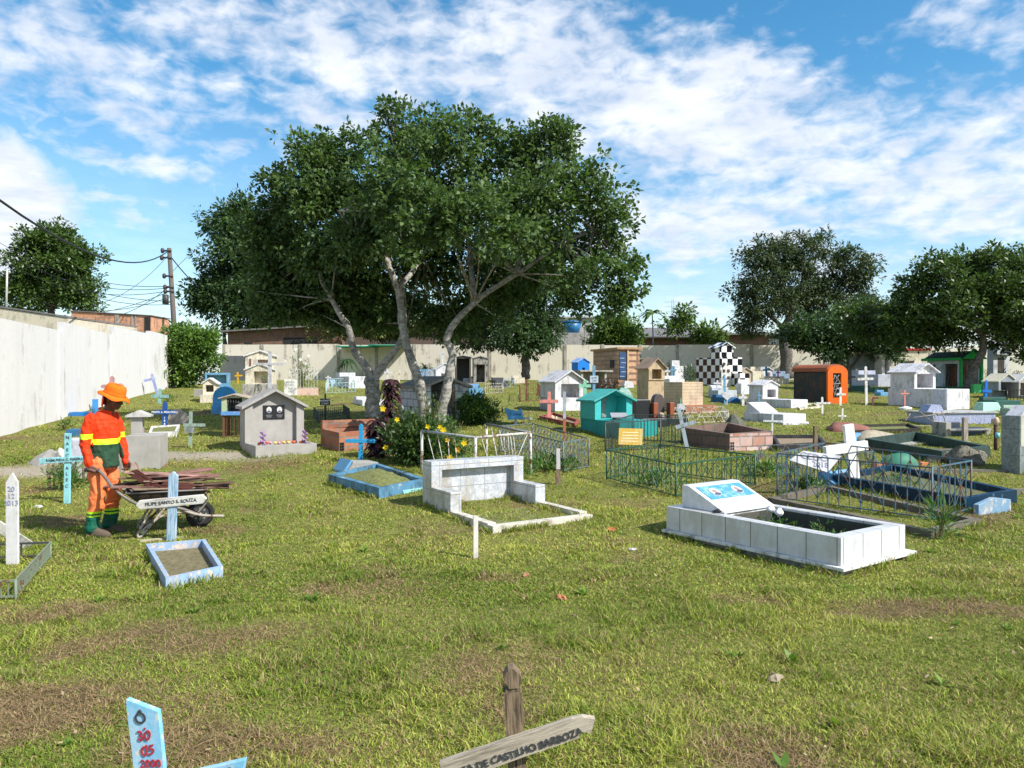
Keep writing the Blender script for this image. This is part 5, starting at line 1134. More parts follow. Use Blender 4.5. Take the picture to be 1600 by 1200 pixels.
mb = MB(); mb.tube([(0, 0, -.05), (0, 0, .12), (0, 0, .22)], [.40, .2, .03], 7, True, False); o = mb.build('rubble_heap', paint((.30, .29, .27), .5, .9)); o.location = G(78, 722); tag(o, 'small grey rubble heap left of the cloth bundle', 'rubble')
cross('faded pink cross leaning against the white wall above the worker', 173, 642, 587, 156, 192, 603, 7, paint((.62, .36, .36), .4), 12, 2, tharm=6, skew=-6, pointed=True)
cross('blue and white cross leaning left before the end of the white wall', 246, 617, 583, 231, 250, 591, 4, paint((.28, .32, .55), .3, .6, (.6, .6, .62), 2), 12, -14, tharm=4, pointed=True)
cross('small pale teal cross on the slope below the leaning blue cross', 249, 631, 607, 236, 263, 619, 4, paint((.30, .50, .50), .4), 5, 2, tharm=5)
cross('dark blue cross with white lettering standing in a small white planter', 257, 672, 627, 239, 276, 644, 7, paint((.03, .09, .28), .2), 8, 1, txt='PEDRO A. MONTEIRO', tm=WHITEINK, vtxt=('1949', .42, .1), pointed=True, tharm=7, ts=.6)
frame('small white planter grave at the foot of the dark blue lettered cross', [(232, 684), (276, 683), (281, 671), (236, 674)], .12, .05, WHT2, GREENSOIL, .7)
t = T('arched_slab', 'flat pink grey arched slab behind the dark blue lettered cross', 'headstone', 262, 664, 12); k = t.k; mb = MB(); mb.prism([(0, -.05), (34 * k, -.05), (34 * k, 8 * k), (26 * k, 18 * k), (14 * k, 25 * k), (4 * k, 22 * k), (0, 12 * k)], 0, .12); t.part('slab', mb, paint((.42, .37, .33), .4), bevel=.01)
cross('weathered grey green cross with a small dark plaque on the sand patch', 297, 700, 643, 286, 320, 664, 5, paint((.30, .38, .32), .4), 10, 1, tharm=5)
mb = MB(); mb.box(-.09, .09, 0, .02, 0, .12); o = mb.build('plaque', paint((.22, .24, .24), .3, .4, (.6, .6, .6), 4)); o.location = G(297, 700) + Vector((0, -.05, .30)); tag(o, 'small dark plaque hung on the grey green cross', 'plaque')
t = T('blue_grave', 'low broken blue kerb with a short blue post by the white wall', 'grave', 130, 650, 20); mb = MB(); mb.box(-.35, .5, 0, .5, -.05, .10); t.part('kerb', mb, paint((.05, .2, .5), .3)); mb = MB(); mb.box(.22, .36, -.02, .04, -.05, .46); t.part('post', mb, paint((.1, .3, .6), .3))
t = T('blue_grave', 'dark blue low kerb partly hidden left of the worker shoulder', 'grave', 112, 682, 20); mb = MB(); mb.box(-.2, .7, 0, .5, -.1, .14, (.1, 0, 0, 0)); t.part('kerb', mb, paint((.05, .15, .28), .4))
plantlet('shrub', 'dry yellow green tuft bush on the slope by the white wall', 100, 672, 16, 28, 160, .09, LM_LIGHT, seed=22)
plantlet('shrub', 'yellowish weed clump near the leaning blue cross', 262, 628, 12, 24, 120, .10, LM_LIGHT, seed=23)
# ================================================================== MIDDLE AND FAR GRAVES
BWH = paint((.72, .71, .73), .5, .7, (.26, .25, .23)); ROOFW = paint((.66, .65, .67), .6, .8, (.26, .25, .23)); TAN = paint((.52, .40, .27), .35, .8); NICHE = paint((.55, .52, .48), .4)
# --- grey block mausoleum between the trunks
BLOCK = bricks((.56, .56, .57), (.60, .60, .60), (.20, .20, .20), .40, .20, .5, .012, .9, .45); DKP = paint((.05, .045, .04), .4, .9)
t = T('block_tomb', 'grey concrete block tomb with open dark front behind the two pale trunks', 'tomb', 662, 662, 32); w, d = t.W(72), 1.45
hw = house(t, 0, 0, -.12, w, d, 1.02, .22, BLOCK, paint((.34, .31, .27), .6, .9), (.16, .70, .02, 1), 1.3, .08, .07, None, .10, gable=True)
mb = MB(); mb.box(w * .63, w * .70, -.01, .03, -.1, .9); t.part('door_post', mb, OLD, hw)
t.keep(0, w, 0, d)
mb = MB(); mb.box(-.16, .16, 0, .02, 0, .33); o = mb.build('grave_sign', BLK); o.location = G(692, 668) + Vector((.0, -.1, .07)); o.rotation_euler = (R(-6), R(4), 0); tag(o, 'black board with white hand lettering below the block tomb opening', 'sign')
text(o, 'ESPAÇO', .075, 0, -.003, .24, WHITEINK); text(o, 'TOPA', .08, 0, -.003, .10, WHITEINK)
mb = MB(); mb.box(-.01, .03, 0, .03, -.12, 0); mb.build('stake', OLD, o)
# cordyline column and flowering bush
CORD = leafmat((.025, .012, .016), (.085, .035, .04), .2, .4, .4)
def spiky(label, u, v, hpx, wpx, n, mat, seed, a=.12):
    P = G(u, v); k = P.y / F; root = bpy.data.objects.new('plant', None); COL.objects.link(root); root.location = P; tag(root, label, 'plant')
    rr = random.Random(seed); V = []; Q = []; h = hpx * k; w = wpx * k
    for i in range(n):
        z = h * (i + .5) / n * .95; an = rr.uniform(0, 6.28); L_ = w * .5 * rr.uniform(.7, 1.15); d = Vector((math.cos(an), math.sin(an), 0)); s = Vector((-d.y, d.x, 0)); p = Vector((rr.uniform(-.02, .02), 0, z)); b_ = len(V)
        for q in range(5): f = q / 4; c = p + d * L_ * f + Vector((0, 0, L_ * (.55 * f - .95 * f * f))); ww = L_ * a * math.sin(math.pi * (.12 + .86 * f)); V += [tuple(c - s * ww), tuple(c + s * ww)]
        for q in range(4): Q.append((b_ + 2 * q, b_ + 2 * q + 1, b_ + 2 * q + 3, b_ + 2 * q + 2))
    link('leaves', np_mesh('leaves', np.array(V), np.array(Q), {'tint': ('FACE', np.repeat(rng.random(n), 4))}, True), mat, root)
    MB().tube([(0, 0, -.05), (0, 0, h * .92)], [.02, .008], 6).build('stem', paint((.12, .08, .06)), root); return root
spiky('dark purple leaved plant, tall column beside the forked tree', 611, 700, 112, 38, 420, CORD, 1, .17)
spiky('dark purple leaved plant, lower column behind the bright blue cross', 590, 716, 62, 44, 320, CORD, 2, .17)
YF = (.80, .55, .01); BL_ = leafmat((.022, .055, .014), (.09, .15, .035), .3, .4, .45)
plantlet('flowering_bush', 'dark glossy bush with yellow trumpet flowers behind the marble tomb', 645, 724, 82, 96, 4600, .10, BL_, seed=31, stems=22, hang=0, aspect=.4,
         flowers=[(-40, 87, .06, YF), (-38, 27, .06, YF), (-20, 70, .05, YF), (28, 60, .05, YF)])
plantlet('flowering_bush', 'bright green wispy bush with yellow flowers inside the white rail frame', 703, 728, 75, 62, 1100, .085, FL, seed=32, stems=18, hang=0, aspect=.3,
         flowers=[(2, 15, .068, YF), (24, 38, .058, YF), (14, 28, .055, (.75, .35, .03)), (-8, 58, .06, YF), (-2, 42, .05, (.75, .45, .03)), (-14, 62, .045, YF)])
plantlet('shrub', 'light green feathery shrub growing up in front of the block tomb', 672, 700, 90, 44, 900, .075, LM_LIGHT, seed=33, stems=16, hang=-.3, aspect=.25)
plantlet('weed', 'green weeds filling the curled bar railing', 860, 735, 22, 90, 500, .10, FL, seed=34, stems=12)
plantlet('weed', 'weeds inside the white rail frame by the right post', 800, 748, 18, 60, 260, .09, FL, seed=35, stems=8)
plantlet('weed', 'green weeds growing inside the green crossed railing', 1020, 758, 22, 110, 420, .08, FL, seed=36, stems=12)
plantlet('weed', 'tall grass tuft at the near corner of the long blue railing', 1472, 842, 60, 40, 200, .16, FL, seed=37, stems=4, aspect=.10)
plantlet('weed', 'weeds between the green railing and the blue railing', 1195, 745, 26, 80, 420, .08, FL, seed=38, stems=10)
plantlet('weed', 'dry and green weeds left inside the long blue railing', 1255, 770, 34, 50, 260, .08, FL, seed=39, stems=8)
plantlet('weed', 'weeds growing in the dark blue trough grave', 1400, 762, 22, 90, 260, .07, FL, seed=40, stems=8)

def ctomb(label, u, v, a, wpx, lpx, hpx, wm, hs=None, group=None, rm=None, op=(.16, .84, .05, .85), lip=0, name='house_tomb', low=None):
    """box tomb with a small house (x0px from left, wpx, depth m, wallpx, roofpx) at its head"""
    t = T(name, label, 'tomb', u, v, a, group); w, l, h = t.W(wpx), t.Ln(lpx), t.H(hpx)
    t.w, t.l, t.h = w, l, h
    mb = MB(); mb.box(0, w, 0, l, -.2, h); t.part('base', mb, low or wm, bevel=.01)
    if lip: mb = MB(); mb.box(-lip, w + lip, -lip, l, -.2, .04); t.part('plinth', mb, wm, bevel=.006)
    if hs:
        f0, fw, d, hp, rp = hs; ww = w * fw; x = w * f0; t.hw = house(t, x, l - d - .01, h + .002, ww, d, t.H(hp), t.H(rp), wm, rm or wm, op, d * .75, .05, .035, None, .05)
    t.keep(0, w, 0, l); return t
# teal shrine
t = ctomb('bright teal shrine tomb with gabled niche and pictures, left of the brick enclosure', 968, 686, 28, 62, 66, 27, TEAL, None)
hw = house(t, -.02, t.l - .62, t.h + .002, 1.02, .60, .42, .22, TEALL, paint((.10, .42, .40), .3), (.16, .84, .02, 1), .38, .07, .04, None, .08, gable=True)
for i, x in enumerate((.24, .38)):
    mb = MB(); mb.box(x, x + .12, t.l - .30, t.l - .28, t.h + .03, t.h + .50); mb.build('picture', paint((.30, .30, .28), .6, .5, (.02, .02, .02), 8), hw)
mb = MB(); mb.prismx([(0, 0), (.22, .08), (.22, .10), (0, .02)], 0, .36); o = mb.build('open_book_plaque', paint((.35, .35, .38), .2)); o.location = t.o.matrix_basis @ Vector((.15, t.l - 1.0, t.h + .06)); tag(o, 'grey slanted plaque lying before the teal shrine niche', 'plaque')
mb = MB(); mb.blob((0, 0, .04), (.07, .07, .05), 4, .3, 5); o = mb.build('wreath', plain((.06, .06, .07))); o.location = t.o.matrix_basis @ Vector((.45, t.l - .72, t.h)); tag(o, 'small dark wreath at the teal shrine niche', 'wreath')
cross('mint green cross rising behind the teal shrine roof', 914, 652, 594, 904, 923, 603, 5, MINT, 8)
# pink cross and border
frame('low dark pink kerb at the foot of the pink cross', [(898, 668), (905, 662), (864, 650), (843, 656)], .10, .06, paint((.36, .10, .10), .35), SOIL, .4)
cross('salmon pink cross standing in a low dark pink kerb', 858, 655, 612, 843, 872, 627, 5.5, PINK, 6)
mb = MB(); mb.blob((0, 0, .06), (.06, .06, .07), 4, .3, 5); mb.blob((.1, 0, .05), (.04, .04, .05), 5, .3, 5); o = mb.build('flower_bunch', plain((.62, .45, .30))); o.location = G(863, 657); tag(o, 'small faded orange flower bunch at the pink cross', 'flowers')
t = T('wooden_post', 'tall thin post, pale above and rusty red below, left of the teal shrine', 'post', 882, 690, 0); k = t.k
for nm, a_, b_, c in (('lower_part', -.1, 36 * k, (.42, .16, .10)), ('upper_part', 36.1 * k, 78 * k, (.48, .52, .56))): mb = MB(); mb.box(-.03, .03, -.02, .02, a_, b_, (-.002, 0, 0, 0)); t.part(nm, mb, paint(c, .3))
# broken blue sign
t = T('grave_sign', 'broken bright blue board on a grey post on the open grass', 'sign', 806, 664, 5); k = t.k
mb = MB(); mb.prism([(-12 * k, 8 * k), (12 * k, 10 * k), (9 * k, 26 * k), (2 * k, 22 * k), (-18 * k, 27 * k)], -.03, 0); bo = t.part('board', mb, paint((.16, .40, .72), .25)); mb = MB(); mb.box(-.03, .03, 0, .03, -.1, 14 * k); t.part('post', mb, paint((.45, .47, .46)))
text(bo, 'F. Lima', .10, -1 * k, -.033, 17 * k, plain((.05, .06, .2))); mb = MB(); mb.box(4 * k, 26 * k, .0, .03, 8 * k, 12 * k); t.part('arm', mb, paint((.5, .52, .48)))
# white house tomb centre right
t = ctomb('white house tomb with a square niche standing behind the teal shrine', 858, 642, 26, 54, 15, 22, BWH, None)
hw = house(t, 0, t.l - .95, .003, 1.0, .9, .86, .30, BWH, ROOFW, (.20, .82, .45, .92), .5, .07, .04, None, .10); 
cross('tiny thin cross on the roof of the central white house tomb', 871, 600, 573, 869, 875, 577, 1.6, BWH, 0, pos=G(871, 636) + Vector((0, .3, 1.08))) if False else None
# blue pole with signs
t = T('sign_pole', 'pale blue pole carrying a small white name board behind the mint cross', 'sign', 928, 628, 5); k = t.k
mb = MB(); mb.box(-2.2 * k, 2.2 * k, -.02, .02, -.1, 57 * k); t.part('pole', mb, paint((.20, .38, .55), .3)); mb = MB(); mb.box(-6.5 * k, 6.5 * k, -.05, -.022, 30 * k, 41 * k); bo = t.part('board', mb, paint((.55, .62, .68), .2)); text(bo, 'JOSE', 4 * k, 0, -.053, 37.5 * k, plain((.2, .25, .35))); text(bo, '1950', 3.6 * k, 0, -.053, 33 * k, plain((.2, .25, .35)))
t = T('grey_shelter_tomb', 'grey concrete shelter tomb with a flat slab roof behind the pole', 'tomb', 908, 610, 25); mb = MB(); mb.box(0, .1, 0, .8, -.1, .78); mb.box(1.15, 1.25, 0, .8, -.1, .78); mb.box(.1, 1.15, .7, .8, -.1, .78); w0 = t.part('wall', mb, GREYP); mb = MB(); mb.box(-.1, 1.5, -.1, .9, .782, .85); t.part('roof', mb, CONC, w0)
# bright blue house
ctomb('small vivid blue house shaped tomb on a brown base near the back wall', 902, 603, 25, 18, 9, 16, BLUE, (0, 1, .6, 21, 6), rm=paint((.35, .5, .8)), op=(.38, .62, .1, .6), low=HBD)
# tiled mausoleum
WOODT = bricks((.52, .30, .17), (.30, .17, .10), (.16, .10, .07), .75, .22, .5, .02, .5, .25); TERR = bricks((.56, .32, .18), (.60, .38, .22), (.20, .10, .06), 1.4, .30, 0, .06, .6, .3)
t = T('mausoleum', 'wide brown tiled mausoleum with a tall blue glass strip at the back wall', 'mausoleum', 966, 603, 18); w1 = t.W(32); h = t.H(57); ls = t.Ln(42)
mb = MB(); mb.box(0, w1, 0, ls, -.2, h); w0 = t.part('wall', mb, WOODT); mb = MB(); mb.box(w1 * .42, w1 + .02, -.06, -.003, -.1, h * .97); t.part('stone_facing', mb, TERR, w0)
mb = MB(); mb.box(w1 * .05, w1 * .38, -.05, .02, .35, h * .92); gl = t.part('window', mb, plain((.02, .06, .16), .2, .6), w0)
for i in range(5): mb = MB(); z = .45 + i * (h * .85 - .4) / 5; mb.box(w1 * .05 + .08 * (i % 2), w1 * .28 + .08 * (i % 2), -.056, -.051, z, z + .03); mb.build('glazing_bar', plain((.35, .40, .45)), gl)
mb = MB(); mb.box(-.12, w1 + .15, -.15, ls + .1, h + .003, h + .10); t.part('roof', mb, paint((.42, .26, .15), .3), w0); mb = MB(); mb.box(w1 * .40, w1 * .47, -.10, -.061, -.1, h); t.part('pilaster', mb, paint((.6, .42, .26)), w0)
mb = MB(); mb.box(-.03, -.003, ls * .15, ls * .30, h * .5, h * .72); t.part('vent', mb, DKP, w0)
plantlet('shrub', 'dark reddish bush in front of the brown mausoleum', 948, 622, 28, 46, 900, .12, leafmat((.05, .03, .03), (.16, .10, .08), .25), seed=41, cat='shrub', stems=10, hang=0, aspect=.45)
# mint headstone with lettering
t = T('headstone', 'mint green gabled headstone with faded lettering on a dark green base', 'headstone', 963, 634, 12); k = t.k
mb = MB(); mb.prism([(0, 8 * k), (27 * k, 8 * k), (27 * k, 18 * k), (18 * k, 28 * k), (8 * k, 28 * k), (0, 18 * k)], 0, .12); st = t.part('stone', mb, paint((.30, .55, .46), .4), bevel=.01); mb = MB(); mb.box(-.05, 44 * k, -.1, .8, -.1, 7.8 * k); t.part('base', mb, DKGRN)
for i, s in enumerate(('AQUI JAZ', 'MARIA DOS', '1998')): text(st, s, 4 * k, 13.5 * k, -.003, (23 - 4.5 * i) * k, WHITEINK)
t = T('headstone', 'small white pyramid topped marker behind the mint green headstone', 'headstone', 975, 606, 12); mb = MB(); mb.prism([(0, 0), (.5, 0), (.4, .28), (.05, .32)], 0, .3); t.part('stone', mb, BWH)
# tan house tomb and sandy brick box
t = ctomb('tan house tomb with brown gabled roof and barred brick coloured niche', 1013, 628, 22, 25, 18, 34, TAN, None); house(t, .0, t.l - .75, t.h + .002, t.w, .72, t.H(20), t.H(13), TAN, paint((.42, .30, .22), .4), (.2, .8, .1, .85), .35, .08, .04)
SANDB = bricks((.56, .42, .28), (.60, .46, .31), (.42, .32, .22), .30, .09, .5, .008, .8, .25)
t = T('brick_tomb', 'long box tomb of fine sandy coloured bricks behind the black tomb', 'tomb', 1066, 645, 24); w, l = t.W(33), t.Ln(30); mb = MB(); mb.box(0, w, 0, l, -.1, t.H(48)); t.part('body', mb, SANDB, bevel=.01); t.keep(0, w, 0, l)
mb = MB(); mb.box(-.1, w + .25, -.3, -.003, -.1, .22); t.part('step', mb, HB)
# black tomb
t = T('black_tomb', 'black polished tomb with arched stone and red brown pillars, left of the sandy brick tomb', 'tomb', 1030, 668, 20); k = t.k
mb = MB(); mb.box(-.45, t.W(46), 0, 1.0, -.1, 14 * k); t.part('base', mb, BLK, bevel=.01); mb = MB(); mb.box(-.42, .0, .4, .95, 14.1 * k, 43 * k); t.part('side_block', mb, BLK, bevel=.01)
mb = MB(); pl = [(10 * k, 14.1 * k), (29 * k, 14.1 * k)] + [(19.5 * k + 9.5 * k * math.cos(a_), 40 * k + 12 * k * math.sin(a_)) for a_ in [math.pi * i / 8 for i in range(9)]]; mb.prism(pl, .5, .66); t.part('arched_stone', mb, paint((.10, .08, .075), .4, .35), bevel=.01)
for x in (2, 32): mb = MB(); mb.box(x * k, (x + 8) * k, .3, .48, 14.1 * k, 38 * k); t.part('pillar', mb, paint((.30, .10, .06), .3, .4), bevel=.008)
mb = MB(); mb.blob((12 * k, .2, 18 * k), (.07, .07, .08), 1, .2, 5); t.part('vase', mb, plain((.4, .3, .25)))
t.keep(-.45, t.W(46), 0, 1)
t = T('grave_sign', 'small white card on a stick at the corner of the black tomb', 'sign', 1064, 660, 0); k = t.k; mb = MB(); mb.box(-6 * k, 6 * k, -.02, 0, 20 * k, 29 * k); t.part('card', mb, BWH); mb = MB(); mb.box(-.01, .01, 0, .02, -.1, 38 * k); t.part('stick', mb, MINT)
frame('open grey concrete box grave between teal shrine and black tomb', [(1000, 668), (1042, 664), (1018, 650), (972, 653)], .18, .05, CONC, GREENSOIL, .6)
# checkered tomb
m_, nt, p_ = nodemat('checker'); b_ = NB(nt); ck = nt.nodes.new('ShaderNodeTexChecker'); ck.inputs['Scale'].default_value = 3.3; nt.links.new(b_.tc('UV', (1, 1, 1), (9.0011, 9.0012, .5)), ck.inputs[0]); ck.inputs[1].default_value = (.008, .008, .010, 1); ck.inputs[2].default_value = (.72, .72, .72, 1); nt.links.new(ck.outputs[0], p_.inputs[0]); p_.inputs['Roughness'].default_value = .25
CHK = m_
t = T('checkered_tomb', 'big tomb covered in black and white checkered tiles with a little tower', 'tomb', 1126, 604, 24); w, l = t.W(34), t.Ln(40); h = t.H(46)
mb = MB(); mb.box(0, w, 0, l, -.2, h); w0 = t.part('body', mb, CHK); hw = house(t, .0, .05, h + .002, w * .62, l * .38, t.H(15), t.H(7), CHK, CHK, None, None, .08, .05)
mb = MB(); mb.prism([(0, 0), (w * .45, 0), (w * .45, h * .55), (w * .22, h * .8), (0, h * .55)], -.06, -.003); t.part('door_panel', mb, paint((.7, .68, .64)), w0)
for i in range(6): mb = MB(); x = (.06, .27)[i % 2]; z = .35 + (i // 2) * .32; mb.box(w * x, w * x + .12, -.09, -.061, z, z + .13); t.part('vent_hole', mb, DKP, w0)
mb = MB(); mb.box(w * .5, w, -.5, -.003, -.1, h * .45); t.part('front_box', mb, CHK, w0)
# small tombs in the centre back
def mini(label, u, v, wpx, hpx, rpx, mat, rm=None, a=20, d=.7, op=(.25, .75, .15, .8), name='house_tomb', lpx=6, basepx=4, low=None):
    t = T(name, label, 'tomb', u, v, a); w = t.W(wpx); b = t.H(basepx)
    mb = MB(); mb.box(-.05, w + .05, -.3, d + .02, -.2, b); t.part('base', mb, low or mat); house(t, 0, 0, b + .002, w, d, t.H(hpx), t.H(rpx), mat, rm or mat, op, d * .7, .06, .04); return t
mini('small cream house tomb with dark window at the back wall, left of the drooping tree', 784, 590, 18, 12, 5, CREAM, a=20)
mini('cream arched niche tomb right of the drooping tree trunk', 829, 590, 15, 14, 6, CREAM, a=18, op=(.2, .8, .2, .95))
mini('brown and cream house tomb with dark niche beside the checkered tomb', 1156, 603, 18, 18, 6, paint((.46, .38, .30), .4), paint((.5, .44, .36)), 24, 1.0)
mini('little white house tomb far right of the brown one, by blue crosses', 1192, 597, 15, 14, 5, BWH, a=20)
mini('small yellowish house tomb before the blue grey wall', 1312, 590, 12, 10, 5, CREAM, a=20)
mini('tiny dark roofed tomb just behind the orange tomb', 1278, 590, 12, 12, 5, DKP, ROOFW, a=20)
def boxes(rows):
    for (label, u, v, wpx, lpx, hpx, mat, a) in rows:
        t = T('slab_tomb', label, 'tomb', u, v, a); mb = MB(); w, l = t.W(wpx), max(.3, t.Ln(lpx)); mb.box(0, w, 0, l, -.15, t.H(hpx)); t.part('body', mb, mat, bevel=.015)
        mb = MB(); mb.box(.04, w - .04, l * .72, l - .02, t.H(hpx) + .002, t.H(hpx) + max(.08, t.H(hpx) * .35)); t.part('headstone', mb, mat, bevel=.01); t.keep(0, w, 0, l)
boxes([('white box tomb left of the forked trunk', 545, 607, 30, 24, 19, BWH, 20), ('pale blue box tomb beside the small white cross', 517, 604, 12, 5, 8, paint((.5, .62, .75)), 15),
       ('low white slab left of the grey block tomb', 566, 634, 40, 16, 9, BWH, 24), ('light blue box tomb right of the block tomb', 733, 623, 22, 6, 17, LBLUE, 15), ('white box tomb above the light blue one', 724, 599, 20, 5, 8, BWH, 12),
       ('black low slab in front of the ruined niches', 774, 606, 20, 8, 12, paint((.08, .085, .09), .3), 15), ('cream slab tomb with front panel behind the rusty fence', 803, 599, 17, 5, 9, CREAM, 12), ('grey stone block at the ruined niches', 744, 597, 16, 5, 9, CONC, 10),
       ('grey white slab left of the tall thin cross group', 1046, 606, 24, 14, 14, BWH, 22), ('cream low slab before the sandy brick tomb top', 1073, 612, 18, 12, 9, CREAM, 22), ('white upright tablet tomb with blue edge', 1054, 598, 14, 7, 26, BWH, 20),
       ('pale slab with open end before the checkered tomb', 1122, 622, 30, 16, 12, paint((.50, .54, .58), .4), 22), ('white block at the end of the pale slab row', 1158, 616, 17, 8, 17, BWH, 20), ('cream wall like tomb right of the brown house tomb', 1176, 600, 18, 6, 20, CREAM, 16),
       ('long cream low tomb behind the orange tomb', 1195, 600, 38, 8, 9, CREAM, 14), ('blue grey sloping tomb behind the cream slab', 1212, 596, 22, 8, 12, paint((.3, .38, .5)), 14), ('dark blue low slab behind the white heart sign', 1136, 630, 22, 26, 9, paint((.05, .15, .3)), 26)])
for i, (u, v, vt, l, r, va, th, m, lab) in enumerate([(372, 599, 581, 367, 380, 587, 2.5, paint((.65, .38, .04), .1), 'small orange yellow cross by the dark wall'), (513, 607, 587, 509, 518, 590, 2, BWH, 'little white cross left of the pale blue box tomb'),
    (605, 606, 576, 600, 612, 582, 3, BWH, 'white cross between the forked tree and the straight trunk'), (623, 607, 574, 614, 632, 583, 3, CREAM, 'cream coloured cross right of the white one near the trunk'), (812, 602, 575, 808, 816, 580, 2, CREAM, 'thin cream cross behind the cream slab tomb'),
    (823, 626, 592, 819, 827, 600, 2.5, RUST, 'rust coloured cross inside the rusty frame'), (864, 588, 560, 860, 868, 567, 1.8, BWH, 'very thin white cross against the back wall, left of the blue house'), (1003, 612, 568, 997, 1009, 573, 2, WHT, 'thin white cross left of the tan house tomb'), (1043, 596, 574, 1037, 1048, 580, 3, BWH, 'white cross on the small tomb right of the tan roof'),
    (1050, 598, 571, 1046, 1057, 578, 3, LBLUE, 'pale blue cross touching the upright tablet'), (1120, 618, 594, 1114, 1126, 599, 3, BWH, 'white cross above the sloping slab before the checkered tomb'), (1133, 632, 585, 1130, 1137, 592, 3, LBLUE, 'pale blue thin cross behind the heart shaped sign'),
    (1161, 634, 614, 1153, 1168, 621, 4, BWH, 'white cross on the head of the white sloping tomb'), (1181, 590, 565, 1177, 1187, 575, 2.2, BWH, 'thin white cross by the blue niche at the wall'), (1198, 598, 573, 1193, 1204, 578, 3, LBLUE, 'pale blue cross before the little white house tomb'),
    (1285, 647, 620, 1274, 1298, 630, 3.2, WHT2, 'short white cross on the open grass below the orange tomb'), (1313, 634, 605, 1307, 1321, 616, 3.5, WHT2, 'white cross leaning slightly in front of the orange tomb front'), (1316, 656, 638, 1309, 1322, 650, 2.4, WHT2, 'small thin white cross behind the reddish mound'),
    (1354, 633, 572, 1340, 1366, 592, 4, WHT2, 'tall white cross between orange tomb and white house tomb'), (1329, 612, 578, 1323, 1336, 589, 3, BLK, 'black cross right behind the orange tomb'), (1206, 690, 646, 1191, 1224, 658, 3, paint((.62, .64, .62), .3), 'thin pale cross behind the brick enclosure end'),
    (1364, 633, 618, 1360, 1373, 622, 3, PINK, 'short red cross stub right of the tall white cross'), (1414, 637, 609, 1407, 1421, 615, 2, PINK, 'thin pink white cross in front of the white house tomb base'), (1478, 640, 607, 1469, 1484, 620, 4, BWH, 'white cross against the pale lattice panel of the white tomb'),
    (1540, 626, 594, 1533, 1549, 611, 4.5, paint((.04, .18, .55), .2), 'bright dark blue cross right of the green chapel'), (1216, 600, 578, 1213, 1220, 582, 2, paint((.55, .15, .2)), 'tiny reddish cross behind the orange tomb'), (1186, 636, 612, 1183, 1190, 618, 2, LBLUE, 'thin pale cross behind the white sloping tomb')]):
    cross(lab, u, v, vt, l, r, va, th, m, 6, (i * 37 % 7 - 3) * .8, pointed=(i % 3 == 0))
cross('tall grey white cross in front of the two storey white shrine', 421, 640, 549, 398, 444, 569, 5.5, paint((.62, .62, .62), .3), 4, .5, tharm=4)
# mixed: slope + long tomb white (centre right)
t = slab('long white rendered tomb with sloping headstone and white cross, centre right', 1224, 664, 28, .80, 1.35, .26, BWH, lip=.05); wedge(t, .08, .72, .85, 1.32, .262, .03, .26, BWH)
t = slab('lower tomb with a white niche house on its head, centre right row', 1236, 638, 26, .70, 1.9, .26, BWH); house(t, .02, 1.2, .262, .66, .6, .42, .14, BWH, BWH, (.3, .85, .1, .7), .4, .04, .04)
frame('cream flat kerb at the foot of the niche house tomb', [(1250, 641), (1283, 637), (1275, 632), (1240, 634)], .05, .1, CREAM)
t = slab('small white sloping slab with a dark panel before the checkered tomb', 1122, 616, 22, .5, .6, .12, BWH); wedge(t, .0, .5, .1, .6, .122, .02, .22, BWH)
t = T('heart_sign', 'white heart shaped sign with faint lettering on a thin stake', 'sign', 1136, 632, 5); k = t.k; pl = []
for i in range(20): a_ = 2 * math.pi * i / 20; pl.append((9 * k * math.sin(a_) ** 3, 14 * k + (8 * math.cos(a_) - 3 * math.cos(2 * a_) - 1.2 * math.cos(3 * a_) - .5 * math.cos(4 * a_)) * k * .8))
mb = MB(); mb.prism(pl[::-1], -.02, 0); bo = t.part('heart', mb, BWH); mb = MB(); mb.box(-.01, .01, 0, .02, -.1, 12 * k); t.part('stake', mb, WHT)
for i in range(3): mb = MB(); mb.box(-5 * k, 5 * k, -.022, -.0205, (11 + 2.6 * i) * k, (11.8 + 2.6 * i) * k); mb.build('faded_line', plain((.45, .45, .5)), bo)
# orange tomb
t = T('orange_tomb', 'tomb with bright orange arched front, dark grey side and white bent grille', 'tomb', 1294, 630, 22); w, l = t.W(27), t.Ln(57); h, r_ = t.H(48), t.H(8)
arc = lambda w, h, r: [(w * (.5 + .5 * math.cos(a)), h + r * math.sin(a)) for a in [math.pi * i / 8 for i in range(9)]]
mb = MB(); mb.prism([(0, -.2), (w, -.2)] + arc(w, h, r_), .02, l); w0 = t.part('body', mb, paint((.045, .05, .045), .5, .9, (.12, .06, .04)))
mb = MB(); A = arc(w + .1, h + .03, r_ + .03); 
mb.prism([(-.06, -.2), (w * .22, -.2), (w * .22, h - .02), (-.06, h + .02)], -.05, .018); mb.prism([(w * .70, -.2), (w + .06, -.2), (w + .06, h + .02), (w * .70, h - .02)], -.05, .018); mb.prism([(w * .22, h - .02), (w * .70, h - .02), (w + .06, h + .02)] + [(x - .05, z) for x, z in A[1:-1]] + [(-.06, h + .02)], -.05, .018); mb.box(w * .22, w * .70, -.05, .018, -.2, .18); t.part('front_frame', mb, ORNG, w0)
mb = MB()
for i in range(8): mb.prism([(p[0] - .03, p[1]) for p in (A[i], A[i + 1])] + [(p[0] - .03, p[1] + .05) for p in (A[i + 1], A[i])], -.08, l + .05) if False else None
mb.prism([(x - .05, z + .0) for x, z in A] + [(x - .05, z + .05) for x, z in A[::-1]], .0185, l + .05); t.part('roof', mb, paint((.34, .11, .06), .5), w0)
mb = MB(); mb.box(w * .22, w * .70, .0185, .022, .18, h - .02); t.part('dark_interior', mb, BLK, w0)
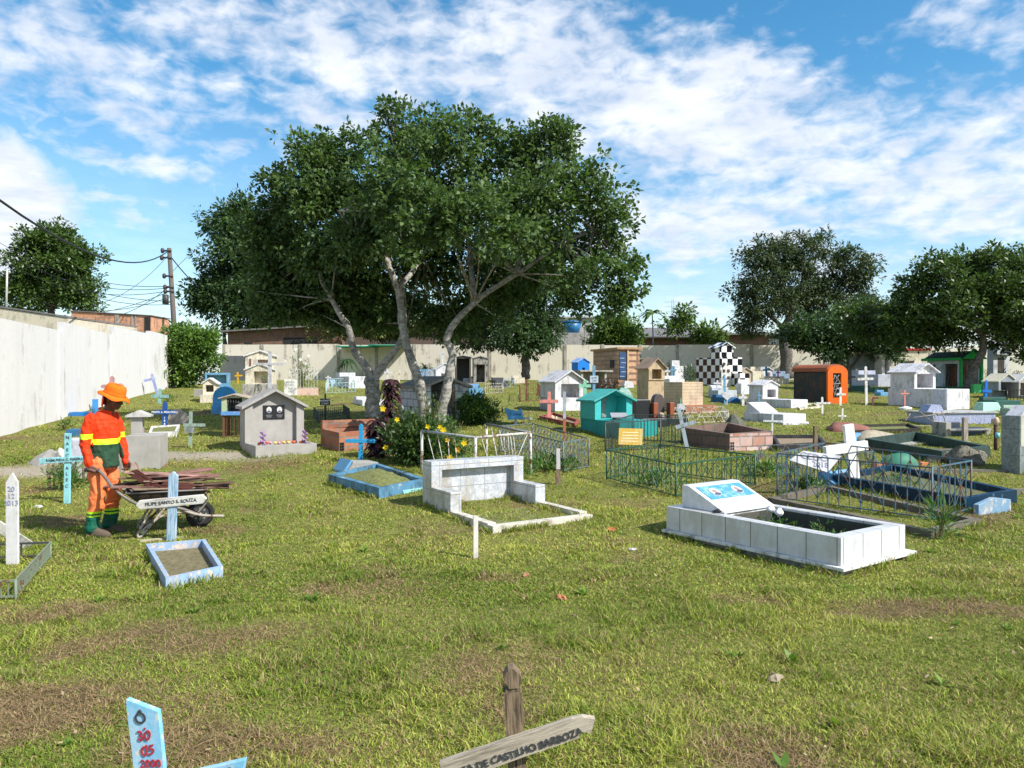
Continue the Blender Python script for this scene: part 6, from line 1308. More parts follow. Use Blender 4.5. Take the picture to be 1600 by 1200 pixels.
for i in range(3):
    mb = MB(); x = w * (.30 + .14 * i); n = 8; mb.tube([(x + .05 * math.sin(j * 1.9 + i * 2), -.02, .22 + (h - .3) * j / n) for j in range(n + 1)], .006, 5); t.part('grille_bar', mb, plain((.6, .6, .6)), w0)
for z in (.45, .62): mb = MB(); mb.tube([(w * .24, -.035, h * z), (w * .68, -.035, h * (z + .03))], .006, 5); t.part('grille_bar', mb, plain((.6, .6, .6)), w0)
t.keep(0, w, 0, l)
# hut at wall, blue niche
mini('low brown shed like tomb with a door opening at the back wall', 1188, 583, 36, 24, 1, paint((.20, .15, .11), .5), paint((.22, .17, .13)), 6, 1.2, (.55, .8, 0, .8), basepx=1)
mini('blue niche tomb against the back wall right of the checkered tower', 1168, 583, 13, 16, 1, LBLUE, None, 6, .6, (.15, .85, .2, .85), basepx=2)
mini('ruined concrete niche with two dark openings against the back wall', 712, 599, 24, 40, 2, paint((.10, .10, .09), .6, .9), CONC, 6, 1.2, (.08, .9, .02, .95), basepx=1)
mini('second ruined niche with crumbling white jambs, right of the first ruined niche', 740, 599, 22, 38, 3, paint((.36, .34, .30), .8, .9, (.04, .04, .04)), CONC, 6, 1.2, (.2, .8, .02, .75), basepx=1)
mini('dark open garage like niche behind the brown mausoleum', 998, 596, 28, 34, 1, paint((.50, .44, .34), .5), CONC, 4, 1.2, (.05, .6, .02, .95), basepx=1)
mini('small white peaked shrine behind the tan roof', 1022, 592, 15, 12, 7, BWH, a=16)
# --- left middle
mini('little cream house tomb with a framed picture window at the upper left', 317, 628, 21, 18, 7, CREAM, ROOFW, 14, .8, (.2, .8, .25, .85), basepx=11)
mb = MB(); mb.box(0, .9, 0, .8, -.1, .28); o = mb.build('slab_tomb', GREYP, bevel=.01); o.location = G(302, 620); tag(o, 'low grey box tomb left of the little cream house tomb', 'tomb')
t = T('dome_tomb', 'rounded sky blue tomb with arched top and stepped blocks', 'tomb', 332, 647, 16); k = t.k; w = 34 * k
mb = MB(); mb.prism([(0, 26 * k), (w, 26 * k)] + [(w * (.5 + .5 * math.cos(a_)), 26 * k + 17 * k * math.sin(a_)) for a_ in [math.pi * i / 10 for i in range(1, 10)]], .05, .8); t.part('dome', mb, paint((.10, .34, .62), .2), bevel=.01); mb = MB(); mb.box(0, w, 0, .8, 14 * k, 25.9 * k); mb.box(-.03, w * .8, -.05, .8, -.15, 13.9 * k); t.part('base', mb, paint((.14, .38, .66), .3), bevel=.02)
t = T('blue_frame_tomb', 'light blue framed niche tomb behind the little cream house tomb', 'tomb', 320, 606, 10); k = t.k
mb = MB(); mb.box(0, 35 * k, 0, .5, -.1, 7 * k); mb.box(0, 3 * k, 0, .5, 7.1 * k, 20 * k); mb.box(32 * k, 35 * k, 0, .5, 7.1 * k, 20 * k); mb.box(0, 35 * k, 0, .5, 20.1 * k, 23.5 * k); w0 = t.part('frame', mb, LBLUE, bevel=.01); mb = MB(); mb.box(3.1 * k, 31.9 * k, .3, .5, 7.1 * k, 20 * k); t.part('back_panel', mb, paint((.20, .38, .42)), w0)
# two storey shrine
t = T('two_storey_shrine', 'narrow white two storey shrine with gabled roof and barred window', 'shrine', 381, 622, 12); k = t.k; w = 45 * k
w0 = house(t, 0, .4, 22 * k, w, .8, 44 * k, 8 * k, CREAM, WHT, (.42, .86, .62, .88), .3, .06, .05); 
for i in range(4): mb = MB(); mb.box(w * (.48 + .1 * i), w * (.48 + .1 * i) + .02, .42, .44, (22 + 27.5) * k, (22 + 38.5) * k); mb.build('window_bar', plain((.25, .12, .10)), w0)
mb = MB(); mb.box(w * .14, w * .20, .385, .41, 42 * k, 62 * k); mb.build('slit_window', plain((.15, .06, .06)), w0)
t2 = house(t, .05, 0, 22 * k, w * .95, .395, 22 * k, 9 * k, CREAM, WHT2, (.3, .85, .05, .9), .3, .05, .05); mb = MB(); mb.box(-.05, w + .02, -.1, 1.25, -.2, 21.9 * k); t.part('ruined_base', mb, CONC, bevel=.02)
plantlet('plant', 'potted green plant inside the lower niche of the white shrine', 408, 622, 12, 18, 60, .07, FL, P=G(408, 622) + Vector((0, .15, .62)), seed=44, stems=3)
# fenced planter with names
t = T('planter_grave', 'pink based planter grave with a white names tablet and pale iron bars', 'grave', 450, 618, 14); k = t.k; w = 46 * k
mb = MB(); inn = ring(mb, [(0, 0), (w, 0), (w, .8), (0, .8)], .1, -.1, [11 * k] * 4); t.part('base', mb, paint((.66, .48, .40), .3), bevel=.01); mb = MB(); mb.box(-6 * k, 14 * k, -.12, -.04, 0 * k, 25 * k); tb = t.part('names_tablet', mb, WHT2, bevel=.01)
for i in range(4): text(tb, ('MARIA', 'JOAO', 'ANA', '1987')[i], 4.2 * k, (9, 9, 9, 9)[i] * k - 5 * k, -.123, (21 - 5 * i) * k, plain((.25, .3, .3)))
grille(t, [(0.05, .05), (w - .05, .05), (w - .05, .75), (.05, .75)], [11 * k] * 4, 30 * k, .10, .012, .010, metal((.50, .52, .50), .3), 'bars', [0, 1, 2, 3])
plantlet('flowering_plant', 'tall thin plant with white blossoms growing out of the pink planter', 468, 618, 70, 46, 420, .11, LM_LIGHT, P=G(468, 618) + Vector((0, .4, .1)), seed=45, stems=14, flowers=[(-6, 68, .09, (.75, .72, .68)), (16, 58, .09, (.75, .72, .68)), (2, 52, .09, (.75, .72, .68)), (-22, 50, .08, (.72, .66, .66)), (9, 46, .08, (.75, .72, .68))])
fence('pale green low iron fence before the white box tomb', [(509, 615), (555, 613), (552, 605), (512, 606)], 16, .14, .014, .010, metal((.38, .55, .52), .3), 'x')
# grille tomb green pink
t = T('grille_tomb', 'small green and pink raised tomb box with dark iron bars on rusty legs', 'tomb', 346, 684, 10); k = t.k; w = 38 * k
for x in (.02, w - .06):
    for y in (.0, .6): mb = MB(); mb.box(x, x + .04, y, y + .04, -.15, 35 * k); t.part('leg', mb, RUST)
mb = MB(); mb.box(0, 8 * k, 0, .65, 41 * k, 62 * k); mb.box(w - 7 * k, w, 0, .65, 41 * k, 62 * k); mb.box(8 * k, w - 7 * k, .5, .65, 41 * k, 62 * k); mb.prism([(0, 62 * k), (w, 62 * k), (w / 2, 67 * k)], 0, .65); w0 = t.part('box', mb, paint((.42, .52, .34), .5, .7, (.6, .3, .25))); mb = MB(); mb.box(-.01, w + .01, -.03, .66, 35.1 * k, 40.9 * k); t.part('blue_tray', mb, paint((.16, .32, .60), .5, .6, (.6, .3, .28)), w0)
mb = MB(); mb.prism([(-.06, 61 * k), (w / 2, 67.2 * k), (w + .06, 61 * k), (w + .06, 62.5 * k), (w / 2, 69 * k), (-.06, 62.5 * k)], -.06, .7); t.part('roof', mb, paint((.5, .42, .34), .4), w0)
for i in range(6): mb = MB(); x = 8 * k + (w - 15 * k) * (i + .5) / 6; mb.tube([(x, .01, 41 * k), (x, .01, 62 * k)], .008, 5); t.part('iron_bar', mb, BLK, w0)
for z in (48, 55): mb = MB(); mb.tube([(8 * k, .005, z * k), (w - 7 * k, .005, z * k)], .008, 5); t.part('iron_bar', mb, BLK, w0)
mb = MB(); mb.box(8.1 * k, w - 7.1 * k, .45, .495, 41 * k, 62 * k); t.part('dark_interior', mb, BLK, w0)
grille(t, [(.02, .02), (w - .02, .02), (w - .02, .6), (.02, .6)], [0] * 4, 33 * k, .08, .010, .008, RUST, 'bars', [0, 1, 2, 3], posts=False)
# low dark iron grid with black sign
fence('low dark woven iron railing round a black lettered cross', [(498, 662), (546, 656), (536, 648), (490, 653)], 18, .07, .012, .010, DKG, 'grid')
t = T('grave_sign', 'black cross shaped sign board with white lettering in the woven railing', 'sign', 508, 657, 5); k = t.k; mb = MB(); mb.box(-8 * k, 8 * k, -.03, 0, 24 * k, 34 * k); bo = t.part('board', mb, BLK); mb = MB(); mb.box(-.02, .02, 0, .03, -.1, 42 * k); t.part('post', mb, BLK); text(bo, 'SAUDADES', 3.6 * k, 0, -.033, 31 * k, WHITEINK); text(bo, '12 2009', 3.4 * k, 0, -.033, 26.5 * k, WHITEINK)
# white chapel with cross + blue lattice
t = mini('white peaked little chapel tomb behind the right pale trunk', 681, 603, 28, 22, 9, BWH, a=14, lpx=4, basepx=4, op=(.3, .7, .1, .7)); cross('small white cross on top of the little chapel behind the trunk', 690, 580, 557, 686, 694, 562, 2.6, BWH, 0, pos=t.P + Vector((.30, .3, t.H(33))))
fence('blue iron lattice fence before the back wall between the trunks', [(656, 601), (682, 600), (681, 596), (657, 597)], 22, .16, .02, .014, metal((.12, .28, .52), .2), 'x')
fence('rusty iron frame fence left of the central white house tomb', [(813, 628), (846, 626), (840, 616), (812, 617)], 20, .22, .02, .016, RUST, 'bars')
fence('pale cream picket fence right of the light blue box tomb', [(758, 616), (786, 614), (784, 609), (758, 610)], 11, .10, .016, .014, LTM, 'pick')
fence('tangled grey metal stand in front of the ruined niches', [(786, 606), (804, 605), (803, 600), (787, 601)], 11, .3, .016, .014, metal((.3, .34, .36), .2), 'z')
plantlet('shrub', 'two small dark bushes by the wall left of the blue house', 880, 588, 16, 16, 220, .14, LM_MANGO, seed=46, cat='shrub'); plantlet('shrub', 'light green bush against the wall left of the checkered tomb', 1056, 594, 30, 26, 420, .14, LM_LIGHT, seed=47, cat='shrub'); plantlet('shrub', 'green bush touching the left side of the checkered tomb', 1078, 600, 34, 26, 420, .14, BL_, seed=48, cat='shrub')
# --- right side
t = T('white_house_tomb', 'large white tomb with a gabled niche house at its head, right side', 'tomb', 1480, 641, 26); w, l, h = t.W(36), t.Ln(100), t.H(33)
mb = MB(); mb.box(0, w, 0, l, -.2, h); w0 = t.part('base', mb, BWH, bevel=.012); house(t, .05, l - .9, h + .002, w * .95, .85, t.H(27), t.H(13), BWH, ROOFW, (.12, .88, .04, .9), .6, .07, .04, None, .12)
mb = MB(); mb.box(-.02, -.003, .02, .4, .08, h * .95); t.part('lattice_panel', mb, paint((.60, .62, .74), .3, .6, (.75, .75, .8), 4), w0); t.keep(0, w, 0, l)
mb = MB(); mb.blob((0, 0, .03), (.2, .08, .06), 3, .3, 6); o = mb.build('flower_bunch', plain((.75, .74, .72))); o.location = G(1415, 640); tag(o, 'flat white flower bunch in the grass under the pink cross', 'flowers')
# green trimmed chapel
CHW = paint((.66, .70, .72), .45, .8); t = T('chapel', 'grey white chapel with bright green trim, mossy roof and brick interior', 'chapel', 1500, 611, 16); k = t.k; l = t.Ln(54); w = t.W(32); h = 50 * k
mb = MB(); mb.box(0, .12, l * .50, l, -.2, h); mb.box(0, .12, 0, l * .08, -.2, h); mb.box(0, .12, l * .08, l * .50, h * .86, h); mb.box(.12, w, l - .12, l, -.2, h); mb.box(w - .12, w, 0, l - .12, -.2, h); w0 = t.part('wall', mb, CHW)
mb = MB(); mb.prism([(-.15, h), (w + .15, h), (w * .5, h + 13 * k)], -.2, l + .15); t.part('roof', mb, paint((.07, .09, .06), .5, .9, (.02, .03, .02)), w0); mb = MB(); mb.box(-.18, -.153, -.2, l + .15, h - .05, h + .06); t.part('green_fascia', mb, GREEN, w0)
mb = MB(); mb.box(-.05, .05, -.1, -.003, -.1, h * 1.0); mb.box(w - .05, w + .05, -.1, -.003, -.1, h); mb.prism([(-.12, h + .003), (w + .12, h + .003), (w / 2, h + 16 * k), (w * .5, h + 10 * k), (w * .8, h + 3 * k), (w * .2, h + 3 * k), (w * .5, h + 10 * k), (w * .49, h + 16 * k)][:3], -.25, -.203); t.part('green_portal', mb, GREEN, w0)
mb = MB(); mb.box(.5, .6, l * .1, l * .6, -.1, h * .8); t.part('brick_partition', mb, HB, w0)
for i in range(5): mb = MB(); y = l * (.12 + .08 * i); mb.tube([(.05, y, 0), (.05, y, h * .85)], .012, 5); t.part('door_bar', mb, DKG, w0)
for y in (.66, .82): mb = MB(); mb.box(-.01, .0, l * y, l * y + .12, h * .62, h * .72); t.part('slot_window', mb, DKP, w0)
mb = MB(); mb.box(-.01, .0, l * .74, l * .74 + .12, h * .74, h * .84); t.part('slot_window', mb, DKP, w0); mb = MB(); mb.box(-.6, -.05, -.2, l * 1.05, -.2, .18); t.part('green_plinth', mb, paint((.02, .16, .06), .3), w0)
t = ctomb('grey white arched tall tomb right of the green trimmed chapel', 1552, 606, 16, 24, 10, 52, paint((.55, .58, .62), .4), (0, 1, .5, 12, 6), op=(.3, .7, .1, .9)); mb = MB(); mb.box(.25, t.w - .25, -.01, 0, .5, t.h * .9); t.part('dark_arch', mb, DKP)
mini('white narrow chapel with a cross on top before the pale wall', 1378, 601, 15, 34, 6, BWH, a=10, d=.6, op=(.3, .7, .1, .85), basepx=12); cross('small white cross topping the narrow white chapel', 1384, 560, 537, 1381, 1387, 545, 2.2, BWH, 0, pos=G(1384, 601) + Vector((0, .3, G(1384, 601).y / F * 51)))
t = T('blue_grey_wall_tomb', 'wide blue grey rendered box tomb before the right end of the back wall', 'tomb', 1324, 600, 8); mb = MB(); mb.box(0, t.W(52), 0, 1.6, -.1, t.H(46)); t.part('body', mb, paint((.28, .33, .38), .5), bevel=.02); mb = MB(); mb.box(-.1, t.W(52) + .1, -.1, 1.7, t.H(46) + .003, t.H(49)); t.part('coping', mb, WHT2)
boxes([('long pale lavender box tomb left of the narrow white chapel', 1372, 604, 30, 46, 19, paint((.52, .54, .62), .3), 14), ('black base tomb behind the tall white cross', 1350, 613, 30, 26, 7, DKGRN, 14), ('dark green marble box at the far right behind the blue cross', 1556, 640, 40, 30, 14, DKGRN, 18)])
t = T('barrel_tomb', 'cream tomb with a half round brown roof and arched dark opening', 'tomb', 1427, 598, 14); k = t.k; w = 17 * k
mb = MB(); mb.prism([(0, -.1), (w, -.1)] + [(w * (.5 + .5 * math.cos(a_)), 24 * k + 14 * k * math.sin(a_)) for a_ in [math.pi * i / 8 for i in range(9)]], 0, .05); w0 = t.part('front', mb, CREAM); mb = MB(); mb.prism([(.04, -.1), (w - .04, -.1)] + [(w * (.5 + .45 * math.cos(a_)), 22 * k + 13 * k * math.sin(a_)) for a_ in [math.pi * i / 8 for i in range(9)]], .052, .9); t.part('barrel_roof', mb, paint((.28, .20, .16), .4), w0)
mb = MB(); mb.prism([(w * .3, 12 * k), (w * .7, 12 * k), (w * .7, 24 * k), (w * .5, 29 * k), (w * .3, 24 * k)], -.01, 0); t.part('opening', mb, DKP, w0)
t = T('plaque_tomb', 'dark grey sloped plaque tomb below the barrel roofed tomb', 'tomb', 1402, 604, 14); wedge(t, 0, .8, 0, .6, 0, .3, .75, paint((.12, .11, .12), .3, .4))
t = ctomb('grey tomb with white edged gable and dark inside, right of the blue cross', 1548, 622, 20, 28, 12, 12, paint((.30, .33, .36), .4), (0, 1, .6, 14, 11), rm=paint((.66, .62, .5), .2), op=(.12, .88, .02, .95))
mini('small grey gabled tomb at the right edge', 1592, 622, 18, 22, 10, GREYP, WHT, 18, .8, (.15, .85, 0, .9)); fence('black iron picket fence at the right edge', [(1574, 628), (1625, 627), (1620, 620), (1572, 621)], 18, .12, .018, .012, BLK, 'pick')
t = T('sloped_headstone', 'mint green sloping headstone before the dark fence at right', 'headstone', 1536, 643, 12); k = t.k; mb = MB(); mb.box(0, 40 * k, 0, .45, -.1, 14 * k, (.12, -.1, .12, -.05)); t.part('stone', mb, paint((.42, .66, .55), .3), bevel=.015)
t = T('patterned_tomb', 'low tomb clad in blue and white wave patterned tiles', 'tomb', 1458, 664, 12); k = t.k; w = t.W(100)
m_, nt, p_ = nodemat('wave_tile'); b_ = NB(nt); wv = nt.nodes.new('ShaderNodeTexWave'); wv.inputs['Scale'].default_value = 8; wv.inputs['Distortion'].default_value = 5; wv.inputs['Detail Scale'].default_value = 3; nt.links.new(b_.tc('UV'), wv.inputs[0]); nt.links.new(b_.mix(b_.ramp(wv.outputs['Fac'], .35, .6), (.16, .18, .36), (.42, .45, .54)), p_.inputs[0]); p_.inputs['Roughness'].default_value = .4
mb = MB(); mb.box(0, w, 0, .9, -.1, 18 * k); w0 = t.part('body', mb, m_, bevel=.008); mb = MB(); mb.box(-.04, w + .04, -.04, .94, 18.05 * k, 20 * k); t.part('top_slab', mb, paint((.5, .5, .5), .3)); mb = MB(); mb.prism([(0, 20.1 * k), (.5, 20.1 * k), (.38, 31 * k), (.12, 31 * k)], .2, .5); t.part('headstone', mb, m_)
t = T('dark_bench_tomb', 'dark slate blue bench like tomb with concrete ends before the patterned tomb', 'tomb', 1482, 682, 8); k = t.k; w = t.W(62); mb = MB(); mb.box(.06, w - .02, 0, .35, -.1, 13 * k); mb.box(.06, w * .55, .3, .4, 13.1 * k, 21 * k); t.part('body', mb, paint((.04, .06, .09), .4, .5), bevel=.01)
for x in (0, w): mb = MB(); mb.box(x - .08, x + .05, -.03, .42, -.1, (22 if x == 0 else 12) * k); t.part('end_block', mb, CONC, bevel=.01)
mb = MB(); mb.box(-.05, w, -.12, -.04, 10 * k, 12 * k); t.part('ledge', mb, CONC)
MARG = bricks((.25, .28, .28), (.28, .31, .31), (.10, .10, .10), .60, .42, 0, .004, .25, .15, veins=(.12, .15, .15)); t = T('marble_block', 'tall grey green marble clad block tomb cut by the right edge', 'tomb', 1594, 742, 20); k = t.k; ML = t.Ln(30); mb = MB(); mb.box(0, 1.1, 0, ML, -.1, 92 * k); w0 = t.part('body', mb, MARG, bevel=.006); mb = MB(); mb.prism([(.05, 92.1 * k), (1.0, 92.1 * k), (1.0, 106 * k), (.25, 108 * k)], .03, ML - .03); t.part('white_top', mb, BWH, w0); t.keep(0, 1.1, 0, ML)
mb = MB(); mb.box(.02, 1.08, -.006, -.002, 44 * k, 91 * k); t.part('sunlit_panel', mb, paint((.62, .60, .50), .2), w0)  # pale sheet puts the sunlight on the front face into its colour
t = T('garden_gnome_post', 'dark thin post with a small pink blossom and blue cup beside the marble block', 'post', 1556, 704, 0); k = t.k; mb = MB(); mb.tube([(0, 0, -.1), (0, 0, 42 * k)], .035, 7); t.part('post', mb, paint((.09, .04, .04))); mb = MB(); mb.blob((0, 0, 46 * k), (.07, .07, .07), 3, .25, 6); t.part('blossom', mb, plain((.6, .42, .32))); mb = MB(); mb.tube([(0, -.06, 20 * k), (0, -.06, 28 * k)], .04, 8); t.part('cup', mb, plain((.2, .5, .6)))
t.o.name = 'decorated_post'
t = T('stick_railing', 'loose thin rods of a broken low fence left of the patterned tomb', 'railing', 1400, 668, 8); k = t.k
for (a_, b_) in (((0, 12), (105, 24)), ((40, 25), (72, 2)), ((10, 3), (85, 1)), ((78, 26), (88, 0)), ((70, 24), (60, 0)), ((25, 22), (10, 2))): mb = MB(); mb.tube([(a_[0] * k, 0, a_[1] * k), (b_[0] * k, 0, b_[1] * k)], .010, 5); t.part('rod', mb, metal((.3, .28, .24), .5))
boxes([('pale green low tomb behind the patterned tomb at right', 1578, 650, 30, 16, 12, paint((.36, .46, .38), .3), 16), ('blue box tomb in shade right of the tall white cross', 1376, 619, 14, 10, 6, LBLUE, 14)])
plantlet('plant', 'yellow leaved plant in shade beside the green chapel portal', 1542, 596, 22, 20, 160, .12, leafmat((.2, .18, .03), (.5, .42, .05), .35), seed=51); plantlet('shrub', 'dark purple shrub at the right edge behind the black fence', 1578, 612, 36, 34, 420, .12, CORD, seed=52, cat='shrub'); plantlet('shrub', 'bushy green plant behind the cream barrel tomb', 1447, 596, 26, 18, 300, .13, BL_, seed=53, cat='shrub')
mb = MB(); mb.box(-.15, .15, -.1, .1, 0, .35); o = mb.build('bin', plain((.08, .5, .15))); o.location = G(1525, 614); tag(o, 'small bright green box at the foot of the curved trunk', 'box')
# ================================================================== THE WORKER AND HIS WHEELBARROW
def solid(mb, name, voxel, mats, parent, pick=None, folds=0, smooth=4, seed=1, fscale=.09):
    """join overlapping shapes into one continuous skin, add cloth folds, colour faces by place"""
    me = bpy.data.meshes.new('tmp'); me.from_pydata(mb.v, [], mb.f); o = bpy.data.objects.new('tmp', me); COL.objects.link(o)
    bm = bmesh.new(); bm.from_mesh(me); bmesh.ops.recalc_face_normals(bm, faces=bm.faces); bm.to_mesh(me); bm.free()
    r = o.modifiers.new('r', 'REMESH'); r.mode = 'VOXEL'; r.voxel_size = voxel; s = o.modifiers.new('s', 'SMOOTH'); s.iterations = smooth; s.factor = .6
    dg = bpy.context.evaluated_depsgraph_get(); m2 = bpy.data.meshes.new_from_object(o.evaluated_get(dg)); bpy.data.objects.remove(o); m2.name = name; m2.materials.clear()
    n = len(m2.vertices); co = np.empty(n * 3, np.float32); m2.vertices.foreach_get('co', co); co = co.reshape(-1, 3); no = np.empty(n * 3, np.float32); m2.vertices.foreach_get('normal', no); no = no.reshape(-1, 3)
    if folds:
        a = co[:, 0] * 1.4 + co[:, 1] * 1.1 + co[:, 2] * .35; b = co[:, 2] + .5 * co[:, 0] - .3 * co[:, 1]
        f = fbm(a + 5, b * .6 + 9, fscale, seed, 3) - .5 + .6 * (fbm(a * .3 + 3, co[:, 2] * 1.3 + 4, fscale * .8, seed + 5, 2) - .5); co = co + no * (f * folds * 2)[:, None]
        m2.vertices.foreach_set('co', co.astype(np.float32).ravel())
    m2.polygons.foreach_set('use_smooth', np.ones(len(m2.polygons), bool)); m2.update()
    ob = link(name, m2, mats, parent)
    if pick:
        c = np.empty(len(m2.polygons) * 3, np.float32); m2.polygons.foreach_get('center', c); m2.polygons.foreach_set('material_index', pick(c.reshape(-1, 3)).astype(np.int32))
    return ob
def loft(mb, rings, n=20):
    """rings: (centre, forward radius, side radius, forward dir, side dir)"""
    b = len(mb.v)
    for (c, ra, rb, f_, s_) in rings:
        for i in range(n): a = 2 * math.pi * i / n; mb.v.append(tuple(Vector(c) + f_ * ra * math.cos(a) + s_ * rb * math.sin(a)))
    for j in range(len(rings) - 1):
        for i in range(n): k = (i + 1) % n; mb.f.append((b + j * n + i, b + j * n + k, b + (j + 1) * n + k, b + (j + 1) * n + i)); mb.sm.append(True)
    mb.f.append(tuple(b + i for i in reversed(range(n)))); mb.f.append(tuple(b + (len(rings) - 1) * n + i for i in range(n))); mb.sm += [True, True]
def worker():
    root = bpy.data.objects.new('person', None); COL.objects.link(root); P = G(164, 834); root.location = P
    tag(root, 'worker in orange shirt, orange trousers and brimmed hat looking down and gripping the wheelbarrow', 'person')
    f = Vector((.99, -.13, 0)).normalized(); r = Vector((f.y, -f.x, 0)); up = Vector((0, 0, 1))
    Q = lambda a, b, z: f * a + r * b + up * z
    def seg(mb, pts, rad, sides=14):
        pts = [Vector(p) for p in pts]; mb.tube(pts, rad, sides)
        for p, q in zip(pts, rad): mb.blob(p, (q, q, q), 1, 0, 6)
    S = 1.0
    shN, shF = Q(-.05, .175, 1.255), Q(.0, -.175, 1.255); elN, elF = Q(-.10, .205, .985), Q(.05, -.21, .985)
    wrN, wrF = Q(-.035, .215, .775), Q(.10, -.205, .775); hnN, hnF = Q(-.005, .215, .715), Q(.12, -.205, .70)
    hipN, hipF = Q(-.03, .095, .80), Q(-.03, -.095, .80); knN, knF = Q(.0, .11, .43), Q(.035, -.10, .43); anN, anF = Q(-.07, .115, .08), Q(-.035, -.11, .08)
    hc = Q(.115, .01, 1.475); tilt = Matrix.Rotation(R(24), 3, -r) if False else None
    # head frame: looks along f tipped downwards
    hf = (f * math.cos(R(20)) - up * math.sin(R(20))); hu = (up * math.cos(R(20)) + f * math.sin(R(20))); HQ = lambda a, b, z: hc + hf * a + r * b + hu * z
    skin, nm = None, None
    m, nt, p = nodemat('skin'); b = NB(nt); n = b.noise(b.tc('Object'), 14, 4, .6); nt.links.new(b.mix(b.ramp(n, .3, .7), (.085, .036, .022), (.13, .06, .036)), p.inputs[0]); p.inputs['Roughness'].default_value = .5; p.inputs['Subsurface Weight'].default_value = .08; p.inputs['Subsurface Radius'].default_value = (.02, .008, .004)
    mb = MB()
    def hb(c, rad, seed=0):
        s0 = len(mb.v); mb.blob((0, 0, 0), rad, seed, 0, 9); M4 = Matrix((( *hf, ), (*r,), (*hu,))).transposed().to_4x4(); mb.xf(Matrix.Translation(c) @ M4, s0)
    hb(HQ(-.015, 0, .025), (.095, .076, .095)); hb(HQ(.03, 0, -.045), (.062, .056, .062)); hb(HQ(.062, 0, -.085), (.026, .030, .022))       # skull, face, chin
    hb(HQ(.082, 0, .022), (.016, .052, .014)); hb(HQ(.094, 0, -.022), (.024, .017, .018)); hb(HQ(.088, 0, .0), (.014, .011, .030))          # brow, nose
    hb(HQ(.084, 0, -.056), (.016, .028, .008)); hb(HQ(.082, 0, -.069), (.015, .025, .008)); hb(HQ(.06, .038, -.025), (.025, .022, .022)); hb(HQ(.06, -.038, -.025), (.025, .022, .022))
    for s in (-1, 1): hb(HQ(-.008, .078 * s, -.012), (.020, .010, .032))
    seg(mb, [Q(.02, 0, 1.27), Q(.05, .0, 1.36), HQ(-.02, 0, -.05)], [.066, .056, .056])
    loft(mb, [(Q(-.03, 0, z), ra, rb, f, r) for z, ra, rb in ((.78, .10, .15), (.95, .09, .135), (1.12, .10, .155), (1.26, .09, .16), (1.31, .06, .10))])
    for a in ((shN, elN, wrN), (shF, elF, wrF)): seg(mb, a, [.05, .040, .028])
    for a in ((hipN, knN, anN), (hipF, knF, anF)): seg(mb, a, [.085, .055, .040])
    hd = Vector((.95, .27, -.28)).normalized()          # the near handle's direction
    # near hand: palm over the handle, fingers curling round it, thumb on the inside
    def hand(w, h, along, curl):
        d = (h - w).normalized(); side = along; nrm = d.cross(side).normalized()
        s0 = len(mb.v); mb.box(-.040, .040, -.013, .013, -.012, .085); M4 = Matrix(((*side,), (*nrm,), (*d,))).transposed().to_4x4(); mb.xf(Matrix.Translation(w) @ M4, s0)
        for i, (x, L_) in enumerate(((-.032, .062), (-.011, .072), (.011, .068), (.032, .052))):
            p0 = w + side * x + d * .075; a1 = R(30 + curl * 30); a2 = R(60 + curl * 75); a3 = R(80 + curl * 120)
            p1 = p0 + (d * math.cos(a1) + nrm * math.sin(a1)) * L_ * .42; p2 = p1 + (d * math.cos(a2) + nrm * math.sin(a2)) * L_ * .33; p3 = p2 + (d * math.cos(a3) + nrm * math.sin(a3)) * L_ * .27
            seg(mb, [p0, p1, p2, p3], [.0105, .0100, .0092, .0082], 8)
        t0 = w + side * .034 + d * .018; t1 = t0 + (side * .8 + d * .55 + nrm * .3).normalized() * .036; t2 = t1 + (side * .25 + d * .6 + nrm * .75).normalized() * .032
        seg(mb, [t0, t1, t2], [.014, .0115, .0095], 8)
    hand(wrN, hnN, hd, 1.0); hand(wrF, hnF, f, .35)
    solid(mb, 'body', .0052, [m], root, smooth=2)
    for s in (-1, 1):
        e = MB(); s0 = 0; e.blob((0, 0, 0), (.011, .012, .008), 0, 0, 6); e.xf(Matrix.Translation(HQ(.079, .030 * s, .004)) @ Matrix(((*hf,), (*r,), (*hu,))).transposed().to_4x4()); e.build('eye', plain((.25, .22, .2), .3), root)
    e = MB(); s0 = 0; e.blob((0, 0, 0), (.100, .081, .075), 2, .03, 9); e.xf(Matrix.Translation(HQ(-.022, 0, .045)) @ Matrix(((*hf,), (*r,), (*hu,))).transposed().to_4x4()); e.build('hair', plain((.01, .008, .007), .8), root)
    # shirt
    OR = paint((.85, .095, .045), .10, .75, (.3, .03, .02), 2); OR2 = paint((.88, .27, .13), .2, .8, (.35, .12, .08), 2); GR = paint((.025, .065, .035), .15, .8, (.05, .06, .04), 2); YL = plain((.55, .85, .02), .6); GR2 = paint((.015, .12, .075), .3, .8, (.04, .05, .03), 2)
    mb = MB()
    loft(mb, [(Q(a, 0, z), ra, rb, f, r) for z, a, ra, rb in ((.725, -.01, .150, .168), (.80, -.01, .148, .165), (.95, -.015, .138, .155), (1.08, -.02, .140, .163), (1.20, -.02, .128, .172), (1.26, -.01, .108, .150), (1.31, .005, .085, .115), (1.345, .02, .066, .075))], 26)
    for a, rr_ in (((shN, elN, wrN), [.064, .051, .041]), ((shF, elF, wrF), [.062, .050, .040])): seg(mb, a, rr_, 16)
    A0, A1, A2 = np.array(shN), np.array(elN), np.array(wrN); B0, B1, B2 = np.array(shF), np.array(elF), np.array(wrF)
    def dseg(c, a, b): d = b - a; t = np.clip(((c - a) @ d) / (d @ d), 0, 1); return np.linalg.norm(c - a - t[:, None] * d, axis=1)
    rv = np.array(r); cen = np.array(Q(-.02, 0, 0))
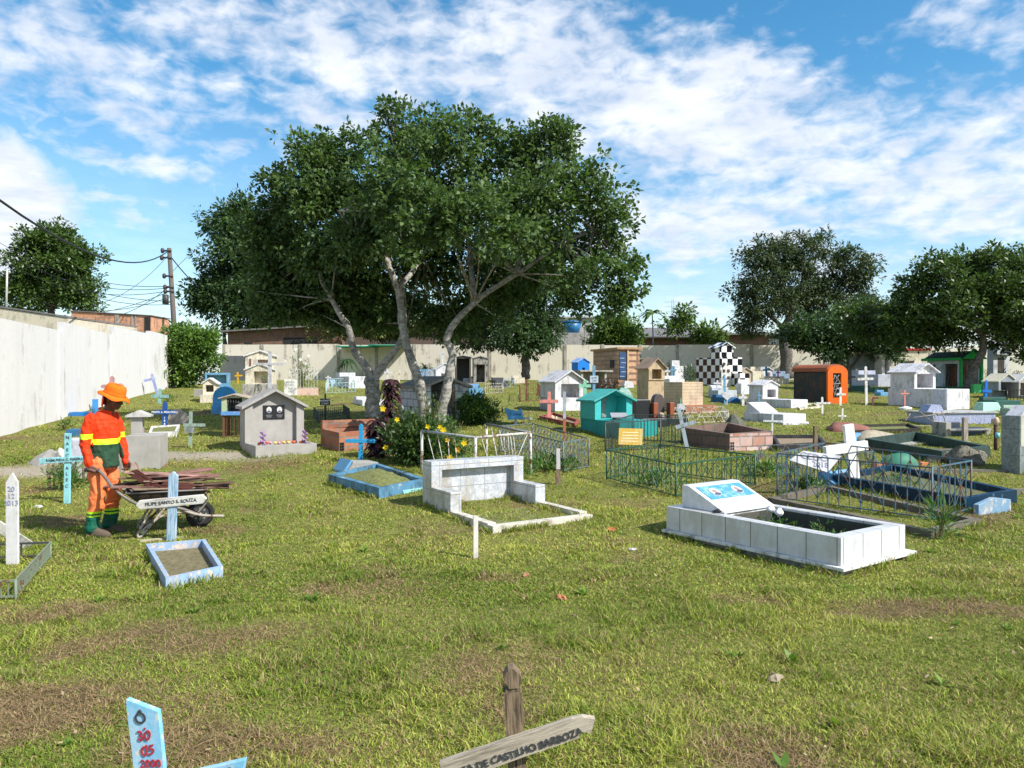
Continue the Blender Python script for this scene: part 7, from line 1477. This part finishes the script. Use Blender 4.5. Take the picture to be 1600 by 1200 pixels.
    def pick(c):
        z = c[:, 2]; side = np.abs((c - cen) @ rv); arm = np.minimum(np.minimum(dseg(c, A0, A1), dseg(c, A1, A2)), np.minimum(dseg(c, B0, B1), dseg(c, B1, B2))) < .085
        arm &= (side > .165) | (z < .70); res = np.zeros(len(c)); res[(~arm) & (z < 1.045) & (z > .985)] = 2; res[(~arm) & (z <= .985)] = 1; res[arm & (z < 1.10) & (z > 1.045)] = 2; return res
    solid(mb, 'shirt', .0085, [OR, GR, YL], root, pick, .017, 2, 3, .075)
    mb = MB(); mb.tube([Q(.02 + .073 * math.cos(a), .078 * math.sin(a), 1.352 - .02 * math.cos(a)) for a in [2 * math.pi * i / 18 for i in range(19)]], .008, 6); mb.build('collar', OR, root)
    # trousers
    mb = MB(); loft(mb, [(Q(-.03, 0, z), ra, rb, f, r) for z, ra, rb in ((.70, .118, .160), (.80, .125, .168), (.90, .118, .160))], 24)
    seg(mb, [hipN + up * .0, knN, Q(-.05, .113, .25), anN + up * .01], [.098, .080, .078, .074], 16); seg(mb, [hipF, knF, Q(-.005, -.105, .25), anF + up * .01], [.096, .078, .076, .072], 16)
    def pick2(c):
        z = c[:, 2]; res = np.zeros(len(c)); res[z < .265] = 2; res[(z < .245) & (z > .225)] = 1; res[z < .205] = 1; return res
    solid(mb, 'trousers', .0085, [OR2, GR2, YL], root, pick2, .020, 2, 8, .09)
    for (an, lab) in ((anN, None), (anF, None)):
        mb = MB(); s0 = 0; c = an + f * .055
        loft(mb, [(c + f * dx + up * (z - .08), ra, rb, f, r) for z, dx, ra, rb in ((-.01, .01, .145, .050), (.02, .01, .150, .054), (.045, .0, .135, .050), (.075, -.04, .085, .046), (.10, -.055, .06, .045))], 18); solid(mb, 'shoe', .007, [paint((.13, .10, .075), .3, .9)], root, None, .002, 3)
    # hat
    HM = paint((.86, .20, .03), .08, .85, (.5, .12, .03), 3); mb = MB(); rings = []; M4 = Matrix(((*hf,), (*r,), (*hu,))).transposed()
    prof = [(.192, .100, .045, 0), (.188, .092, .05, 0), (.0, 0, 0, 0)]
    n = 40; b0 = len(mb.v)
    P_ = [(0.0, .168), (.055, .170), (.088, .158), (.100, .135), (.106, .09), (.108, .062), (.122, .056), (.142, .046), (.162, .030), (.161, .024), (.141, .039), (.120, .049), (.102, .055), (.100, .09), (.095, .13), (.05, .162)]
    for j, (ra, z) in enumerate(P_):
        for i in range(n):
            a = 2 * math.pi * i / n; w = max(0, (ra - .105)) / .055; dz = w * (.012 * math.sin(3 * a + .6) + .010 * math.sin(5 * a) - .010 * math.cos(2 * a)); rx = max(ra, .001)
            mb.v.append(tuple(HQ(-.012 + rx * 1.08 * math.cos(a), rx * .94 * math.sin(a), z + dz - .012)))
    for j in range(len(P_)):
        j2 = (j + 1) % len(P_)
        for i in range(n): k = (i + 1) % n; mb.f.append((b0 + j * n + i, b0 + j * n + k, b0 + j2 * n + k, b0 + j2 * n + i)); mb.sm.append(True)
    hat = mb.build('hat', HM, root)
    mb = MB(); mb.tube([HQ(-.012 + .109 * 1.09 * math.cos(a), .109 * .95 * math.sin(a), .052) for a in [2 * math.pi * i / 30 for i in range(31)]], .004, 5); mb.build('hat_band', OR, hat)
    mb = MB(); ns = 9
    for i in range(ns):
        a = math.pi + (i - (ns - 1) / 2) * .26
        for j in range(5): q = j / 4; rr_ = .118 + .02 * q; p = HQ(-.012 + rr_ * math.cos(a), rr_ * .9 * math.sin(a), .04) + up * (-.155 * q) + f * (-.0 * q); mb.v.append(tuple(p))
    for i in range(ns - 1):
        for j in range(4): q = i * 5 + j; mb.f.append((q, q + 1, q + 6, q + 5)); mb.sm.append(True)
    o = mb.build('neck_flap', OR, hat); s = o.modifiers.new('s', 'SOLIDIFY'); s.thickness = .004
    return P, hnN, hd
WP, HN, HD = worker()
def wheelbarrow():
    root = bpy.data.objects.new('wheelbarrow', None); COL.objects.link(root); tag(root, 'dark steel wheelbarrow with white tubular frame heaped with old boards', 'wheelbarrow')
    wg = G(312, 824); root.location = wg                           # under the wheel
    grip = (WP + HN) - wg; e = Vector((-grip.x, -grip.y, 0)).normalized(); s = Vector((e.y, -e.x, 0)); up = Vector((0, 0, 1))   # e: forwards, s: to the near side
    Lr = -grip.dot(e); b = grip.dot(s) ; half = .27
    Q = lambda a, c, z: e * a + s * c + up * z
    off = 0.0
    FR = metal((.16, .14, .13), .35, .5); FRW = metal((.34, .30, .25), .45, .7); TR = paint((.018, .020, .022), .5, .5, (.10, .06, .04))
    # near handle runs from the grip to the wheel axle; the far one mirrors it
    c0 = .0 if abs(b) < .01 else 0
    for sd, lab in ((1, 'n'), (-1, 'f')):
        gx = Q(-Lr - .03, sd * .27 if sd < 0 else b + .0, grip.z); 
        if sd > 0: gx = grip - e * .05 + up * .012
        mb = MB(); limb(mb, [gx, gx + e * .12 + up * -.02, Q(-Lr + .26, sd * .235, .47), Q(-.56, sd * .20, .30), Q(-.25, sd * .15, .26), Q(0, sd * .085, .15), Q(.05, sd * .08, .14)], .017, .016, 3, 8); mb.build('handle_bar', FRW if False else FR, root)
        mb = MB(); mb.tube([gx - e * .02, gx + e * .12 + up * -.02], .021, 10); mb.build('grip', plain((.05, .045, .05), .5), root)
        mb = MB(); limb(mb, [Q(-.46, sd * .18, .31), Q(-.58, sd * .23, .12), Q(-.63, sd * .24, .012), Q(-.58, sd * .24, .010), Q(-.36, sd * .17, .28)], .013, .013, 4, 7); mb.build('leg', FRW, root)
        mb = MB(); limb(mb, [Q(-.62, sd * .24, .03), Q(-.36, sd * .17, .20), Q(-.10, sd * .085, .18), Q(.02, sd * .085, .15)], .012, .012, 5, 7); mb.build('brace', FRW, root)
        mb = MB(); limb(mb, [Q(-.04, sd * .09, .17), Q(.07, sd * .16, .33), Q(.02, sd * .24, .45)], .010, .010, 5, 7); mb.build('front_stay', FRW, root)
    mb = MB(); limb(mb, [Q(-.24, .12, .25), Q(-.02, .13, .16), Q(.24, .14, .13)], .016, .015, 5, 8); mb.build('nose_bar', FRW, root)
    mb = MB(); mb.tube([Q(-.61, .24, .03), Q(-.61, -.24, .03)], .011, 6); mb.build('cross_bar', FRW, root)
    # tray: open, tapered, with thickness
    top = [Q(-.74, .26, .46), Q(.06, .28, .455), Q(.06, -.28, .455), Q(-.74, -.26, .46)]; bot = [Q(-.54, .16, .31), Q(-.16, .16, .30), Q(-.16, -.16, .30), Q(-.54, -.16, .31)]
    mb = MB(); V = []
    n = 5
    for j in range(n + 1):
        t = j / n; g = math.sin(t * math.pi / 2)
        for i in range(4): V.append(bot[i].lerp(top[i], t) + (bot[i].lerp(top[i], g) - bot[i].lerp(top[i], t)).project(up) * -.8)
    mb.v = [tuple(v) for v in V]
    mb.f.append((0, 1, 2, 3)); mb.sm.append(False)
    for j in range(n):
        for i in range(4): k = (i + 1) % 4; mb.f.append((j * 4 + i, j * 4 + k, (j + 1) * 4 + k, (j + 1) * 4 + i)); mb.sm.append(True)
    tr = mb.build('tray', TR, root); so = tr.modifiers.new('s', 'SOLIDIFY'); so.thickness = .006; bv = tr.modifiers.new('b', 'BEVEL'); bv.width = .03; bv.segments = 3; bv.limit_method = 'ANGLE'; bv.angle_limit = R(30)
    mb = MB(); mb.tube([top[i % 4] for i in range(5)], .010, 7); mb.build('tray_rim', FR, tr)
    # wheel
    W = bpy.data.objects.new('wheel', None); COL.objects.link(W); W.parent = root
    mb = MB(); c = Q(0, 0, .150); nn = 32; b0 = 0
    for i in range(nn):
        a = 2 * math.pi * i / nn; d = e * math.cos(a) + up * math.sin(a)
        for j in range(10): q = 2 * math.pi * j / 10; mb.v.append(tuple(c + d * (.118 + .030 * math.cos(q) * (1.0 if j % 2 else 1.06)) + s * .034 * math.sin(q)))
    for i in range(nn):
        for j in range(10): mb.f.append((i * 10 + j, i * 10 + (j + 1) % 10, ((i + 1) % nn) * 10 + (j + 1) % 10, ((i + 1) % nn) * 10 + j)); mb.sm.append(True)
    mb.build('tyre', paint((.02, .02, .02), .4, .85, (.10, .08, .06)), W)
    mb = MB(); mb.tube([c - s * .02, c + s * .02], .095, 24); mb.build('rim', paint((.05, .05, .05), .4, .6), W); mb = MB(); mb.tube([c - s * .10, c + s * .10], .018, 10); mb.build('axle', FRW, W)
    for i in range(8): a = 2 * math.pi * i / 8; mb = MB(); q = c + (e * math.cos(a) + up * math.sin(a)) * .062; mb.tube([q - s * .0215, q + s * .0215], .010, 8); mb.build('rim_hole', plain((.25, .25, .22), .6), W)
    # the boards
    rr = random.Random(12); base = wg
    cols = [wood((.20, .12, .09), None, 'x'), wood((.24, .13, .105), None, 'x'), wood((.30, .22, .15), None, 'x'), wood((.13, .08, .055), None, 'x'), wood((.42, .25, .21), None, 'x')]
    names = 'deepest,very low,rather low,low buried,half buried,dark low,crooked low,thin low,short low,broad low,split low,rough low,lowest,second,third,fourth,fifth,sixth,seventh,eighth,ninth,tenth,eleventh,twelfth,thirteenth,fourteenth,fifteenth,sixteenth,seventeenth,eighteenth,nineteenth,twentieth,topmost'.split(',')
    ang0 = math.atan2(e.y, e.x)
    for i in range(32):
        L_ = rr.uniform(.45, .60) if i < 5 else rr.uniform(.55, 1.0); w = rr.uniform(.04, .10); h = rr.uniform(.010, .022); z = .37 + .0085 * i; top_ = i > 25
        mb = MB(); j_ = rr.uniform(-.02, .02); mb.prism([(-L_ / 2, -h / 2), (L_ / 2 + j_, -h / 2), (L_ / 2 - j_, h / 2), (-L_ / 2 + j_, h / 2)], -w / 2, w / 2)
        o = mb.build('board', cols[4 if top_ and i % 2 else (1 if top_ else i % 4)], None, .002); a = rr.uniform(-.42, -.26) if i < 5 else rr.uniform(-.58, -.10)
        if top_: a = rr.uniform(-.42, -.18); L_ = 1.1
        o.location = base + Q(a, rr.uniform(-.20, .22) * (1 if not top_ else .9), z); o.rotation_euler = (rr.uniform(-.35, .35), rr.uniform(-.10, .14) if i > 5 else rr.uniform(-.03, .03), ang0 + rr.uniform(-.22, .22))
        tag(o, names[i] + ' board in the stack of old wood heaped in the wheelbarrow', 'board', 'boards heaped in the wheelbarrow')
    mb = MB(); mb.prism([(-.24, -.045), (.22, -.05), (.25, .03), (-.18, .05)], -.008, .008); o = mb.build('board', wood((.13, .045, .038), None, 'x')); o.location = base + Q(-.52, .22, .56); o.rotation_euler = (R(15), R(38), ang0); tag(o, 'dark red broken board standing askew on the near side of the load', 'board', 'boards heaped in the wheelbarrow')
    mb = MB(); mb.prism([(-.05, -.05), (.20, -.06), (.22, .05), (-.08, .06), (-.12, 0)], -.008, .008); o = mb.build('board', wood((.15, .055, .045), None, 'x')); o.location = base + Q(-.30, .24, .50); o.rotation_euler = (R(12), R(5), ang0); tag(o, 'wide dark red board leaning on the near rim of the barrow', 'board', 'boards heaped in the wheelbarrow')
    mb = MB(); mb.box(-.10, .12, -.008, .008, -.018, .018); o = mb.build('board', wood((.45, .30, .22), None, 'x')); o.location = base + Q(-.62, .1, .68); o.rotation_euler = (0, R(62), ang0); tag(o, 'short pale stick poking up at the handle end of the load', 'board', 'boards heaped in the wheelbarrow')
wheelbarrow()
grass()
def litter():
    g = np.random.default_rng(5); n = 3600
    y = 2.2 * (24 / 2.2) ** g.random(n); x = g.uniform(-1, 1, n) * (.75 * y + .6); z = zg(x, y) + .012 + .02 * g.random(n)
    ok = (x > -11.1 - .237 * (y - 16.7) + .2) & (g.random(n) < np.clip(.25 + 1.5 * (fbm(x, y, 1.7, 41) - .4), .05, 1))
    for poly in KEEP: ok &= ~inpoly(x, y, poly)
    x, y, z = x[ok], y[ok], z[ok]; n = len(x); a = g.uniform(0, 6.28, n); s = g.uniform(.007, .022, n); t = g.normal(0, .35, n)
    D = np.stack([np.cos(a), np.sin(a), t], 1) * s[:, None]; S = np.stack([-np.sin(a), np.cos(a), g.normal(0, .3, n)], 1) * (s * g.uniform(.25, .5, n))[:, None]; B = np.stack([x, y, z], 1)
    V = np.stack([B - D, B + S, B + D, B - S], 1).reshape(-1, 3)
    m, nt, p = nodemat('litter'); b = NB(nt); A = nt.nodes.new('ShaderNodeAttribute'); A.attribute_name = 'tint'; nt.links.new(b.mix(A.outputs['Fac'], (.10, .055, .03), (.46, .34, .20)), p.inputs[0]); p.inputs['Roughness'].default_value = .8
    tag(link('fallen_leaves', np_mesh('fallen_leaves', V, np.arange(n * 4).reshape(n, 4), {'tint': ('FACE', g.random(n))}), m), 'dry brown leaves and chaff scattered over the lawn', 'leaf litter', kind='stuff')
def weeds():
    g = np.random.default_rng(6); n = 80; y = 2.4 * (20 / 2.4) ** g.random(n); x = g.uniform(-1, 1, n) * (.75 * y + .6); ok = (x > -11.1 - .237 * (y - 16.7) + .3)
    for poly in KEEP: ok &= ~inpoly(x, y, poly)
    x, y = x[ok], y[ok]; Vs = []; T_ = []
    for i in range(len(x)):
        m = g.integers(6, 16); r = g.uniform(.03, .10); zc = float(zg(x[i], y[i])); a = g.uniform(0, 6.28, m); L_ = r * g.uniform(.6, 1.3, m); el = g.uniform(.15, 1.1, m)
        tt = g.uniform(0, 1)
        for j in range(m):
            d = np.array([math.cos(a[j]) * math.cos(el[j]), math.sin(a[j]) * math.cos(el[j]), math.sin(el[j])]); s = np.array([-math.sin(a[j]), math.cos(a[j]), 0]) * L_[j] * .17; b0 = np.array([x[i], y[i], zc]) ; q = b0 + d * L_[j] * .5
            Vs += [b0, q + s, b0 + d * L_[j] - np.array([0, 0, L_[j] * .15]), q - s]; T_.append(tt)
    V = np.array(Vs); tag(link('weeds', np_mesh('weeds', V, np.arange(len(V)).reshape(-1, 4), {'tint': ('FACE', np.array(T_))}), leafmat((.10, .19, .025), (.24, .34, .06), .35)), 'broad leaved weeds dotted through the mown grass', 'weeds', kind='stuff')
litter(); weeds()
